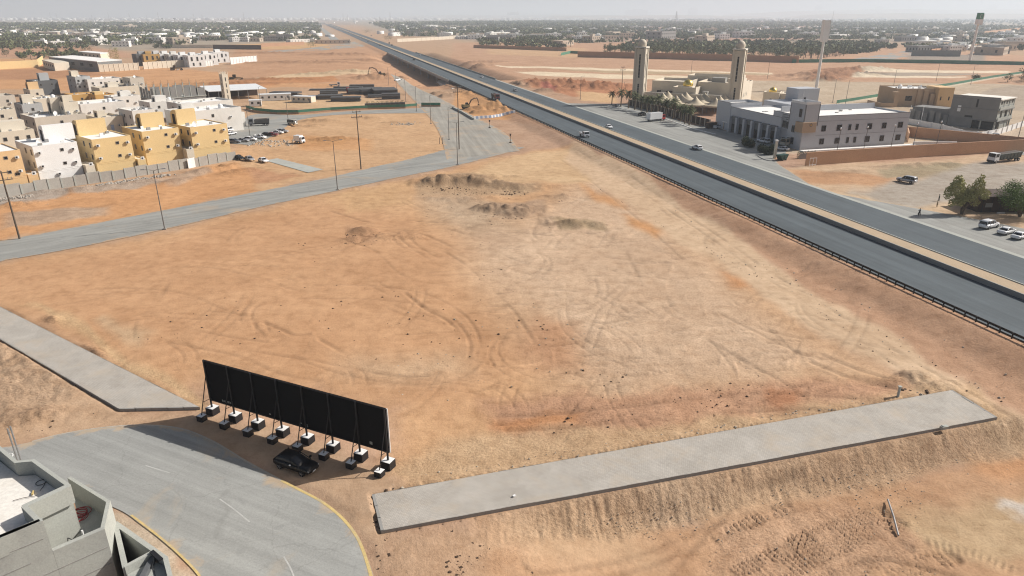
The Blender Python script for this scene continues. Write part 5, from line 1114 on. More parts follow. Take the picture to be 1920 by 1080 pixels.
def house(name, label, loc, rz, W, D, H, wall, roof='roof_white', cat='house', wins=(), ac=(), stair=None, bands=(), para=.65, roofbits=0, door=None, seed=1, group=None, dishes=(), tanks=()):
    t = thing(name, label, cat, loc, rz, group); th = .25
    mb = MB(); zr = H - para
    mb.add([(0, 0, 0), (W, 0, 0), (W, D, 0), (0, D, 0), (0, 0, H), (W, 0, H), (W, D, H), (0, D, H), (th, th, H), (W - th, th, H), (W - th, D - th, H), (th, D - th, H), (th, th, zr), (W - th, th, zr), (W - th, D - th, zr), (th, D - th, zr)],
           [(0, 1, 5, 4), (1, 2, 6, 5), (2, 3, 7, 6), (3, 0, 4, 7), (4, 5, 9, 8), (5, 6, 10, 9), (6, 7, 11, 10), (7, 4, 8, 11), (8, 9, 13, 12), (9, 10, 14, 13), (10, 11, 15, 14), (11, 8, 12, 15)])
    mb.obj('wall', wall, t)
    MB().box(th + .002, W - th - .002, th + .002, D - th - .002, zr - .2, zr + .02).obj('roof', roof, t)
    for z in bands: MB().box(-.04, W + .04, -.045, -.003, z, z + .1).obj('moulding', wall, t)
    for a in wins: window(t, *a[:5], W, D, **(a[5] if len(a) > 5 else {}))
    for u, z in ac: link('ac_unit', ac_mesh(), t, (u, 0, z))
    if door: MB().box(door[0], door[0] + 1.1, -.06, .02, door[1], door[1] + 2.2).obj('door', door[2], t)
    if stair:                              # stair room on the roof, rounded or flat top
        x0, x1, y0, y1, hs, rnd, mat = stair; r_ = MB(); ys = []
        if rnd:
            n = 8; pr = [(y0, zr)] + [(y0, zr + hs)] + [(y0 + (y1 - y0) * (.3 + .7 * math.sin(a)), zr + hs * (.6 + .4 * math.cos(a))) for a in np.linspace(0, math.pi / 2, n)][1:] + [(y1, zr)]
        else: pr = [(y0, zr), (y0, zr + hs), (y1, zr + hs), (y1, zr)]
        k = len(pr); r_.add([(x0, y, z) for y, z in pr] + [(x1, y, z) for y, z in pr], [tuple(range(k)), tuple(range(2 * k - 1, k - 1, -1))] + [(i, k + i, k + (i + 1) % k, (i + 1) % k) for i in range(k)])
        so_ = r_.obj('stair_room', mat, t)
        MB().box(x0 - .03, x0 + .02, y0 + (y1 - y0) * .25, y0 + (y1 - y0) * .7, zr + .02, zr + hs * .72).obj('door', 'opening', so_)
    rr = random.Random(seed)
    for i in range(roofbits):
        x, y = rr.uniform(1, W - 1.6), rr.uniform(.8, D - 1.4); s = rr.uniform(.3, .55)
        MB().box(x, x + 2 * s, y, y + s, zr + .02, zr + .1 + rr.uniform(.5, .9)).obj('roof_unit', ('white_metal', 'steel', 'conc_dark')[i % 3], t)
    for x, y in tanks: link('water_tank', tank_mesh(), t, (x, y, zr + .03))
    for x, y, a in dishes: link('satellite_dish', dish_mesh(), t, (x, y, zr + .03), a)
    return t
HR = math.atan2(.755, .656)                # facade direction of the housing rows
def hpos(px, py, H): q = gp(px, py, H); return (q.x, q.y, 0)
def hw_px(a, b, H): return (gp(*a, H) - gp(*b, H)).length
W3 = [('F', 3.0 / 9, 0, 0, 0)]
def front(Wd, cols=(.63,), z=(9.7, 6.0), w_=.75, h=.7): return [('F', c * Wd, zz, w_, h) for c in cols for zz in z]
def sidew(D, us=(1.6, 5), z=(9.6, 6.2), w_=.9, h=1.4): return [('L', u, zz, w_, h) for u in us for zz in z]
ACP = lambda Wd: [(u * Wd, z) for u in (.12, .88) for z in (9.6, 6.0)]
ROW = [('orange', (-45, 290), (36, 280), 'orange_wall', 'pale orange house at the left edge of the row behind the block wall'),
       ('white', (60, 275), (147, 267), 'white_paint', 'bright white house between the orange and the first yellow house'),
       ('yellow', (171, 262), (246, 254), 'yellow_wall', 'yellow house next to the bright white house'),
       ('yellow', (265, 247), (340, 241), 'yellow_wall', 'middle yellow house of the three behind the block wall'),
       ('yellow', (356, 239), (425, 231), 'yellow_wall', 'last yellow house at the right end of the row by the parked cars')]
for i, (c, a, b, wl, lb) in enumerate(ROW):
    H = 11.4; Wd = hw_px(a, b, H); D = 15
    st = [None, (5.5, 13.2, 8, 12, 4.4, True, 'white_paint'), (.4, 8.2, 10.5, 14.8, 4.6, True, 'yellow_wall'), (3.6, 10.6, 8.0, 12.3, 4.5, True, 'yellow_wall'), (.5, 6.8, 9.5, 13.8, 4.8, True, 'yellow_wall')][i]
    house('house', lb, hpos(*a, H), HR, Wd, D, H, wl, wins=front(Wd) + sidew(D, (1.8, 6.5)) + ([('F', .8 * Wd, 5.2, 1.0, .55)] if i == 0 else []), ac=ACP(Wd) + ([(.45 * Wd, 3.4)] if i == 1 else []), stair=st, bands=(4.6, 4.2), roofbits=4, para=.3, seed=i, dishes=[(2.0, 2.0, .4)] if i in (1, 4) else [])
    if i < 4:                              # low annex between the houses
        q = gp(*b, H); e = Vector((math.cos(HR), math.sin(HR), 0)); p_ = q + e * .4
        house('annex', ['low annex between the orange and the white house', 'low annex between the white and the first yellow house', 'low annex between the first two yellow houses', 'low annex between the last two yellow houses'][i], (p_.x, p_.y, 0), HR, 2.3, 6, (4.6, 4.9, 4.3, 4.9)[i], ('orange_wall', 'cream_wall', 'yellow_wall', 'cream_wall')[i], 'cream_wall', 'outbuilding', para=.3)
        u = thing('outdoor_unit', ['air conditioner unit on the annex beside the white house', 'air conditioner unit on the annex beside the first yellow house', 'air conditioner unit in the gap by the middle yellow house', 'air conditioner unit on the annex beside the last yellow house'][i], 'air conditioner', (p_.x + e.x * .9 + .3 * e.y, p_.y + e.y * .9 - .3 * e.x + .8, (4.35, 4.65, 4.05, 4.65)[i]), HR)
        MB().box(-.5, .5, -.25, .25, 0, .8).obj('casing', 'white_metal', u); MB().box(-.35, .15, -.27, -.25, .15, .65).obj('fan_grille', 'opening', u)
# block wall before the row
bw = G2([(-160, 398), (0, 372), (125, 351), (235, 335), (360, 314), (443, 299)])
t = thing('block_wall', 'long grey block wall with pillars in front of the yellow and white houses', 'wall', (*bw[3], 0)); inv = Matrix.Translation(-t.location)
bl = fit(bw, 27)
for i in range(26):
    hh = 2.9 + .25 * math.sin(i * 1.7) + (.5 if i in (5, 6) else 0)
    o = MB().bar(bl[i], bl[i + 1], .2, -.4, hh).obj('wall_panel', 'blockwork' if i != 20 else 'blockwork', t); o.matrix_parent_inverse = inv
    d = (bl[i + 1] - bl[i]) / np.linalg.norm(bl[i + 1] - bl[i]); q = Vector((d[1], -d[0])) * .06
    o = MB().bar(Vector(bl[i]) - Vector(d) * .18 + q, Vector(bl[i]) + Vector(d) * .18 + q, .34, -.4, hh + .06).obj('pillar', 'conc', t); o.matrix_parent_inverse = inv
a_ = Vector(G2([(353, 316)])[0]); b_ = Vector(G2([(366, 313)])[0]); d = (b_ - a_).normalized(); q = Vector((d.y, -d.x)) * .18
o = MB().bar(a_ + q, b_ + q, .08, 0, 3.0).obj('site_gate', 'roof_white', t); o.matrix_parent_inverse = inv
# the rest of the housing quarter: (label, front-left top, front-right top, height, depth, wall, roof, stair?, windows per floor, roof bits)
dk = dict(pane='opening', mull=False)
Q = [('cream two storey house with a flat parapet at the left edge behind the orange house', (-30, 251), (54, 240), 9.2, 12, 'cream_wall', 'roof_white', (6, 16, 6, 11, 3.2, 0, 'cream_wall'), 4, 3),
     ('wide beige house with a cluttered white roof left of the tan house', (64, 221), (159, 212), 9.5, 17, 'beige_wall', 'roof_white', (9.5, 14.5, 11, 15.5, 6.2, 1, 'cream_wall'), 1, 8),
     ('small tan house with a blue door behind the first yellow house', (183, 221), (226, 216), 8.4, 13, 'cream_wall', 'cream_wall', (2.2, 5.0, 6, 10, 2.6, 0, 'cream_wall'), 0, 3),
     ('tall white house with a shaded grey flank behind the middle yellow house', (247, 208), (281, 203), 10.8, 13, 'pale_wall', 'roof_white', None, 0, 4),
     ('long white house with a low terrace behind the last yellow house', (340, 211), (452, 200), 9.4, 15, 'pale_wall', 'roof_white', (4, 9, 8, 12, 3.0, 0, 'pale_wall'), 1, 7),
     ('low white annex of the long white house by the parked cars', (372, 219), (452, 209), 6.0, 7, 'pale_wall', 'roof_white', None, 4, 2),
     ('pale house with a long white roof behind the tan house', (150, 196), (240, 191), 7.6, 16, 'pale_wall', 'roof_white', None, 1, 5),
     ('cream stepped stair tower house rising behind the beige roof', (118, 192), (146, 190), 13.5, 9, 'cream_wall', 'cream_wall', (1, 6, 3, 7, 3.0, 1, 'cream_wall'), 0, 0),
     ('brownish grey house at the left edge of the housing quarter', (-30, 182), (27, 178), 10, 13, 'beige_wall', 'beige_wall', None, 2, 2),
     ('cream house with a plain boxy stair room at the left edge', (-25, 208), (22, 203), 10, 12, 'cream_wall', 'cream_wall', None, 1, 2),
     ('cream house with three windows and a cluttered roof', (62, 186), (112, 181), 7.6, 13, 'cream_wall', 'roof_white', None, 3, 8),
     ('grey house front with a row of roof units, left of the cream tower', (40, 196), (78, 193), 8.2, 11, 'grey_wall', 'roof_white', (2, 6, 5, 9, 4.2, 0, 'cream_wall'), 1, 5),
     ('charcoal flat roofed house behind the small orange stair room', (62, 152), (108, 151), 8.6, 14, 'dark_wall', 'grey_wall', (5, 10, 5, 9, 4.6, 0, 'grey_wall'), 2, 2),
     ('house with a small orange rounded stair room', (55, 168), (78, 166), 7.4, 11, 'cream_wall', 'roof_white', (.5, 5.5, 3, 7, 4.4, 1, 'orange_wall'), 1, 3),
     ('dark grey two storey villa with a pale left tower', (140, 144), (163, 142), 10.6, 14, 'grey_wall', 'roof_white', (1, 5, 8, 12, 3.6, 0, 'cream_wall'), 3, 2),
     ('white villa with a balustraded bay beside the grey villa', (163, 149), (202, 144), 9.0, 13, 'pale_wall', 'roof_white', None, 4, 4),
     ('cream terrace house with a blue roof tank', (186, 165), (222, 158), 8.4, 12, 'cream_wall', 'roof_white', (6, 11, 4, 9, 3.0, 0, 'cream_wall'), 1, 4),
     ('cream house with two square stair rooms left of the white dish', (222, 157), (250, 153), 8.6, 12, 'cream_wall', 'roof_white', (4, 9, 3, 8, 3.2, 0, 'cream_wall'), 1, 3),
     ('beige tower house carrying a big white satellite dish', (243, 146), (262, 144), 12.5, 10, 'beige_wall', 'cream_wall', None, 0, 0),
     ('low ochre walled house below the white villa', (134, 178), (185, 172), 5.4, 11, 'ochre_wall', 'cream_wall', None, 2, 2),
     ('ochre and yellow roof yard beside the ochre house', (178, 178), (212, 175), 6.0, 10, 'ochre_wall', 'ochre_wall', (1, 5, 3, 7, 2.0, 0, 'yellow_wall'), 1, 1),
     ('pale house with two small stair boxes in front of the grey block shell', (212, 182), (262, 178), 7.2, 12, 'pale_wall', 'roof_white', (5, 10, 4, 8, 2.8, 0, 'pale_wall'), 1, 4),
     ('white house with a round water tank in front of the grey block shell', (280, 192), (340, 187), 7.4, 12, 'pale_wall', 'roof_white', (4, 9, 3, 7, 3.0, 0, 'pale_wall'), 2, 4),
     ('wide pale roofed house below the pale minaret', (340, 195), (405, 184), 7.8, 15, 'pale_wall', 'roof_white', None, 1, 5)]
for i, (lb, a, b, H, D, wl, rf, st, nw, rb) in enumerate(Q):
    Wd = hw_px(a, b, H); z = [H - 2.4] + ([H - 5.8] if H > 7.5 else [])
    wins = [('F', Wd * (k + .6) / (nw + .2), zz, .95, 1.1, dk) for k in range(nw) for zz in z] + [('L', u, zz, .9, 1.2, dk) for u in (2.4, D * .6) for zz in z]
    if st: st = (min(st[0], Wd * .55), min(st[1], Wd - .6)) + st[2:]
    house('house', lb, hpos(*a, H), HR, Wd, D, H, wl, rf, wins=wins, stair=st, roofbits=rb + 3, seed=20 + i, para=.8,
          tanks=[(Wd * .8, D * .5)] if i in (4, 6, 22, 16, 10) else [], dishes=[(Wd * .5, D * .4, .5)] if i in (1, 18, 15, 20) else [], door=(Wd * .45, H - 5.2, 'barrier_blue') if i == 2 else None, ac=[(Wd * .18, H - 3.6), (Wd * .8, H - 3.4)] if H > 7 and wl != 'dark_wall' else [])
# grey block-work shell
def shell():
    a, b = (290, 186), (386, 178); H = 4.4; Wd = hw_px(a, b, H); t = thing('block_shell', 'unfinished grey blockwork house shell with bare columns and reinforcing bars', 'building', hpos(*a, H), HR)
    D = 17
    MB().box(0, Wd, 0, D, 0, 4.1).obj('lower_wall', 'conc_grey', t); MB().box(-.3, Wd + .3, -.3, D + .3, 4.1, 4.4).obj('slab', 'conc', t)
    for k, (x0, x1, h) in enumerate(((.2, .3, 9.2), (.32, .52, 9.8), (.56, .66, 8.6), (.70, .82, 9.6), (.86, .99, 8.4))): MB().box(Wd * x0, Wd * x1, .1, .3, 4.4, h).obj('upper_wall', 'conc_grey', t)
    for k in range(5): MB().box(.1, .3, D * (.05 + .19 * k), D * (.2 + .19 * k), 4.4, (9.4, 8.3, 9.8, 8.9, 9.5)[k]).obj('upper_wall', 'conc_grey', t)
    for k in range(4): MB().box(Wd * (.1 + .22 * k), Wd * (.28 + .22 * k), D * .6, D * .6 + .2, 4.4, (9.4, 9.0, 9.7, 9.2)[k]).obj('upper_wall', 'conc_grey', t)
    for x in np.linspace(.2, Wd - .2, 8):
        for y in (.2, D * .5, D - .2):
            MB().box(x - .17, x + .17, y - .17, y + .17, 4.4, 10.4).obj('column', 'conc', t)
            mb = MB()
            for dx, dy in ((-.12, -.12), (.12, .12)): mb.tube((x + dx, y + dy, 10.4), (x + dx * 1.6, y + dy, 12.0), .03, .03, 4)
            mb.obj('rebar', 'wood_pole', t)
    for x, w_, h in ((.1, 1.2, 1.3), (.27, 1.2, 2.4), (.46, .9, 1.1), (.62, 1.2, 2.4), (.8, .9, 1.2), (.92, 1.1, 2.2)): window(t, 'F', Wd * x, 2.0 + (.4 if h < 1.5 else 0), w_, h, Wd, D, pane='opening', mull=False)
    for y in (3, 7, 11, 14): window(t, 'L', y, 2.3, 1.1, 1.4, Wd, D, pane='opening', mull=False)
    o = MB(); o.smooth = True; o.lathe([(1.5, 0), (1.6, 3.0), (1.2, 3.6), (.2, 3.8)], 16).obj('roof_tank', 'black_sheet', t, (Wd - 1.2, 5, 4.4))
shell()
def minaret_small():
    q = gp(427, 196, 0); t = thing('minaret', 'slim pale square minaret with slit openings at the end of the housing quarter', 'minaret', (q.x, q.y, 0), HR)
    MB().box(-1.6, 1.6, -1.6, 1.6, 0, 15.6).obj('shaft', 'cream_wall', t)
    for z in (3, 6, 9, 12):
        for f, (x, y) in (('F', (0, -1.6)), ('L', (-1.6, 0))): MB().box(x - (.25 if f == 'F' else .03), x + (.25 if f == 'F' else .03), y - (.03 if f == 'F' else .25), y + (.03 if f == 'F' else .25), z, z + 2.0).obj('slit_opening', 'opening', t)
    for x in (-1.45, -.5, .5, 1.45):
        for y in (-1.45, 1.45): MB().box(x - .15, x + .15, y - .15, y + .15, 15.6, 16.8).obj('crown_post', 'cream_wall', t)
minaret_small()

# ------------------------------------------------------------------ fire station (x runs across, y runs along the highway, away)
def fire_station():
    q = ps(158, 199.5, Z1); t = thing('fire_station', 'grey panelled fire station with six garage bays, corner tower and white roofs', 'fire station', q, PA)
    def bx(nm, x0, x1, y0, y1, z0, z1, m): return MB().box(x0, x1, y0, y1, z0, z1).obj(nm, m, t)
    W = 43.5; H = 11.2; th = .3
    def block(x0, x1, y0, y1, H, para, roof='roof_white'):
        mb = MB(); zr = H - para
        a, b, c, d = x0, x1, y0, y1
        mb.add([(a, c, 0), (b, c, 0), (b, d, 0), (a, d, 0), (a, c, H), (b, c, H), (b, d, H), (a, d, H), (a + th, c + th, H), (b - th, c + th, H), (b - th, d - th, H), (a + th, d - th, H), (a + th, c + th, zr), (b - th, c + th, zr), (b - th, d - th, zr), (a + th, d - th, zr)],
               [(0, 1, 5, 4), (1, 2, 6, 5), (2, 3, 7, 6), (3, 0, 4, 7), (4, 5, 9, 8), (5, 6, 10, 9), (6, 7, 11, 10), (7, 4, 8, 11), (8, 9, 13, 12), (9, 10, 14, 13), (10, 11, 15, 14), (11, 8, 12, 15)])
        mb.obj('wall', 'fire_panel', t)
        bx('roof', a + th, b - th, c + th, d - th, zr - .2, zr + .02, roof)
        bx('coping', a - .06, b + .06, c - .06, c + .05, H - .02, H + .14, 'fire_trim'); bx('coping', a - .06, a + .05, c + .055, d + .05, H - .02, H + .14, 'fire_trim')
    block(.02, W, .02, 17, H, .55)
    bx('rear_parapet', 3, W - .4, 16.6, 17.2, 10.2, 12.6, 'fire_panel')
    bx('corner_tower', -.25, 5.2, -.25, 7.5, 0, 15.2, 'fire_panel')
    for a in ((-.35, 5.3, -.35, -.2), (-.35, 5.3, 7.45, 7.6), (-.35, -.2, -.2, 7.45), (5.15, 5.3, -.2, 7.45)): bx('tower_parapet', *a, 15.2, 16.0, 'white_paint')
    for x, y in ((-.32, -.32), (5.12, -.32), (-.32, 7.4)): bx('corner_strip', x, x + .28, y, y + .28, 8.0, 15.2, 'fire_trim')
    # beige sign box wrapped round the corner, with its round dark emblem
    bx('sign_box', -1.0, 4.4, -1.0, -.26, 6.0, 9.4, 'villa_wall'); bx('sign_box', -1.0, -.26, -.25, 3.0, 6.0, 9.4, 'villa_wall')
    o = MB(); o.tube((2.2, -1.06, 8.5), (2.2, -1.0, 8.5), .55, .55, 16); o.obj('emblem', 'fire_trim', t)
    o = MB(); o.tube((2.2, -1.09, 8.5), (2.2, -1.06, 8.5), .36, .36, 12); o.obj('emblem_ring', 'ochre_wall', t)
    # left wing towards the garage bays
    block(0.02, 12, 7.6, 11.8, 10.6, .7); block(-.02, 20, 11.9, 44, 9.4, .5); block(-.15, 14, 44.1, 54, 10.8, .9)
    bx('rear_wing_wall', 20.1, 30, 17.3, 52, 0, 10.6, 'fire_panel')
    bx('rear_tower', 30.2, 40, 44, 52, 0, 15.4, 'fire_panel'); bx('tower_vent', 33, 33.9, 43.9, 44.0, 11.2, 12.0, 'opening'); bx('antenna', 32.5, 32.6, 43.8, 43.9, 12.8, 14.4, 'white_metal')
    for k in range(6):
        y = 13.2 + k * 5.05
        bx('garage_opening', -.10, .02, y, y + 3.7, .05, 5.6, 'opening')
        bx('bay_door', -.14, -.10, y + .1, y + 3.6, 4.2 - (k % 3) * .5, 5.6, 'fire_trim')
        bx('bay_pier', -1.3, -.02, y + 3.75, y + 4.95, 0, 6.0, 'fire_panel')
        bx('bay_lintel', -.6, -.02, y - .05, y + 3.74, 5.65, 6.2, 'fire_trim')
    bx('bay_pier', -1.3, -.02, 12.2, 13.1, 0, 6.0, 'fire_panel')
    for y in (46, 49.5):
        for z in (7.4, 3.4): window(t, 'L', y, z, 1.3, 2.6, 0, 0, frame='fire_trim')
    for y, z in ((2.0, 12.2),): window(t, 'L', y, z, 1.3, 2.6, 0, 0, frame='fire_trim').location.x = -.27
    for y, z, w_ in ((10.0, 7.4, 2.0), (8.2, 7.3, 1.4), (4.6, 6.6, 1.6), (4.4, 2.6, 1.6), (6.4, 2.2, 1.2), (9.6, 1.8, 1.4)):
        o = window(t, 'L', y, z, w_, 2.2, 0, 0, frame='fire_trim'); o.location.x = -.27 if y < 7.5 else 0
    for k in range(2): bx('lettering', -.04, .01, 8.0 + k * .3, 10.6 - k * .9, 9.6 - k * .55, 9.9 - k * .55, 'fire_trim')
    for i, x in enumerate((8.3, 14.6, 18.9, 21.9, 27.1, 33.3, 40.2)):
        w_ = (1.7, 1.9, 1.0, 1.0, 1.9, 1.7, 2.0)[i]
        for z in (7.0, 2.6): window(t, 'F', x, z, w_, 1.9, 0, 0, frame='fire_trim')
    for z in (4.7, 9.4): bx('panel_joint', 5.25, W + .01, -.02, .03, z, z + .07, 'fire_trim')
    bx('base_kerb', -1.2, W + 2, -3.4, -1.4, -.2, .35, 'roof_white')
    for x, y in ((5, 30), (6.2, 30)): bx('roof_vent', x, x + .9, y, y + .9, 8.4, 9.1, 'conc_dark')
    for x, y in ((20, 9), (24, 12), (30, 14), (26, 14)): bx('roof_vent', x, x + 1.0, y, y + .7, 10.1, 10.9, 'conc_dark')
    bx('floodlight', 13.9, 14.1, 20, 20.8, 9.7, 10.4, 'white_metal')
fire_station()
# boundary walls
def wallrun(name, label, pts, h, mat, z0=Z1, cop=None, w_=.3, pillars=0, cat='wall'):
    t = thing(name, label, cat, (pts[0][0], pts[0][1], z0)); inv = Matrix.Translation(-t.location)
    for i, (a, b) in enumerate(zip(pts[:-1], pts[1:])):
        o = MB().bar(a, b, w_, z0 - .4, z0 + h).obj('wall_panel', mat, t); o.matrix_parent_inverse = inv
        if cop: o = MB().bar(a, b, w_ + .1, z0 + h, z0 + h + .1).obj('coping', cop, t); o.matrix_parent_inverse = inv
    if pillars:
        P = fit(np.array([p[:2] for p in pts]), pillars); me = MB().box(-.22, .22, -.22, .22, -.4, h + .12).mesh('pillar', mat)
        for p in P: o = link('pillar', me, t, (p[0] - pts[0][0], p[1] - pts[0][1], 0))
    return t
wallrun('boundary_wall', 'long orange brown boundary wall in front of the fire station', [ps(143, 177), ps(165, 177.5), ps(190, 178.5), ps(212, 178), ps(238, 177)], 3.9, 'boundary_orange', cop='boundary_orange')
wallrun('boundary_wall', 'orange brown wall running back at the right of the fire station yard', [ps(238, 177.4), ps(222, 204), ps(216, 214)], 3.6, 'boundary_orange', cop='boundary_orange')
wallrun('boundary_wall', 'short orange wall with a dark recess beside the station side court', [ps(206, 202.5), ps(216, 213.5)], 3.2, 'boundary_orange', cop='boundary_orange')
wallrun('court_wall', 'low white wall of the station side court', [ps(203, 197), ps(218, 193)], 1.3, 'roof_white')
q = gp(1497, 297, Z1); t = thing('hedge_planter', 'row of clipped grey green shrubs behind a metal fence at the station corner', 'hedge', q, PA)
# vegetation builders
def leafquads(n, cen, rad, size, r_, droop=0.0, flat=.0, hollow=.35):
    """n small leaf clumps inside an ellipsoid; returns vertices, quads"""
    V = []; Q = []
    while len(Q) < n:
        d = Vector((r_.gauss(0, 1), r_.gauss(0, 1), r_.gauss(0, 1))).normalized(); k = hollow + (1 - hollow) * r_.random() ** .6
        c = Vector((cen[0] + d.x * rad[0] * k, cen[1] + d.y * rad[1] * k, cen[2] + d.z * rad[2] * k))
        u = Vector((r_.gauss(0, 1), r_.gauss(0, 1), r_.gauss(0, .6))).normalized(); u = (u + Vector((0, 0, -droop))).normalized(); w_ = u.cross(Vector((r_.gauss(0, 1), r_.gauss(0, 1), r_.gauss(0, 1)))).normalized()
        s = size * r_.uniform(.6, 1.3); a = u * s; b = w_ * s * .55; i = len(V)
        V += [c - a * .5, c + b * .5, c + a * .6, c - b * .5]; Q.append((i, i + 1, i + 2, i + 3))
    return V, Q
def crown_mesh(name, lobes, mat, seed, size, n, droop=0.0):
    r_ = random.Random(seed); mb = MB()
    tot = sum(l[1][0] * l[1][1] * l[1][2] for l in lobes)
    for c, rad in lobes:
        V, Q = leafquads(max(6, int(n * rad[0] * rad[1] * rad[2] / tot)), c, rad, size, r_, droop); mb.add(V, Q)
    return mb.mesh(name, mat)
def lobes_for(r_, R_, H, trunk, k):
    L = [((0, 0, trunk + (H - trunk) * .5), (R_ * .7, R_ * .7, (H - trunk) * .45))]
    for i in range(k):
        a = r_.uniform(0, 6.28); q = r_.uniform(.35, .75) * R_; s = r_.uniform(.28, .48) * R_; z = trunk + (H - trunk) * r_.uniform(.25, .85)
        L.append(((q * math.cos(a), q * math.sin(a), z), (s, s, s * r_.uniform(.7, 1.0))))
    return L
def big_tree(name, label, pos, R_, H, trunk, mat, seed, n, size, droop, k=11, stems=3, lobes=None):
    r_ = random.Random(seed); t = thing(name, label, 'tree', pos, 0)
    L = lobes or lobes_for(r_, R_, H, trunk, k); mb = MB()
    for s in range(stems):
        a = 6.28 * s / stems + r_.uniform(-.4, .4); p0 = Vector((.15 * math.cos(a), .15 * math.sin(a), -.2)); c = L[(s * 2 + 1) % len(L)][0]
        mb.path([p0, p0 + Vector((.2 * math.cos(a), .2 * math.sin(a), trunk * .7)), Vector((c[0] * .5, c[1] * .5, trunk + (c[2] - trunk) * .4)), Vector(c)], [.2, .16, .1, .04], 6)
    for c, _ in L[1:]: mb.path([Vector((c[0] * .15, c[1] * .15, trunk)), Vector((c[0] * .6, c[1] * .6, (trunk + c[2]) / 2)), Vector(c)], [.1, .06, .025], 5)
    mb.obj('trunk', 'bark', t)
    link('crown', crown_mesh('crown', L, mat, seed + 5, size, n, droop), t); return t
big_tree('eucalyptus_tree', 'airy olive green drooping tree standing on the sand left of the brown hut', gp(1803, 401, Z1), 5.2, 9.6, 1.9, 'leaf_olive', 3, 5200, .42, 1.0, 18, 5, [((-.3, .2, 4.2), (2.0, 1.7, 1.6)), ((-2.5, 0, 6.2), (1.8, 1.6, 2.4)), ((-4.0, .3, 4.9), (1.1, 1.1, 1.5)), ((2.3, 0, 6.4), (1.4, 1.4, 2.2)), ((3.9, -.3, 4.7), (1.4, 1.2, 1.3)), ((1.5, .6, 4.0), (1.7, 1.5, 1.4)), ((-1.8, -.6, 3.2), (1.5, 1.3, 1.2)), ((2.5, .2, 2.7), (1.2, 1.0, .9)), ((-2.5, .2, 8.1), (1.0, .9, 1.1)), ((2.7, .1, 8.5), (.7, .7, .9)), ((-3.2, -.4, 2.8), (.9, .9, 1.0)), ((.2, -.2, 5.9), (.9, .9, 1.1))])
big_tree('broad_tree', 'dense bright green round tree at the right edge behind the brown hut', gp(1912, 406, Z1), 6.2, 8.2, 1.0, 'leaf_green', 8, 9000, .30, .3, 16, 3)
for i in range(6):
    a = i * 1.15
    V = crown_mesh('shrub', [((0, 0, 1.1), (.75, .6, 1.3))], 'leaf_far', 90 + i, .3, 160); link('shrub', V, t, (i * 1.15, .2 * math.sin(i), 0))
MB().box(-.6, 7.2, -1.1, -1.0, 0, 1.7).obj('fence_panel', 'conc_dark', t)
for i, (px, py, rr, hh, lb) in enumerate([(1397, 274, 1.5, 3.6, 'dark clipped bush nearest the garage bays'), (1407, 277, 1.4, 3.1, 'dark clipped bush second from the garage bays'), (1428, 286, 1.7, 3.0, 'dark bush in front of the white four wheel drive'), (1437, 290, 1.6, 2.8, 'dark bush beside the curved kerb bed'), (1446, 290, 1.3, 3.4, 'dark bush next to the pale gate pillar')]):
    o = link('clipped_bush', crown_mesh('clipped_bush', [((0, 0, hh * .48), (rr, rr, hh * .52)), ((rr * .4, -.3, hh * .4), (rr * .7, rr * .7, hh * .4))], 'leaf_hedge', 60 + i, .36, 1500), None, gp(px, py, Z1)); tag(o, lb, 'bush')
q = gp(1452, 297, Z1); t = thing('gate_pillar', 'pale concrete gate pillar with a white cap between the bushes', 'pillar', q, PA)
MB().box(-.35, .35, -.35, .35, 0, 5.5).obj('shaft', 'cream_wall', t); MB().box(-.45, .45, -.45, .45, 5.5, 5.9).obj('cap', 'white_paint', t)
q = gp(1466, 300, Z1); t = thing('skip_bin', 'dark green metal skip bin with sloping ends by the forecourt corner', 'skip', q, PA + .3)
MB().hexa([(-1.1, -.9, .25), (1.1, -.9, .25), (1.1, .9, .25), (-1.1, .9, .25)], [(-2.1, -1.0, 1.8), (1.9, -1.0, 1.8), (1.9, 1.0, 1.8), (-2.1, 1.0, 1.8)]).obj('hopper', 'bin_green', t)
for x in (-.9, .9): MB().box(x - .1, x + .1, -1.02, 1.02, .0, .3).obj('skid', 'black_steel', t)
for s in (-1, 1): MB().box(-.15, .15, s * 1.03 - .05, s * 1.03 + .05, .5, 1.7).obj('rib', 'bin_green', t)
q = gp(1517, 312, Z1); t = thing('wire_gate', 'leaning pale wire gate at the end of the orange wall', 'gate', q, PA)
mb = MB()
for a, b in (((0, 0, 0), (0, 0, 2.6)), ((3, .8, 0), (3, .8, 2.4)), ((0, 0, 2.5), (3, .8, 2.3)), ((0, 0, .4), (3, .8, .3)), ((1.5, .4, 0), (1.5, .4, 2.4))): mb.tube(a, b, .05, .05, 5)
mb.obj('frame', 'white_metal', t)
# guard hut and low wall between mosque and station
q = gp(1366, 243, Z1); t = thing('guard_booth', 'small white roofed guard booth with a brown flank in front of the tents', 'booth', q, PA + .2)
MB().box(-1.8, 1.8, -1.5, 1.5, 0, 3.0).obj('wall', 'mosque_stone', t); MB().box(-2.2, 2.2, -1.9, 1.9, 3.0, 3.3).obj('roof', 'roof_white', t); MB().box(.2, 1.4, -1.56, -1.49, 1.0, 2.4).obj('window', 'glass', t); MB().box(-1.86, -1.79, -1.0, 1.0, .3, 2.6).obj('door', 'brown_wood', t)
q = gp(1335, 240, Z1); t = thing('meter_kiosk', 'low brown kiosk beside the guard booth', 'kiosk', q, PA + .2); MB().box(-2.6, 1.4, -1.1, 1.1, 0, 2.3).obj('cabinet', 'brown_wood', t); MB().box(-2.7, 1.5, -1.2, 1.2, 2.3, 2.42).obj('roof', 'boundary_brown', t)
wallrun('court_wall', 'pinkish low wall between the tents and the fire station', [gp(1374, 241, Z1), gp(1402, 236, Z1)], 2.6, 'boundary_orange')

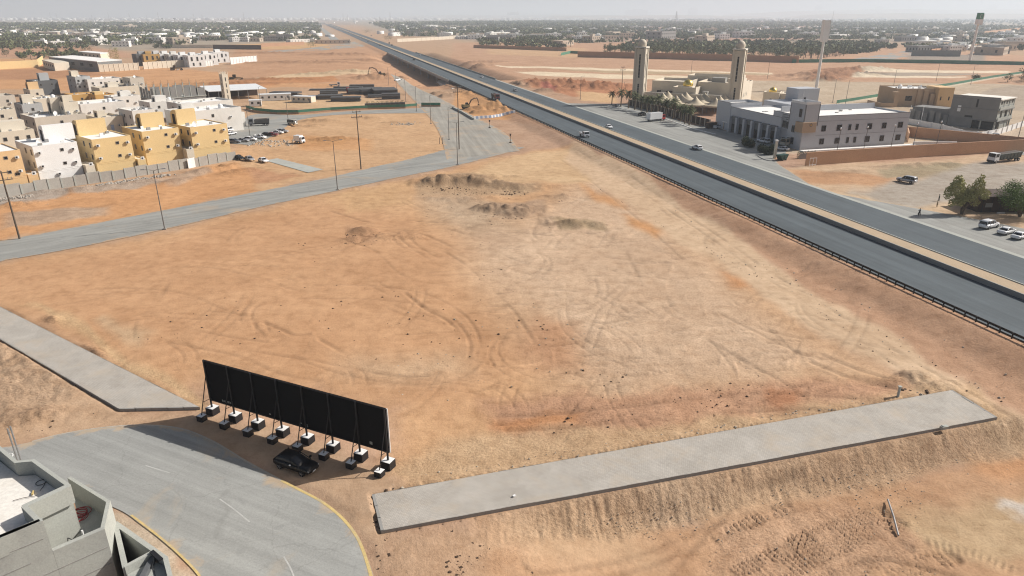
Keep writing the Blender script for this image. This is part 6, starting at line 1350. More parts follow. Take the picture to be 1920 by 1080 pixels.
# ------------------------------------------------------------------ mosque: its own axes, turned against the highway
MO = ps(163, 337, Z1); MAX = ps(163 + .726, 337 - .688, Z1) - MO; MANG = math.atan2(MAX.y, MAX.x)
def mosque():
    t = thing('mosque', 'beige stone mosque with twin square minarets and a golden dome', 'mosque', MO, MANG)
    def bx(nm, x0, x1, y0, y1, z0, z1, m): return MB().box(x0, x1, y0, y1, z0, z1).obj(nm, m, t)
    def hall(nm, x0, x1, y0, y1, h, para=1.0, mat='mosque_stone', z0=0):
        mb = MB(); th = .35; a, b, c, d, H, zr = x0, x1, y0, y1, h, h - para
        mb.add([(a, c, z0), (b, c, z0), (b, d, z0), (a, d, z0), (a, c, H), (b, c, H), (b, d, H), (a, d, H), (a + th, c + th, H), (b - th, c + th, H), (b - th, d - th, H), (a + th, d - th, H), (a + th, c + th, zr), (b - th, c + th, zr), (b - th, d - th, zr), (a + th, d - th, zr)],
               [(0, 1, 5, 4), (1, 2, 6, 5), (2, 3, 7, 6), (3, 0, 4, 7), (4, 5, 9, 8), (5, 6, 10, 9), (6, 7, 11, 10), (7, 4, 8, 11), (8, 9, 13, 12), (9, 10, 14, 13), (10, 11, 15, 14), (11, 8, 12, 15), (12, 13, 14, 15)])
        return mb.obj(nm, mat, t)
    L = 48.6
    bx('front_wall', 2.8, L - 2.8, -.2, .5, 0, 6.0, 'mosque_stone'); bx('coping', 2.9, L - 2.9, -.3, .6, 6.0, 6.2, 'mosque_trim')
    o = MB(); n = 10; pr = [(-1.5, 0), (1.5, 0)] + [(1.5 * math.cos(a), 2.9 + 1.7 * math.sin(a)) for a in np.linspace(0, math.pi, n)]
    o.add([(x, -.26, z) for x, z in pr] + [(x, -.21, z) for x, z in pr], [tuple(range(len(pr))), tuple(range(2 * len(pr) - 1, len(pr) - 1, -1))]); o.obj('arched_gate', 'opening', t, (21.5, 0, .4))
    hall('prayer_hall', 3, 22, 12, 34, 11.0, 1.2); hall('prayer_hall', 27, L, 12, 36, 11.2, 1.2); hall('rear_hall', 16, 44, 34.2, 50, 12.6, 1.4); hall('side_wing', L - 13, L - .02, 36.2, 47, 10.2, 1.0)
    hall('porch', 17.2, 29, 1.2, 10.5, 9.2, .8); hall('low_roof', 3, 17.1, .6, 11.9, 5.6, .7); hall('low_roof', 29.1, L - .1, .6, 11.9, 5.6, .7)
    bx('raised_block', 42, 49.9, 12.2, 20, 11.3, 13.4, 'mosque_stone')
    bx('roof_plant', 31, 38, 26, 31, 10.1, 12.4, 'conc_dark'); bx('vent_hood', 31.5, 34, 5, 8, 5.0, 7.2, 'conc_dark'); bx('vent_hood', 7, 8.6, 8, 10, 5.0, 6.4, 'opening'); bx('vent_hood', 11.5, 15, 9, 11, 5.0, 6.1, 'brown_wood')
    for y_ in (15, 19.2, 23.4, 27.6, 31.8):
        o = MB(); pr = [(-.55, 0), (.55, 0), (.55, 1.2), (0, 2.1), (-.55, 1.2)]; o.add([(L + .05, a, z) for a, z in pr] + [(L + .01, a, z) for a, z in pr], [(0, 1, 2, 3, 4), (9, 8, 7, 6, 5)]); o.obj('niche_window', 'conc_dark', t, (0, y_, 3.6))
    def dome(x, y, z, r, nm='dome'):
        mb = MB(); mb.smooth = True; mb.lathe([(r * .96, 0), (r, r * .25)] + [(r * math.cos(a), r * .25 + r * 1.05 * math.sin(a)) for a in np.linspace(.12, 1.5, 9)], 24); d = mb.obj(nm, 'gold', t, (x, y, z))
        MB().tube((0, 0, r * 1.3), (0, 0, r * 1.75), .06, .03, 6).obj('finial', 'gold', d); return d
    bx('drum', 20.6, 26.6, 3.3, 8.6, 8.35, 9.4, 'mosque_trim'); dome(23.6, 6.0, 9.4, 2.55)
    # small domed porch on the right
    hall('side_porch', L + 9, L + 17, 28, 36, 6.2, .5); dome(L + 13, 32, 5.8, 2.0); bx('tank_room', L - 8, L - 4, 40, 44, 9.3, 13.0, 'mosque_stone')
    hall('annex', L + 17.2, L + 34, 30, 42, 5.6, .6)
    o = MB(); pr = [(-.8, 0), (.8, 0)] + [(.8 * math.cos(a), 1.6 + .9 * math.sin(a)) for a in np.linspace(0, math.pi, 8)]
    o.add([(x, 27.92, z) for x, z in pr] + [(x, 27.97, z) for x, z in pr], [tuple(range(len(pr))), tuple(range(2 * len(pr) - 1, len(pr) - 1, -1))]); o.obj('arched_gate', 'opening', t, (L + 13, 0, .5))
    for x in (0, L):
        m = thing('minaret', '', ''); m.parent = t; m.location = (x, 0, 0); m.name = 'minaret'
        for k in ('label', 'category'):
            if k in m: del m[k]
        a = 2.45
        core = MB().box(-a, a, -a, a, 0, 27.2); core.obj('shaft', 'mosque_stone', m)
        for sx in (-1, 1):
            for sy in (-1, 1): MB().box(sx * a - .42, sx * a + .42, sy * a - .42, sy * a + .42, 0, 27.6).obj('corner_pier', 'mosque_stone', m)
        for z0, z1 in ((2.4, 10.2), (13.2, 24.6)):
            for f in range(4):
                an = f * math.pi / 2; d = MB().box(-.40, .40, -a - .03, -a + .05, z0, z1); d.cur = 1
                for k in range(6): d.box(-.36, .36, -a - .06, -a - .031, z0 + (z1 - z0) * (k + .5) / 6 - .12, z0 + (z1 - z0) * (k + .5) / 6 + .12)
                o = d.obj('slit_window', ['opening', 'conc_dark'], m); o.rotation_euler = (0, 0, an)
        MB().box(-a - .6, a + .6, -a - .6, a + .6, 27.6, 28.3).obj('cornice', 'mosque_trim', m)
        mb = MB(); mb.smooth = True; mb.lathe([(2.1, 28.3), (2.1, 29.0), (2.15, 29.6)] + [(2.15 * math.cos(q_), 29.6 + 2.3 * math.sin(q_)) for q_ in np.linspace(.1, 1.5, 8)], 20); mb.obj('cap_dome', 'mosque_stone', m)
mosque()
# tents
TG = 'peaked shade tents before the mosque'
def tent(i, j, lb):
    c = Vector((MO.x, MO.y, 0)) + Vector((math.cos(MANG), math.sin(MANG), 0)) * (17 + i * 9.2) + Vector((math.sin(MANG), -math.cos(MANG), 0)) * (6.5 + j * 9.0)
    t = thing('shade_tent', lb, 'tent', (c.x, c.y, Z1), MANG, TG); n = 12; a = 4.5; mb = MB(); mb.smooth = True; vs = []; m_ = 6
    for k in range(m_ + 1):
        f = k / m_; r_ = 1 - f; z = 4.2 + 3.7 * f ** 1.7
        for q_ in range(n * 4 // 4 * 1):
            an = 2 * math.pi * q_ / n; c_, s_ = math.cos(an), math.sin(an); sq = a / max(abs(c_), abs(s_)); rr = (sq * r_ + 0) if k < 2 else (sq * (1 - f) + a * f * 0) * r_ / max(r_, 1e-6)
            sag = -.35 * (1 - abs(abs(c_) - abs(s_))) * 0 if k else 0
            vs.append((c_ * sq * r_ + .0, s_ * sq * r_, z + sag))
    mb.add(vs, [(k * n + q_, k * n + (q_ + 1) % n, (k + 1) * n + (q_ + 1) % n, (k + 1) * n + q_) for k in range(m_) for q_ in range(n)]); mb.obj('canopy', 'tent_cloth', t)
    MB().tube((0, 0, 0), (0, 0, 8.1), .1, .06, 6).obj('mast', 'steel', t)
    for x, y in ((-a, -a), (a, -a), (a, a), (-a, a)): MB().tube((x, y, 0), (x, y, 4.25), .1, .08, 6).obj('pole', 'steel', t)
    MB().box(-a, a, -a - .02, -a + .02, 3.5, 4.2).obj('valance', 'tent_cloth', t)
wn = ['first', 'second', 'third', 'fourth']
for j in range(3):
    for i in range(4):
        if (i, j) in ((0, 2),): continue
        tent(i, j, '%s tent from the left in the %s row before the mosque' % (wn[i], ('back', 'middle', 'front')[j]))
# date palms
def palm_parts(H, seed, nf=26, fl=3.4):
    r_ = random.Random(seed); tr = MB(); tr.path([(0, 0, -.2), (.06, .03, H * .4), (.1, -.05, H * .75), (.05, 0, H)], [.32, .26, .22, .25], 8)
    fr = MB()
    for k in range(nf):
        az = 2.4 * k + r_.uniform(-.2, .2); el = 1.25 - 1.75 * (k / nf) + r_.uniform(-.1, .1); L_ = fl * r_.uniform(.85, 1.1); P = []; p = Vector((0, 0, H)); e = el; n = 6
        for s in range(n + 1):
            P.append(p.copy()); p = p + Vector((math.cos(az) * math.cos(e), math.sin(az) * math.cos(e), math.sin(e))) * (L_ / n); e -= .24
        sd_ = Vector((-math.sin(az), math.cos(az), 0))
        for s in range(n):
            w0 = .52 * math.sin(math.pi * min(1, (s + .35) / n)) + .05; w1 = .52 * math.sin(math.pi * min(1, (s + 1.35) / (n + .4))) + .02
            for sg in (-1, 1):
                dn = Vector((0, 0, -.35)); fw = (P[s + 1] - P[s]) * .5; q0 = P[s]; q1 = P[s] + (P[s + 1] - P[s]) * .72
                fr.add([q0, q1, q1 + (sd_ * sg + dn) * w1 + fw, q0 + (sd_ * sg + dn) * w0 + fw], [(0, 1, 2, 3)])
    return tr, fr
PROTO = {}
def palm(pos, H, seed, lb, group=None, s=1.0):
    if seed in PROTO: return dup(PROTO[seed], pos, random.uniform(0, 6), lb, group, s)
    t = thing('date_palm', lb, 'palm tree', pos, 0, group); tr, fr = palm_parts(H, seed); tr.obj('trunk', 'bark', t); fr.obj('frond_crown', 'palm_leaf', t); t.scale = (s,) * 3
    PROTO[seed] = cache(t); return t
PG = 'date palms lining the forecourt before the mosque'
PP = [(1147, 196), (1164, 200), (1178, 203), (1190, 206), (1202, 208), (1213, 211), (1221, 213), (1233, 215), (1248, 219), (1262, 223), (1276, 228), (1284, 232), (1292, 235)]
for i, (px, py) in enumerate(PP):
    palm(gp(px, py, Z1), 6.3, 1 + i % 3, 'date palm number %s in the row before the mosque, counted from the left minaret' % ('one', 'two', 'three', 'four', 'five', 'six', 'seven', 'eight', 'nine', 'ten', 'eleven', 'twelve', 'thirteen')[i], PG, random.uniform(.85, 1.15))
line_k = [gp(1140, 199, Z1), gp(1205, 212, Z1), gp(1250, 224, Z1), gp(1300, 242, Z1), gp(1342, 252, Z1)]
mb = MB(); [mb.bar(a, b, .35, Z1 - .1, Z1 + .22) for a, b in zip(line_k[:-1], line_k[1:])]; o = mb.obj('kerb', 'roof_white'); tag(o, kind='structure')
mb = MB(); c_ = spline([gp(1420, 292, Z1)[:2], gp(1432, 299, Z1)[:2], gp(1446, 302, Z1)[:2], gp(1456, 300, Z1)[:2]], 5); [mb.bar(a, b, .3, Z1 - .1, Z1 + .2) for a, b in zip(c_[:-1], c_[1:])]; tag(mb.obj('kerb', 'conc_dark'), kind='structure')
t = wallrun('colonnade_fence', 'row of pale pillars and dark screens along the tents behind the palms', [gp(1180, 198, Z1), gp(1225, 209, Z1), gp(1300, 230, Z1), gp(1330, 238, Z1)], 3.0, 'brown_wood', pillars=22, w_=.08, cat='fence')
for c in t.children:
    if c.name.startswith('pillar') and c.data.materials[0].name != 'cream_wall': c.data.materials[0] = M['cream_wall']

# ------------------------------------------------------------------ tan villa and grey shell on the right
def villa():
    H = 10.0; a, b = (1683, 166), (1764, 166); p0, p1 = gp(*a, H), gp(*b, H); W = (p1 - p0).length; rz = math.atan2(p1.y - p0.y, p1.x - p0.x)
    t = house('villa', 'tan two storey villa with projecting bays and white dishes on the roof', (p0.x, p0.y, 0), rz, W, 18, H, 'villa_wall', 'roof_white', wins=[('F', W * .30, 5.2, 3.2, 2.2, dict(frame='brown_wood')), ('F', W * .56, 5.0, .6, .7, dict(frame='brown_wood'))], bands=(3.6, 9.0), roofbits=7, seed=5, dishes=[(3, 4, .3), (8, 6, .4), (12, 3, .2), (15, 7, .5)], tanks=[(6, 9)])
    for x, w_, d, h in ((W * .47, 2.2, .6, 9.4), (W * .62, 2.4, .8, 9.2), (W * .76, 2.2, 1.6, 7.6), (-2.2, 2.1, 3, 8.6)): MB().box(x, x + w_, -d, .1, 0, h).obj('bay', 'villa_wall', t)
    MB().box(W * .88, W + 5, -3.5, 8, 0, 10.8).obj('wing', 'orange_wall', t)
    for x in (W * .95, W + 3): MB().box(x - .3, x + .3, -3.58, -3.49, 4.6, 6.4).obj('window', 'glass', t)
    MB().box(-9, -2.3, -4, -3.6, 0, 3.4).obj('yard_wall', 'villa_wall', t); MB().box(-9, -8.6, -3.6, 10, 0, 3.4).obj('yard_wall', 'villa_wall', t)
villa()
def grey_shell():
    H = 11.5; p0, p1 = gp(1790, 165, H), gp(1862, 175, H); 
    x0, y0 = gp(1862, 245, Z1)[:2]; W = 17; rz = PA + math.pi / 2 + .14
    H = 12.6
    t = thing('concrete_shell', 'unfinished grey concrete villa shell with open balconies on the right', 'building', (x0, y0, Z1), R(-52))
    def bx(nm, *a, m='conc_grey'): return MB().box(*a).obj(nm, m, t)
    # local: -x to the left of the near corner, y away
    bx('wall', -17.3, 0, 0, .25, 3.6, H - .6); bx('wall', -17.3, -8.3, .02, .25, 0, 3.6); bx('wall', -17.3, -17.05, .26, 16, 0, H - .6)
    bx('core', -17.0, -.6, 5.5, 16, 0, H - 1.2); bx('slab', -17.2, .6, -.2, 16.2, 3.4, 3.75); bx('slab', -17.2, .6, -.2, 16.2, 7.6, 7.95); bx('roof_slab', -17.4, .5, .3, 16.2, H - .9, H - .55, m='roof_dust')
    for x, y in ((-5.2, .15), (-.15, .15), (-.15, 5), (-.15, 10.5), (-.15, 15.8)): bx('column', x - .25, x + .25, y - .25 + .12, y + .25 + .12, 0, H - .6, m='conc')
    for z in (3.76, 7.96): bx('balcony_wall', .3, .5, .5, 15.5, z, z + 1.1, m='conc')
    bx('side_panel', -.3, -.05, 5.3, 8.2, 4, 7.6, m='conc'); bx('side_panel', -.3, -.05, 10.8, 13, 4, 7.6, m='conc'); bx('side_panel', -.3, -.05, 1.0, 3.4, 4, 7.6, m='conc'); bx('side_panel', -.3, -.05, 5.3, 13, .1, 3.3, m='conc')
    for y in (1.5, 4.2, 7, 10, 13): bx('attic_opening', -.02, .03, y, y + 1.6, H - 2.6, H - 1.4, m='opening')
    bx('attic_band', -.4, -.03, .3, 15.9, 8.0, H - .6, m='conc')
    bx('ventilator', -14.6, -13.4, -.18, -.01, 6.2, 8.6, m='white_paint'); bx('slot_opening', -8.2, -7.5, -.03, .02, 8.4, 11.6, m='opening'); bx('slot_opening', -11.4, -8.6, -.03, .02, 4.2, 5.0, m='opening')
    bx('door_opening', -7.6, -5.5, -.03, .02, .1, 3.2, m='opening'); bx('door_opening', -4.9, -.5, -.03, .02, .1, 3.2, m='opening')
    bx('parapet', -17.3, 0, 0, .25, H - .55, H + .1, m='conc_grey')
    # lower courtyard walls to the left
    for k in range(6): bx('yard_wall', -33 + k * 2.7, -31.2 + k * 2.7, .1 + .4 * (k % 2), .35 + .4 * (k % 2), 0, 5.2 - .5 * (k % 3))
    bx('yard_wall', -33, -17.5, 2.5, 2.75, 0, 6.3); bx('yard_slab', -33, -17.5, 2.8, 12, 5.9, 6.2)
    for x in (-32, -27): bx('pole', x - .08, x + .08, -1.6, -1.44, 0, 7.0, m='white_metal')
    for x, y, h in ((-25, -2, .5), (-21, -2.5, .7), (-12, -2, .4)): bx('rubble_pile', x, x + 3, y - 1, y, 0, h, m='rubble')
grey_shell()
pw = [gp(1700, 232, Z1), gp(1760, 243, Z1), gp(1806, 256, Z1), gp(1838, 259, Z1), gp(1870, 253, Z1), gp(1930, 233, Z1)]
wallrun('site_fence', 'white sheet site fence round the grey shell', pw, 2.3, 'white_paint', pillars=16, w_=.08, cat='fence')
# brown hut
q = gp(1832, 398, Z1); t = thing('brown_hut', 'long dark brown timber hut with a flat roof under the green tree', 'hut', q, PA - .25)
MB().box(0, 26, 0, 7, 0, 3.6).obj('wall', 'brown_wood', t); MB().box(-.3, 26.3, -.3, 7.3, 3.6, 3.8).obj('roof', 'brown_wood', t)
for k in range(12): MB().box(.8 + 2.1 * k, .95 + 2.1 * k, -.06, .01, 0, 3.55).obj('batten', 'black_steel', t)
MB().box(1.5, 3.2, -.09, -.06, 1.2, 2.2).obj('window', 'conc_dark', t); MB().box(9, 10.2, -.09, -.06, .1, 2.3).obj('door', 'black_steel', t)
for x, w_ in ((4, 1.8), (14.5, 2.4)): MB().box(x, x + w_, -1.2, -.9, 0, .25).obj('step', 'roof_white', t)

# ------------------------------------------------------------------ people on the sand
def person(pos, head, label, cloth, pose, robe=False):
    t = thing('person', label, 'person', pos, head); t.scale = (.92,) * 3
    P = dict(pel=(0, 0, .95), ch=(.03, 0, 1.38), nk=(.04, 0, 1.52), hd=(.07, 0, 1.68), ls=(.03, .19, 1.42), le=(.06, .27, 1.14), lh=(.18, .25, .92), rs=(.03, -.19, 1.42), re=(.02, -.28, 1.14), rh=(-.02, -.30, .88),
             lk=(.14, .10, .50), lf=(.02, .10, .06), lt=(.18, .11, .03), rk=(-.02, -.10, .50), rf=(-.22, -.10, .07), rt=(-.06, -.11, .03))
    if pose == 'crouch': P.update(le=(.22, .25, 1.2), lh=(.42, .2, 1.3), re=(.2, -.25, 1.2), rh=(.42, -.2, 1.25), lk=(.24, .12, .52), rk=(-.1, -.12, .5), rf=(-.36, -.12, .1), rt=(-.2, -.12, .04))
    if pose == 'carry': P.update(le=(-.02, .40, 1.38), lh=(.0, .62, 1.36), re=(-.02, -.40, 1.38), rh=(.0, -.62, 1.36))
    rad = dict(pel=.16, ch=.17, nk=.06, hd=.10, ls=.08, le=.055, lh=.04, rs=.08, re=.055, rh=.04, lk=.085, lf=.05, lt=.045, rk=.085, rf=.05, rt=.045)
    if robe: rad.update(lk=.14, rk=.14, lf=.11, rf=.11)
    K = list(P); E_ = [('pel', 'ch'), ('ch', 'nk'), ('nk', 'hd'), ('ch', 'ls'), ('ls', 'le'), ('le', 'lh'), ('ch', 'rs'), ('rs', 're'), ('re', 'rh'), ('pel', 'lk'), ('lk', 'lf'), ('lf', 'lt'), ('pel', 'rk'), ('rk', 'rf'), ('rf', 'rt')]
    me = bpy.data.meshes.new('body'); me.from_pydata([P[k] for k in K], [(K.index(a), K.index(b)) for a, b in E_], []); me.materials.append(M[cloth]); o = link('body', me, t)
    o.modifiers.new('skin', 'SKIN'); sv = me.skin_vertices[0].data
    for i, k in enumerate(K): sv[i].radius = (rad[k], rad[k]); sv[i].use_root = (k == 'pel')
    sb = o.modifiers.new('sub', 'SUBSURF'); sb.levels = 1; sb.render_levels = 1
    for nm, m_, c, r_, sc in (('face', 'skin', (.12, 0, 1.68), .09, (.8, .85, 1.15)), ('hair', 'cloth_black', (.05, 0, 1.72), .115, (1, .95, 1.0))):
        mb = MB(); mb.smooth = True; mb.lathe([(.01, -1), (.5, -.87), (.87, -.5), (1, 0), (.87, .5), (.5, .87), (.01, 1)], 10); h = mb.obj(nm, m_, t, c); h.scale = [r_ * s for s in sc]
    return t
person(gp(1723, 404, Z1 + .05), PA + 1.2, 'person in black walking on the sand nearest the highway', 'cloth_black', 'crouch', True)
person(gp(1756.5, 388, Z1 + .05), PA + 2.0, 'person in tan top walking behind the others near the tree', 'cloth_tan', 'walk')
t_ = person(gp(1760, 376.5, Z1 + .05), PA + 2.4, 'person in black farthest out on the lot with arms spread', 'cloth_black', 'walk')

# ------------------------------------------------------------------ pylon signs
q = gp(1530, 168, Z1); Hs = hgt(38, q.y); t = thing('pylon_sign', 'tall white pylon with a blank grey sign box behind the fire station', 'pylon sign', (q.x, q.y, 0), PA - .1)
zb = hgt(76, q.y)
MB().tube((0, 0, 0), (0, 0, zb), .95, .75, 12).obj('pole', 'white_paint', t); MB().box(-1.9, 1.9, -1.3, 1.3, zb, Hs).obj('sign_box', 'sign_grey', t)
for x in (-1.95, 1.95): MB().box(x - .12, x + .12, -1.4, 1.4, zb - .2, Hs + .2).obj('frame', 'white_metal', t)
MB().box(-1.6, 1.6, -1.0, 1.0, zb - .9, zb - .02).obj('collar', 'sign_grey', t)
q = gp(1817, 118, Z1); Hs = hgt(24, q.y); zb = hgt(46, q.y); t = thing('pylon_sign', 'tall pylon with a green and white sign box far right', 'pylon sign', (q.x, q.y, 0), PA - .1)
MB().tube((0, 0, 0), (0, 0, zb), 1.25, 1.0, 12).obj('pole', 'white_paint', t); MB().box(-2.6, 2.6, -1.6, 1.6, zb, zb + (Hs - zb) * .45).obj('sign_box', 'sign_grey', t); MB().box(-2.4, 2.4, -1.6, 1.6, zb + (Hs - zb) * .45, Hs).obj('sign_top', 'green_paint', t)
MB().box(2.62, 3.1, -1.7, 1.7, zb - .3, Hs - 1.2).obj('frame', 'white_metal', t)
o = MB(); o.path([(.9 * math.cos(a), -1.63, zb + (Hs - zb) * .72 + 1.5 * math.sin(a) + .3 * math.cos(2 * a)) for a in np.linspace(.5, 5.2, 14)], .22, 5); o.obj('emblem', 'sign_grey', t)

# ------------------------------------------------------------------ middle distance, left: yard, diggers, fences
def zwall(name, label, px, h, mat, cat='wall', base=None, n=1, w_=.3, pillars=0):
    P = [at(*p) for p in px]; t = thing(name, label, cat, P[0]); inv = Matrix.Translation(-P[0])
    for a, b in zip(P[:-1], P[1:]):
        k = max(1, int((b - a).length / 40))
        for i in range(k):
            u, v = a.lerp(b, i / k), a.lerp(b, (i + 1) / k); z0 = min(u.z, v.z) - .5
            lo = h * .38 if base else -.5
            o = MB().bar(u, v, w_, z0 + .5 + lo, z0 + .5 + h).obj('wall_panel' if cat == 'wall' else 'fence_panel', mat, t); o.matrix_parent_inverse = inv
            if base: o = MB().bar(u, v, w_ + .15, z0, z0 + .5 + lo).obj('base', base, t); o.matrix_parent_inverse = inv
    if pillars:
        q = fit(np.array([p[:2] for p in P]), pillars); me = MB().box(-.3, .3, -.3, .3, -.4, h + .25).mesh('pillar', mat)
        for p in q: o = link('pillar', me, t, (p[0] - P[0].x, p[1] - P[0].y, H0(p[0], p[1]) - P[0].z))
    return t
zwall('site_hoarding', 'green site hoarding on a brown base curving round the pipe yard', [(462, 205), (480, 210), (520, 214), (560, 214), (620, 209), (690, 205), (760, 203), (782, 201)], 2.0, 'green_fence', 'fence', 'boundary_brown', w_=.12)
zwall('site_hoarding', 'short green hoarding section right of the access road mouth', [(790, 200), (826, 200)], 2.0, 'green_fence', 'fence', 'boundary_brown', w_=.12)
zwall('site_hoarding', 'green hoarding running along the far side of the right hand field', [(1485, 118), (1560, 117), (1640, 117), (1760, 119), (1960, 123)], 3.2, 'green_fence', 'fence', w_=.15)
zwall('site_hoarding', 'green hoarding slanting away behind the tan villa', [(1568, 197), (1600, 192), (1665, 181), (1790, 161), (1860, 148), (1960, 133)], 2.4, 'green_fence', 'fence', 'cream_wall', w_=.15)
zwall('boundary_wall', 'very long plain brown wall below the palm grove behind the mosque', [(1083, 107), (1290, 112), (1497, 118)], 6.2, 'boundary_brown', w_=.5)
zwall('boundary_wall', 'dark brown wall left of the green hoarding behind the sandy field', [(888, 90), (980, 93), (1062, 96)], 4.4, 'boundary_brown', w_=.5)
zwall('site_hoarding', 'faded green hoarding corner left of the very long brown wall', [(1052, 104), (1070, 100), (1088, 101)], 3.0, 'green_fence', 'fence', w_=.2)
zwall('boundary_wall', 'dark long wall left of the highway service road', [(400, 92), (490, 93)], 6.0, 'brown_wood', w_=.5)
zwall('boundary_wall', 'yellow sand coloured wall at the far left edge', [(-60, 135), (0, 130), (72, 126), (82, 117)], 6.5, 'yellow_wall', w_=.5)
zwall('compound_wall', 'pinkish panelled compound wall right of the white roofed hall', [(187, 135), (261, 131)], 6.0, 'cream_wall', pillars=9)
zwall('compound_wall', 'cream panelled compound wall before the white villas', [(270, 130), (348, 125)], 6.0, 'cream_wall', pillars=10)
zwall('compound_wall', 'white post and panel wall before the white villas', [(348, 126), (400, 123)], 4.5, 'white_paint', pillars=12)
zwall('compound_wall', 'white panelled wall at the right end of the white villas', [(433, 121), (482, 117)], 6.5, 'white_paint', pillars=10)
zwall('compound_wall', 'pale panelled compound wall right of the highway, far side', [(745, 79), (800, 76), (850, 73), (905, 70)], 5.5, 'cream_wall', pillars=22)
zwall('compound_wall', 'long pale compound wall behind the grey wall on the right', [(1745, 100), (1860, 86)], 5.0, 'boundary_orange', pillars=16)
zwall('boundary_wall', 'grey wall in front of the yellow green tree on the right', [(1708, 105), (1800, 106)], 6.5, 'conc_grey', w_=.5)
zwall('boundary_wall', 'pinkish far wall running out at the right edge', [(1845, 66), (1960, 52)], 9, 'boundary_orange', w_=.6)
zwall('boundary_wall', 'long low cream wall before the palms on the right', [(1480, 82), (1640, 78)], 5, 'cream_wall', w_=.5)
zwall('boundary_wall', 'low pink wall left of the highway', [(490, 88), (570, 84)], 5, 'boundary_brown', w_=.5)
zwall('boundary_wall', 'low cream wall behind the white villas', [(300, 90), (400, 90)], 4.5, 'cream_wall', w_=.5)

q = at(392, 190); a_ = at(392, 190); b_ = at(500, 183); rz = math.atan2(b_.y - a_.y, b_.x - a_.x)
t = thing('open_shed', 'long white roofed open shed behind the pale minaret', 'shed', (a_.x, a_.y, 0), rz); Ls = (b_ - a_).length
MB().hexa([(0, -2, 5.2), (Ls, -2, 5.0), (Ls, 18, 6.3), (0, 18, 6.6)], [(0, -2, 5.5), (Ls, -2, 5.3), (Ls, 18, 6.6), (0, 18, 6.9)]).obj('roof', 'shed_roof', t)
MB().box(0, Ls, 17, 17.2, 0, 6.2).obj('back_wall', 'brown_wood', t); MB().hexa([(0, 3.9, 5.72), (Ls, 3.9, 5.5), (Ls, 4.4, 5.54), (0, 4.4, 5.76)], [(0, 3.9, 5.9), (Ls, 3.9, 5.68), (Ls, 4.4, 5.7), (0, 4.4, 5.92)]).obj('roof_rib', 'conc_grey', t)
for k in range(7): MB().box(Ls * k / 6 - .12, Ls * k / 6 + .12, -1.6, -1.36, 0, 5.2).obj('post', 'steel', t)
def cabin(px, py, L_, W_, H_, ang, label, mat='white_metal', n=4, name='site_cabin'):
    q = at(px, py); t = thing(name, label, 'cabin', q, ang)
    MB().box(0, L_, 0, W_, .15, H_).obj('body', mat, t); MB().box(-.15, L_ + .15, -.15, W_ + .15, H_, H_ + .15).obj('roof', 'shed_roof', t)
    for k in range(n): window(t, 'F', L_ * (k + .5) / n, H_ * .58, 1.0, 1.0, L_, W_, pane='glass', frame='steel')
    MB().box(L_ * .93 - .5, L_ * .93 + .4, -.05, .01, .2, 2.2).obj('door', 'conc_grey', t); return t
cabin(487, 190, 17, 6, 3.4, .35, 'long white site cabin right of the open shed', n=5); cabin(547, 192, 12, 5, 3.2, -.25, 'cream site cabin with four windows in the pipe yard', 'cream_wall', 4); cabin(468, 200, 6, 5, 3.0, .3, 'small white cabin on a dark base by the hoarding', n=2)
def stack(px, py, L_, W_, H_, ang, label, d=.9, name='pipe_stack', cat='pipe stack'):
    q = at(px, py); t = thing(name, label, cat, q, ang); r_ = d / 2; k = 0; mb = MB(); mb.smooth = False
    rows = max(1, int(H_ / (d * .87))); cols = max(2, int(W_ / d))
    for r in range(rows):
        for c in range(cols - (r % 2)):
            if r not in (0, rows - 1) and 0 < c < cols - 1: continue
            y = (c + .5 + .5 * (r % 2)) * d; z = r_ + r * d * .87; mb.tube((0, y, z), (L_, y, z), r_ * .97, r_ * .97, 8)
    o = mb.obj('pipes', 'pipe_black', t); o['kind'] = 'stuff'
    for x in (L_ * .1, L_ * .9): MB().box(x - .15, x + .15, -.3, W_ + .1, -.05, .04).obj('bearer', 'wood_pole', t)
SK = [(653, 178, 12, 9, 2.8, .25, 'black pipe stack, left of the three tall ones in the yard'), (678, 178, 12, 12, 3.0, .3, 'black pipe stack, middle of the three tall ones in the yard'), (702, 182, 12, 14, 3.2, .3, 'largest black pipe stack at the right end of the yard'), (716, 187, 9, 6, 2.6, .15, 'black pipe stack nearest the access road'), (690, 184, 11, 4, 1.8, .2, 'low black pipe stack in front of the tall ones'),
      (620, 191, 14, 6, 2.4, .1, 'black pipe stack in the front row beside the cream cabin'), (596, 187, 12, 6, 2.0, .2, 'dark pipe stack behind the cream cabin'), (505, 181, 15, 7, 2.2, -.1, 'dark covered pipe stack behind the white cabin'), (575, 186, 10, 7, 1.6, .1, 'low pipe stack left of the front row'), (610, 172, 14, 6, 1.6, .1, 'pipe stack at the back of the yard'), (625, 168, 16, 4, 1.5, .05, 'pipe row along the back of the yard, middle'), (655, 164, 14, 4, 1.5, .1, 'pipe row along the back of the yard beside the small white cab'), (580, 170, 16, 4, 1.2, .05, 'pipe row along the back of the yard, left'), (600, 181, 9, 5, 2.6, .2, 'pipe stack beside the blue drums')]
for a in SK: stack(a[0], a[1], a[2] * 1.15, a[3] * 1.15, a[4] * 1.3, *a[5:])
for i, (px, py) in enumerate([(612, 180), (617, 180), (622, 180)]):
    mb = MB(); mb.tube((0, 0, 0), (0, 0, 2.4), 1.1, 1.1, 12); one(mb, 'blue_drum', 'barrier_blue', ('left of three blue drums in the pipe yard', 'middle of three blue drums in the pipe yard', 'right of three blue drums in the pipe yard')[i], 'drum', at(px, py))
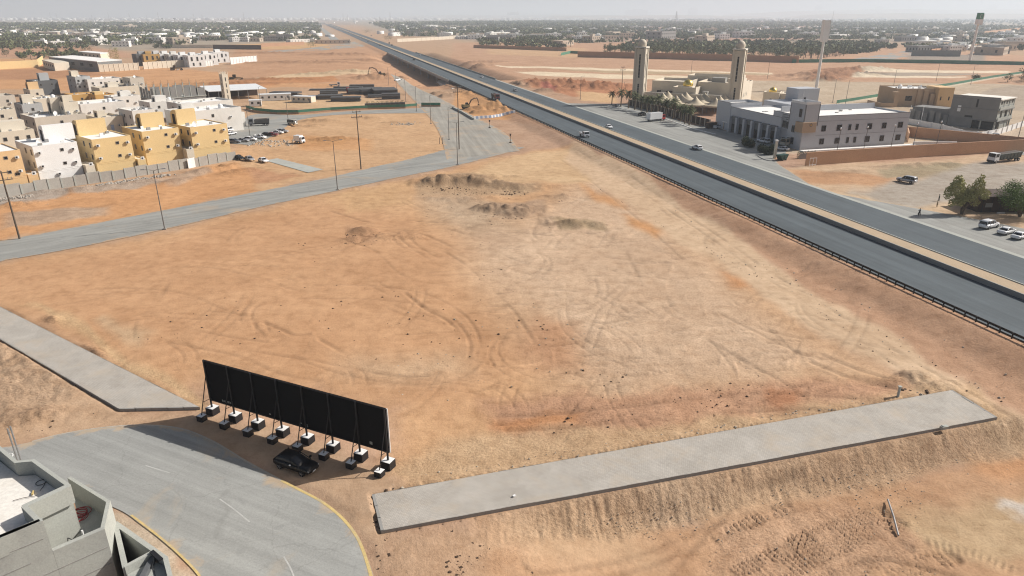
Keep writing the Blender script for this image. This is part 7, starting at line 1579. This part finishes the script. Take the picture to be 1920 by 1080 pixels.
t = thing('small_truck', 'small white cab truck at the back of the pipe yard', 'truck', at(632, 162), .2); MB().box(-5, .2, -1.1, 1.1, .8, 1.5).obj('flatbed', 'steel', t); cab(t, .3, 2.2, 1.1, .6, 2.8, 'car_white'); wheelset(t, (-3.8, 1.2), .95, .45)
one(MB().box(0, 1.4, 0, 1.4, 0, 3.4), 'red_kiosk', 'red_paint', 'small red kiosk between the pipe stacks', 'kiosk', at(650, 175))
def excavator(px, py, head, s, label, swing=1.0, z=None):
    q = at(px, py); q.z += .2; t = thing('excavator', label, 'excavator', q, head); t.scale = (s,) * 3
    for sy in (-1, 1):
        mb = MB(); pr = [(-2.0, .35), (-1.7, .05), (1.7, .05), (2.0, .35), (2.0, .65), (1.7, .9), (-1.7, .9), (-2.0, .65)]; mb.add([(x, sy * 1.25 - .3, z_) for x, z_ in pr] + [(x, sy * 1.25 + .3, z_) for x, z_ in pr], [tuple(range(8)), tuple(range(15, 7, -1))] + [(i, 8 + i, 8 + (i + 1) % 8, (i + 1) % 8) for i in range(8)]); mb.obj('track', 'tyre', t)
    MB().hexa([(-2.4, -1.4, 1.0), (1.4, -1.4, 1.0), (1.4, 1.4, 1.0), (-2.4, 1.4, 1.0)], [(-2.2, -1.3, 2.2), (1.2, -1.3, 1.9), (1.2, 1.3, 1.9), (-2.2, 1.3, 2.2)]).obj('body', 'digger', t)
    MB().hexa([(-.2, .4, 1.9), (1.4, .4, 1.9), (1.4, 1.35, 1.9), (-.2, 1.35, 1.9)], [(0, .45, 3.0), (1.0, .45, 3.0), (1.0, 1.3, 3.0), (0, 1.3, 3.0)]).obj('cab', 'glass', t)
    MB().path([(1.0, -.2, 1.6), (2.6, -.2, 4.2), (4.4, -.2, 5.0), (6.0, -.2, 4.7)], [.3, .36, .3, .2], 6).obj('boom', 'digger_arm', t)
    MB().path([(5.6, -.2, 5.3), (6.1, -.2, 4.6), (6.9, -.2, 2.0)], [.16, .25, .14], 6).obj('stick', 'digger_arm', t)
    MB().hexa([(6.3, -.7, .8), (7.3, -.7, .9), (7.3, .4, .9), (6.3, .4, .8)], [(6.5, -.7, 2.0), (7.2, -.7, 1.9), (7.2, .4, 1.9), (6.5, .4, 2.0)]).obj('bucket', 'digger_arm', t); return t
excavator(715, 145, math.pi + .25, 1.45, 'brown excavator with raised arm digging on the mound above the pipe yard')
excavator(875, 205, .5, 1.0, 'small dark excavator beside the orange sand heap').location.z += .1
def roller(px, py, label, head=.1, s=1.3):
    t = thing('road_grader', label, 'grader', at(px, py), head); t.scale = (s,) * 3
    MB().hexa([(-3, -.6, 1.0), (4.5, -.25, 1.2), (4.5, .25, 1.2), (-3, .6, 1.0)], [(-3, -.6, 2.0), (4.5, -.2, 1.6), (4.5, .2, 1.6), (-3, .6, 2.0)]).obj('frame', 'digger', t); MB().box(-1.0, .6, -.8, .8, 1.6, 3.2).obj('cab', 'glass', t); MB().box(-1.1, .7, -.85, .85, 3.2, 3.3).obj('cab_roof', 'digger', t); MB().box(1.4, 1.8, -1.8, 1.8, .2, .8).obj('blade', 'steel', t); wheelset(t, (-2.4, -1.2, 4.0), .9, .6)
roller(329, 132, 'brown road grader on the sand below the white villas'); roller(441, 151, 'dark road grader on the pale track above the open shed', .05)
for i, (px, py) in enumerate([(249, 131)]): one(MB().box(-2, 2, -1, 1, 0, 1.4).box(-1.2, 1, -.9, .9, 1.4, 2.1), 'parked_wreck', 'car_black', 'dark vehicle parked at the pinkish compound wall', 'car', at(px, py))
# barriers: blue and white water-filled ones by the sand heap, dark planters by the hoarding
bp = fit(np.array([p[:2] for p in [at(888, 223), at(920, 221), at(942, 217), at(966, 211)]]), 22)
bm = []
for c in ('barrier_white', 'barrier_blue'):
    bm.append(MB().hexa([(-.95, -.3, 0), (.95, -.3, 0), (.95, .3, 0), (-.95, .3, 0)], [(-.95, -.12, .95), (.95, -.12, .95), (.95, .12, .95), (-.95, .12, .95)]).mesh('water_barrier', c))
for i in range(21):
    a, b = bp[i], bp[i + 1]; o = link('water_barrier', bm[i % 2], None, ((a[0] + b[0]) / 2, (a[1] + b[1]) / 2, H0(*((a + b) / 2)) + .02), math.atan2(b[1] - a[1], b[0] - a[0])); o.scale = (np.hypot(*(b - a)) / 2.0, 1.4, 1.2)
    tag(o, ('white plastic water barrier in the blue and white row below the sand heap', 'blue plastic water barrier in the blue and white row below the sand heap')[i % 2], 'barrier', ('white water barriers', 'blue water barriers')[i % 2])
kb = [at(848, 203), at(868, 213), at(888, 225)]; mb = MB(); [mb.bar(a, b, .5, H0(a.x, a.y) - .2, H0(a.x, a.y) + .9) for a, b in zip(kb[:-1], kb[1:])]; tag(mb.obj('concrete_barrier', 'conc'), 'concrete barrier along the right side of the access road mouth', 'barrier')
for i in range(8):
    q = at(690 + i * 9.2, 201 - i * .35); t = thing('planter_tub', 'dark planter tub with a small shrub in the row behind the green hoarding', 'planter', q, .1, 'planters behind the hoarding'); MB().box(-1.5, 1.5, -.7, .7, 0, 1.9).obj('tub', 'pipe_black', t); link('shrub', crown_mesh('shrub', [((0, 0, 2.3), (1.2, .6, .7))], 'leaf_far', 300 + i, .35, 60), t, (0, 0, 0))
rb = MB()
stones('rubble_heap', 'rubble', [(at(x, y).x + rng.normal(0, 1.2), at(x, y).y + rng.normal(0, 1), 0.05, rng.uniform(.15, .55)) for x, y in [(740 + rng.uniform(0, 35), 232 + rng.uniform(-3, 3)) for _ in range(110)] + [(470 + rng.uniform(0, 80), 262 + rng.uniform(0, 14)) for _ in range(120)] + [(rng.uniform(40, 330), 0) for _ in range(0)]])
stones('wall_rubble', 'rubble', [(q.x + rng.normal(0, .8), q.y - abs(rng.normal(0, 1.6)), .1, rng.uniform(.1, .45)) for q in [gp(*(np.array((-40, 380)) + (np.array((330, 326)) - np.array((-40, 380))) * rng.random())) for _ in range(420)]])

# ------------------------------------------------------------------ white villas, hall and farm buildings, left
VL = [((255, 102), 'dark_wall', 'dark blue grey end unit of the villa row'), ((268, 102), 'ochre_wall', 'ochre walled unit of the villa row'), ((283, 101), 'white_paint', 'white villa beside the ochre unit'), ((299, 101), 'white_paint', 'white villa with shaded arch left of the middle of the row'), ((316, 102), 'pale_wall', 'pale villa in the middle of the row'), ((333, 103), 'white_paint', 'white villa with two domes before the corner'), ((352, 104), 'white_paint', 'white corner villa with tall dark windows'), ((377, 101), 'white_paint', 'white villa with three dark openings'), ((400, 98), 'white_paint', 'white villa at the right end of the row')]
for i, ((px, py), m_, lb) in enumerate(VL):
    H = 10.5; q = gp(px, py, H); W_, D_ = 15, 15
    house('row_villa', lb, (q.x, q.y, 0), HR - .12, W_, D_, H, m_, 'roof_white', wins=[('F', 3, 7.2, 1.6, 3.4, dk), ('F', 8, 7.2, 1.6, 3.4, dk), ('F', 12, 7.4, 1.2, 2.2, dk), ('F', 4, 2.6, 1.4, 2.6, dk), ('F', 10, 2.6, 1.4, 2.6, dk), ('L', 4, 7.2, 1.4, 2.6, dk), ('L', 9, 7.2, 1.4, 2.6, dk)], stair=(4, 9, 6, 11, 3.0, i % 2, m_ if m_ != 'dark_wall' else 'grey_wall'), roofbits=3, seed=70 + i)
def hall(px_corner, px_left, px_right, H, wall, roof, label, rise=.0, name='storage_hall'):
    c, l, r = at(*px_corner), at(*px_left), at(*px_right); P = [c, r, r + (l - c), l]; t = thing(name, label, 'hall', c); inv = Matrix.Translation(-c)
    for nm, mb, m_ in (('wall', MB().prism([p[:2] for p in P], 0, H), wall), ('roof', MB().hexa([(p.x, p.y, H) for p in P], [(p.x, p.y, H + .5 + (rise if i in (2, 3) else 0)) for i, p in enumerate(P)]), roof)):
        o = mb.obj(nm, m_, t); o.matrix_parent_inverse = inv
    for k in range(5):
        a = c.lerp(l, .1 + .18 * k); b = c.lerp(l, .16 + .18 * k); o = MB().bar(a, b, .3, H * .45, H * .75).obj('window', 'opening', t); o.matrix_parent_inverse = inv
    return t
hall((186, 135), (96, 124), (232, 131), 8.0, 'conc_grey', 'roof_white', 'large low hall with a white roof left of the pinkish compound wall')
hall((190, 112), (150, 108), (206, 110), 6.0, 'cream_wall', 'roof_white', 'pale flat roofed farm building above the large hall')
hall((104, 133), (82, 126), (132, 131), 6.0, 'cream_wall', 'cream_wall', 'low beige hall in front of the large white roofed hall')

# ------------------------------------------------------------------ the far plain: trees, buildings, masts, hills
def tree_mesh(seed, mat, R_, H, trunk, n, size):
    r_ = random.Random(seed); L = lobes_for(r_, R_, H, trunk, 7); mb = MB(); tot = sum(l[1][0] * l[1][1] * l[1][2] for l in L)
    mb.tube((0, 0, -.3), (0, 0, trunk + 1), .22, .12, 5); mb.cur = 1
    for c, rad in L: mb.add(*leafquads(max(5, int(n * rad[0] * rad[1] * rad[2] / tot)), c, rad, size, r_))
    return mb.mesh('tree', ['bark', mat])
def palm_mesh(seed, H):
    tr, fr = palm_parts(H, seed, 18, 3.2); tr.cur = 1; tr.add(fr.v, fr.f); return tr.mesh('palm', ['bark', 'palm_leaf'])
TV = [tree_mesh(1, 'leaf_far', 3.6, 6.5, 1.2, 230, .8), tree_mesh(2, 'leaf_dark', 4.2, 7.5, 1.5, 260, .9), tree_mesh(3, 'leaf_far', 3.0, 5.5, 1.0, 200, .7), tree_mesh(4, 'leaf_dark', 5.0, 8.0, 1.5, 280, 1.0)]
PV = [palm_mesh(11, 6.0), palm_mesh(12, 7.5)]
#        photo outline, trees per hectare, palm share, name of the place
GROVES = [([(-60, 66), (60, 66), (180, 74), (186, 88), (130, 94), (-60, 95)], 42, .15, 'in the green belt at the far left'),
          ([(30, 104), (145, 102), (148, 112), (40, 116)], 60, .9, 'in the dark palm row at the far left'),
          ([(205, 62), (330, 62), (330, 74), (290, 78), (205, 74)], 30, .2, 'behind the white villas'),
          ([(-60, 46), (600, 46), (600, 66), (400, 78), (330, 60), (-60, 64)], 13, .1, 'on the plain left of the highway'),
          ([(350, 62), (600, 50), (600, 62), (480, 76), (350, 76)], 22, .1, 'left of the highway'),
          ([(1180, 84), (1440, 80), (1510, 113), (1400, 114), (1120, 103)], 75, .55, 'in the grove behind the very long brown wall'),
          ([(1440, 80), (1660, 84), (1680, 92), (1530, 116), (1500, 112)], 80, .9, 'in the palm plantation on the right'),
          ([(900, 82), (1060, 82), (1060, 92), (900, 88)], 45, .2, 'behind the dark brown wall'),
          ([(730, 58), (1180, 56), (1180, 72), (900, 70), (760, 70)], 28, .15, 'right of the highway'),
          ([(690, 44), (1180, 40), (1180, 58), (740, 60)], 13, .05, 'on the plain right of the highway'),
          ([(1180, 44), (1700, 44), (1960, 56), (1960, 72), (1640, 78), (1180, 72)], 26, .3, 'on the wooded plain at the right'),
          ([(1180, 34), (1960, 36), (1960, 50), (1180, 44)], 9, .05, 'on the far plain at the right'),
          ([(1180, 62), (1660, 60), (1660, 84), (1180, 84)], 32, .25, 'in the gardens behind the mosque'),
          ([(1660, 60), (1960, 70), (1960, 98), (1700, 95)], 22, .1, 'in the gardens around the far avenue'),
          ([(880, 60), (1180, 60), (1180, 86), (900, 80)], 30, .2, 'between the houses right of the highway'),
          ([(180, 70), (600, 68), (600, 84), (300, 92), (190, 88)], 16, .1, 'between the houses left of the highway'),
          ([(1880, 148), (1960, 143), (1960, 160), (1880, 158)], 60, .0, 'beside the lots behind the grey shell')]
allt = []
for gi, (P, dens, pal, where) in enumerate(GROVES):
    W_ = np.array([tuple(gp(x, max(y, 33.5))[:2]) for x, y in P]); lo, hi = W_.min(0), W_.max(0); area = 0
    for i in range(len(W_)): a, b = W_[i], W_[(i + 1) % len(W_)]; area += a[0] * b[1] - b[0] * a[1]
    n = int(min(3200, abs(area) / 2 / 1e4 * dens)); tries = rng.uniform(lo, hi, (n * 6, 2))
    ok = sdpoly(tries[:, 0], tries[:, 1], W_) > 0; cl = fbm(tries[:, 0] / 240, tries[:, 1] / 100, 80 + gi, 4); ok &= (cl > .0) if dens < 40 else (cl > -.5)
    p_ = tries @ NX; ok &= (p_ < 70) | (p_ > 150)
    tries = tries[ok][:n]
    for x, y in tries: allt.append((math.hypot(x, y), x, y, gi, rng.random() < pal))
SINGLE = [(358 // 1, 0)]
allt.sort(key=lambda a: a[0]); rest = []; cnt = 0
for d, x, y, gi, ispalm in allt:
    if cnt < 290:
        me = PV[cnt % 2] if ispalm else TV[cnt % 4]; s = random.uniform(.75, 1.35)
        o = link('palm_tree' if ispalm else 'tree', me, None, (x, y, H0(x, y) - .1), random.uniform(0, 6.28)); o.scale = (s, s, s * random.uniform(.85, 1.1))
        tag(o, ('date palm ' if ispalm else 'dusty green tree ') + GROVES[gi][3], 'palm tree' if ispalm else 'tree', ('palms ' if ispalm else 'trees ') + GROVES[gi][3]); cnt += 1
    else: rest.append((d, x, y))
def forest(name, pts, mat, k):
    if not pts: return
    A = np.array(pts); n = len(A); s = rng.uniform(.8, 1.5, n) * 3.4 * np.clip(A[:, 0] / 1800, 1, 2.2)
    d = rng.normal(size=(n, k, 3)); d /= np.linalg.norm(d, axis=2, keepdims=True); d *= rng.uniform(.35, 1, (n, k, 1))
    C = np.stack([A[:, 1], A[:, 2], s * .72 + .6], 1)[:, None] + d * s[:, None, None] * np.array((1, 1, .72))
    u = rng.normal(size=(n, k, 3)); u /= np.linalg.norm(u, axis=2, keepdims=True); v = np.cross(u, rng.normal(size=(n, k, 3))); v /= np.linalg.norm(v, axis=2, keepdims=True)
    q = (s * .42)[:, None, None]; V = np.stack([C - u * q, C + v * q, C + u * q, C - v * q], 2).reshape(-1, 3); Q = np.arange(len(V)).reshape(-1, 4)
    tag(link(name, npmesh(name, V, Q, mat)), kind='stuff')
forest('distant_woodland', [r for i, r in enumerate(rest) if i % 2], 'leaf_far', 16); forest('distant_grove', [r for i, r in enumerate(rest) if i % 2 == 0], 'leaf_dark', 16)
def single(px, py, mat, R_, H, lb, seed):
    me = tree_mesh(seed, mat, R_, H, 1.4, 600, .7); o = link('tree', me, None, at(px, py)); tag(o, lb, 'tree')
single(216, 118, 'leaf_bright', 7.5, 15, 'bright yellow green tree beside the villa row', 31); single(583, 90, 'leaf_far', 8, 11, 'lone round tree on the orange sand left of the highway', 32); single(1742, 95, 'leaf_bright', 9, 12, 'yellow green tree behind the grey wall on the right', 33)
single(264, 122, 'leaf_dark', 6, 10, 'dark tree at the gap between the compound walls', 34); single(305, 118, 'leaf_dark', 5, 8, 'dark tree in front of the middle of the villa row', 35); single(164, 104, 'leaf_dark', 9, 11, 'dark tree left of the villa row', 36); single(13, 107, 'leaf_dark', 5, 9, 'small lone tree on the sand at the far left', 37); single(46, 113, 'leaf_dark', 5, 7, 'dark round shrub at the left end of the palm row', 38)
for i, px in enumerate((748, 761, 775, 788, 804)): single(px, 68 + i * .3, 'leaf_dark', 7, 12, ('first', 'second', 'third', 'fourth', 'fifth')[i] + ' of five round trees in a line right of the highway, from the left', 40 + i)
single(692, 62, 'leaf_dark', 16, 9, 'wide dark clump beside the highway, right side', 46); single(728, 76, 'leaf_dark', 12, 9, 'dark clump before the pale compound wall', 47); single(1830, 152, 'leaf_far', 4, 4, 'low grey green bush behind the grey shell', 48)
for i, (px, py) in enumerate([(961, 88), (983, 87), (1070, 88)]):
    o = link('palm_tree', PV[i % 2], None, at(px, py)); o.scale = (1.5,) * 3; tag(o, ('lone palm above the dark brown wall, left one', 'lone palm beside the small pale house above the dark brown wall', 'broad palm before the beige houses')[i], 'palm tree')

# buildings of the plain: a few shapes, each copied with its own place
def far_house(name, W_, D_, H, wall, nwin, floors, tower=0, sawtooth=0):
    mb = MB(); mb.box(0, W_, 0, D_, 0, H); mb.cur = 2; mb.box(.5, W_ - .5, .5, D_ - .5, H + .01, H + .06); mb.cur = 0
    for a in ((0, W_, 0, .4), (0, W_, D_ - .4, D_), (0, .4, .4, D_ - .4), (W_ - .4, W_, .4, D_ - .4)): mb.box(a[0], a[1], a[2], a[3], H + .002, H + .9)
    if tower: mb.box(W_ * .55, W_ * .55 + tower, D_ * .4, D_ * .4 + tower, H + .07, H + 3.6)
    mb.cur = 1
    for f in range(floors):
        z = H / floors * (f + .35)
        for k in range(nwin): x = W_ * (k + .5) / nwin; mb.box(x - .7, x + .7, -.06, .0, z, z + H / floors * .42)
        for k in range(max(1, nwin // 2)): y = D_ * (k + .5) / max(1, nwin // 2); mb.box(-.06, 0, y - .7, y + .7, z, z + H / floors * .42); mb.box(W_, W_ + .06, y - .7, y + .7, z, z + H / floors * .42)
    return mb.mesh(name, [wall, 'opening', 'roof_white'])
FV = {'white house': [far_house('far_house', 16, 14, 8, 'far_white', 4, 2, 5), far_house('far_house', 22, 14, 7, 'far_white', 5, 2, 4)], 'tan house': [far_house('far_house', 18, 15, 8, 'far_tan', 4, 2, 5), far_house('far_house', 24, 18, 6, 'far_tan', 5, 1)],
      'grey building': [far_house('far_house', 26, 16, 9, 'far_grey', 7, 2), far_house('far_house', 34, 16, 7, 'far_grey', 8, 1)], 'white roofed shed': [far_house('far_shed', 60, 18, 5, 'far_tan', 8, 1), far_house('far_shed', 44, 16, 4.5, 'far_white', 6, 1)]}
SPEC = [((1240, 74), 'grey building', 2.2, 'grey school like building with a row of dark openings behind the beige houses'), ((1150, 66), 'tan house', 1.3, 'beige house right of the grey school like building'), ((1168, 72), 'tan house', 1.3, 'beige house above the left minaret'), ((1135, 74), 'tan house', 1.2, 'pale beige house in front of the grey school like building'), ((1110, 80), 'tan house', 1.4, 'pinkish low house before the brown wall'), ((1055, 86), 'tan house', 1.2, 'pink walled house with a flat white edge above the brown wall'), ((1325, 80), 'tan house', 1.6, 'orange tan house with a tower among the palms'), ((1350, 68), 'grey building', 1.8, 'dark grey building with many openings behind the orange tan house'), ((1385, 71), 'white house', 1.8, 'white skeleton building right of the dark grey one'),
        ((195, 57), 'tan house', 1.8, 'orange tan block with a small tower, far left'), ((232, 56), 'tan house', 2.6, 'ochre block beside the orange tan one, far left'), ((505, 73), 'tan house', 1.4, 'yellow house left of the highway'), ((325, 84), 'tan house', 1.6, 'pinkish house behind the white villas'), ((375, 76), 'tan house', 1.5, 'terracotta house with two stair towers left of the highway'), ((590, 82), 'white roofed shed', 1.0, 'long white sheds beside the service road'), ((545, 80), 'white roofed shed', .9, 'long white shed left of the service road'), ((590, 52), 'white house', 1.8, 'white gabled tent like hall far left of the highway'), ((925, 66), 'white roofed shed', 1.4, 'long white roofed shed behind the pale compound wall'), ((770, 46), 'white house', 2.4, 'white block far right of the highway'), ((800, 50), 'white roofed shed', 1.6, 'white long block far right of the highway'),
        ((180, 84), 'white house', 1.2, 'white house at the edge of the green belt'), ((210, 88), 'white house', 1.1, 'white house behind the villa row, left'), ((235, 84), 'white house', 1.1, 'white house behind the villa row, middle'), ((275, 80), 'white house', 1.3, 'pale house behind the villa row, right'), ((66, 86), 'white house', .9, 'small white house in the green belt, left'), ((97, 87), 'white house', .9, 'small white house in the green belt, middle'), ((132, 83), 'white house', .9, 'small white house in the green belt, right'),
        ((1690, 78), 'grey building', 1.2, 'dark grey shed row right of the palm plantation'), ((1650, 85), 'white house', 1.0, 'white house with a tent roof by the far avenue'), ((1880, 104), 'tan house', 1.6, 'pinkish brown house at the right edge, nearest'), ((1850, 101), 'grey building', 1.0, 'low grey house beside the pinkish brown one'), ((1880, 90), 'tan house', 1.4, 'brown house behind the pinkish brown one'), ((1905, 84), 'white house', 1.5, 'white block at the right edge'), ((1500, 46), 'white house', 1.8, 'white cluster of blocks left of the pylon sign'), ((1660, 68), 'white roofed shed', .9, 'pale green white shed roof on the right'), ((1830, 96), 'white roofed shed', .8, 'low white sheds behind the green pylon')]
for i, ((px, py), kd, s, lb) in enumerate(SPEC):
    o = link('far_building', FV[kd][i % 2], None, at(px, py), random.choice((.2, HR, PA, -.1))); o.scale = (s, s, s ** .5); tag(o, lb, 'building')
TOWN = [([(-60, 46), (600, 46), (600, 78), (350, 84), (180, 70), (-60, 62)], 'left of the highway'), ([(690, 44), (1180, 44), (1180, 78), (900, 78), (740, 66)], 'right of the highway'), ([(1180, 40), (1960, 46), (1960, 70), (1640, 74), (1180, 74)], 'on the wooded plain at the right'), ([(-60, 37), (620, 38), (620, 46), (-60, 46)], 'far out at the left horizon'), ([(680, 35), (1960, 35), (1960, 42), (680, 44)], 'far out at the right horizon'), ([(1680, 82), (1960, 70), (1960, 104), (1850, 104), (1700, 98)], 'around the far avenue')]
kinds = list(FV)
for (P, where), n in zip(TOWN, (72, 56, 46, 34, 38, 16)):
    k = 0
    while k < n:
        j = rng.integers(len(P)); c = np.mean(P, 0); u, v = rng.random(2)
        if u + v > 1: u, v = 1 - u, 1 - v
        px, py = c + u * (np.array(P[j]) - c) + v * (np.array(P[(j + 1) % len(P)]) - c); q = at(px, py); p_ = q.x * NX[0] + q.y * NX[1]; k += 1
        if 70 < p_ < 150: continue
        kd = kinds[rng.choice(4, p=(.42, .26, .10, .22))]; o = link('far_building', FV[kd][k % 2], None, q, float(rng.choice((0, .35, HR, PA, -.2)))); s = rng.uniform(.75, 1.5) * (1 if py > 50 else 1.5); o.scale = (s, s, s ** .6 * rng.uniform(.6, 1.0))
        tag(o, ('small ' if kd != 'white roofed shed' else 'long low ') + kd + ' among the trees ' + where, 'building', kd + 's ' + where)
# far town as a mass on the horizon
V = []; Q = []
for k in range(900):
    px = rng.uniform(-100, 2000); py = rng.uniform(33.2, 38.5) if px < 1500 else rng.uniform(33, 42)
    q = gp(px, py); w_ = rng.uniform(8, 30) * q.y / 4000; h = rng.uniform(4, 12) * (1 + (q.y > 8000)); d = w_ * .8; b = len(V)
    if 70 < q.x * NX[0] + q.y * NX[1] < 150: continue
    V += [(q.x + x, q.y + y, z) for z in (0, h) for x, y in ((0, 0), (w_, 0), (w_, d), (0, d))]; Q += [(b, b + 1, b + 5, b + 4), (b + 1, b + 2, b + 6, b + 5), (b + 2, b + 3, b + 7, b + 6), (b + 3, b, b + 4, b + 7), (b + 4, b + 5, b + 6, b + 7)]
for k in range(900):
    px = rng.uniform(-60, 1980); py = 38 + 44 * rng.random() ** 1.3; q = gp(px, py); p_ = q.x * NX[0] + q.y * NX[1]
    if 60 < p_ < 160 or fbm(np.array([q.x / 400]), np.array([q.y / 250]), 95, 2)[0] < -.1 or (px < 900 and py > 74) or (px > 1150 and py > 74 and px < 1680): continue
    b = len(V); w_, d, h = rng.uniform(10, 34), rng.uniform(8, 18), rng.uniform(3.5, 9); ca, sa = math.cos(a := rng.uniform(0, 1.5)), math.sin(a)
    V += [(q.x + x * ca - y * sa, q.y + x * sa + y * ca, z) for z in (0, h) for x, y in ((0, 0), (w_, 0), (w_, d), (0, d))]; Q += [(b, b + 1, b + 5, b + 4), (b + 1, b + 2, b + 6, b + 5), (b + 2, b + 3, b + 7, b + 6), (b + 3, b, b + 4, b + 7), (b + 4, b + 5, b + 6, b + 7)]
tag(link('horizon_town', npmesh('horizon_town', V, Q, 'far_white')), kind='stuff')
# masts
def lattice(name, lb, cat, px, py, H, w_, group=None, arms=0):
    q = gp(px, py); t_ = MB()
    for sx in (-1, 1):
        for sy in (-1, 1): t_.tube((sx * w_, sy * w_, 0), (sx * w_ * .12, sy * w_ * .12, H), w_ * .09, w_ * .05, 4)
    for k in range(7):
        z0, z1 = H * k / 7, H * (k + 1) / 7; a = w_ * (1 - .88 * k / 7); b = w_ * (1 - .88 * (k + 1) / 7)
        for s in (-1, 1): t_.tube((-s * a, -a, z0), (s * b, -b, z1), w_ * .05, w_ * .05, 4); t_.tube((-a, -s * a, z0), (-b, s * b, z1), w_ * .05, w_ * .05, 4)
    for k in range(arms): t_.box(-w_ * (1.5 - .3 * k), w_ * (1.5 - .3 * k), -w_ * .08, w_ * .08, H * (.72 + .11 * k), H * (.72 + .11 * k) + w_ * .14)
    o = t_.obj(name, 'steel_far'); o.location = q; o.rotation_euler = (0, 0, .6); return tag(o, lb, cat, group)
for i, px in enumerate((96, 108, 174, 205, 244, 276, 298, 364, 380, 458, 644, 652, 732)):
    py = 38.5 + (i * 7 % 5) * .35; q = gp(px, py); lattice('transmission_tower', 'pale steel transmission tower on the hazy horizon', 'pylon', px, py, hgt(23 + (i % 3) * 2.2, q.y), 5, 'transmission towers on the horizon', 3)
q = gp(1267, 47); lattice('telecom_tower', 'dark telecom tower above the palm grove', 'tower', 1267, 47, hgt(21, q.y), 7)
q = gp(713, 48); lattice('light_mast', 'tall pale mast right of the highway', 'mast', 713, 48, hgt(31, q.y), 3); q = gp(1550, 42); lattice('telecom_tower', 'thin grey mast left of the white pylon', 'tower', 1560, 42, hgt(20, gp(1560, 42).y), 3)
for i, (px, py, top_, w_, lb) in enumerate([(305, 40, 33.5, 10, 'dark water tower far left'), (328, 41, 33.5, 12, 'second dark water tower far left')]):
    q = gp(px, py); H = hgt(top_, q.y); mb = MB(); mb.lathe([(2, 0), (2, H * .6), (w_ * .8, H * .72), (w_ * .8, H * .95), (1, H)], 10); one(mb, 'water_tower', 'dark_wall', lb, 'water tower', q)
for px, py, top_, ww, dd, lb in ((962, 33.6, 22.5, 130, 80, 'large hazy block on the horizon right of the highway'), (970, 33.8, 21.0, 22, 22, 'hazy slim tower beside the large block'), (1195, 33, 17, 220, 100, 'wide hazy block on the horizon above the left minaret'), (1298, 33, 14, 90, 80, 'hazy tower block on the horizon'), (1178, 33, 18.5, 70, 80, 'lower hazy block left of the wide one'), (1530, 33, 9, 40, 40, 'faint tower at the right horizon, left one'), (1536, 33, 8, 30, 40, 'faint tower at the right horizon, right one'), (1857, 33, 7, 60, 50, 'faint slim tower near the right edge horizon'), (1645, 33, 11, 60, 60, 'faint block on the right horizon')):
    q = gp(px, py); H = hgt(top_, q.y); s = q.y / 9000; mb = MB(); mb.box(-ww / 2 * s, ww / 2 * s, -dd / 2 * s, dd / 2 * s, 0, H * .9); mb.box(-ww / 4 * s, ww / 4 * s, -dd / 4 * s, dd / 4 * s, H * .9, H); one(mb, 'horizon_block', 'far_grey', lb, 'building', q, .2)
# hills: long low plateaus with real depth
def hill(name, D, px0, px1, tops, depth):
    n = 90; a = np.linspace(px0, px1, n); rows = []; k = len(tops); prof = np.interp(np.linspace(0, 1, n), np.linspace(0, 1, k), tops); m_ = 14; V = []
    for j in range(m_):
        f = j / (m_ - 1); y = D + depth * f
        for i in range(n):
            x = (a[i] - 960) / F * (D * math.cos(TILT) + CH * math.sin(TILT)); h = max(0.0, hgt(prof[i], D)); h *= 1 + .12 * float(fbm(np.array([x / 900.]), np.array([y / 900.]), 91, 3)[0])
            e = min(1, min(i, n - 1 - i) / 8); V.append((x, y, -6 + (h + 6) * math.sin(math.pi * min(1, f * 1.15 if f < .5 else (1 - f) * 1.15 + 0)) ** .6 * e if 0 < f < 1 else -6))
    me = npmesh(name, V, gridq(m_, n), 'hill_rock'); me.polygons.foreach_set('use_smooth', [True] * len(me.polygons)); tag(link(name, me), kind='structure')
hill('plateau', 14000, 1380, 2100, [30, 26, 22, 20, 18, 17, 15, 15, 17, 16, 15, 15, 18], 4000)
hill('hill', 9000, 1560, 2050, [31, 28, 25, 26, 24, 25, 26, 26, 25, 25, 24], 2500)
hill('hill', 16000, 700, 1300, [31, 29, 28, 29, 28, 27, 28, 29, 30], 3000)
hill('hill', 11000, 1000, 1500, [31.5, 30, 29, 29.5, 28, 28.5, 30, 31], 2500)

# ------------------------------------------------------------------ air
hb = MB().box(-90000, 90000, -4000, 76000, -12, 420); hz_ = hb.obj('haze', []); m = bpy.data.materials.new('haze_air'); m.use_nodes = True; nt = m.node_tree; nt.nodes.clear()
out = nt.nodes.new('ShaderNodeOutputMaterial'); pv = nt.nodes.new('ShaderNodeVolumePrincipled'); pv.inputs['Color'].default_value = (.78, .86, .95, 1); pv.inputs['Density'].default_value = 1.6e-4; pv.inputs['Anisotropy'].default_value = .2
nt.links.new(pv.outputs[0], out.inputs['Volume']); hz_.data.materials.clear(); hz_.data.materials.append(m); tag(hz_, kind='stuff')
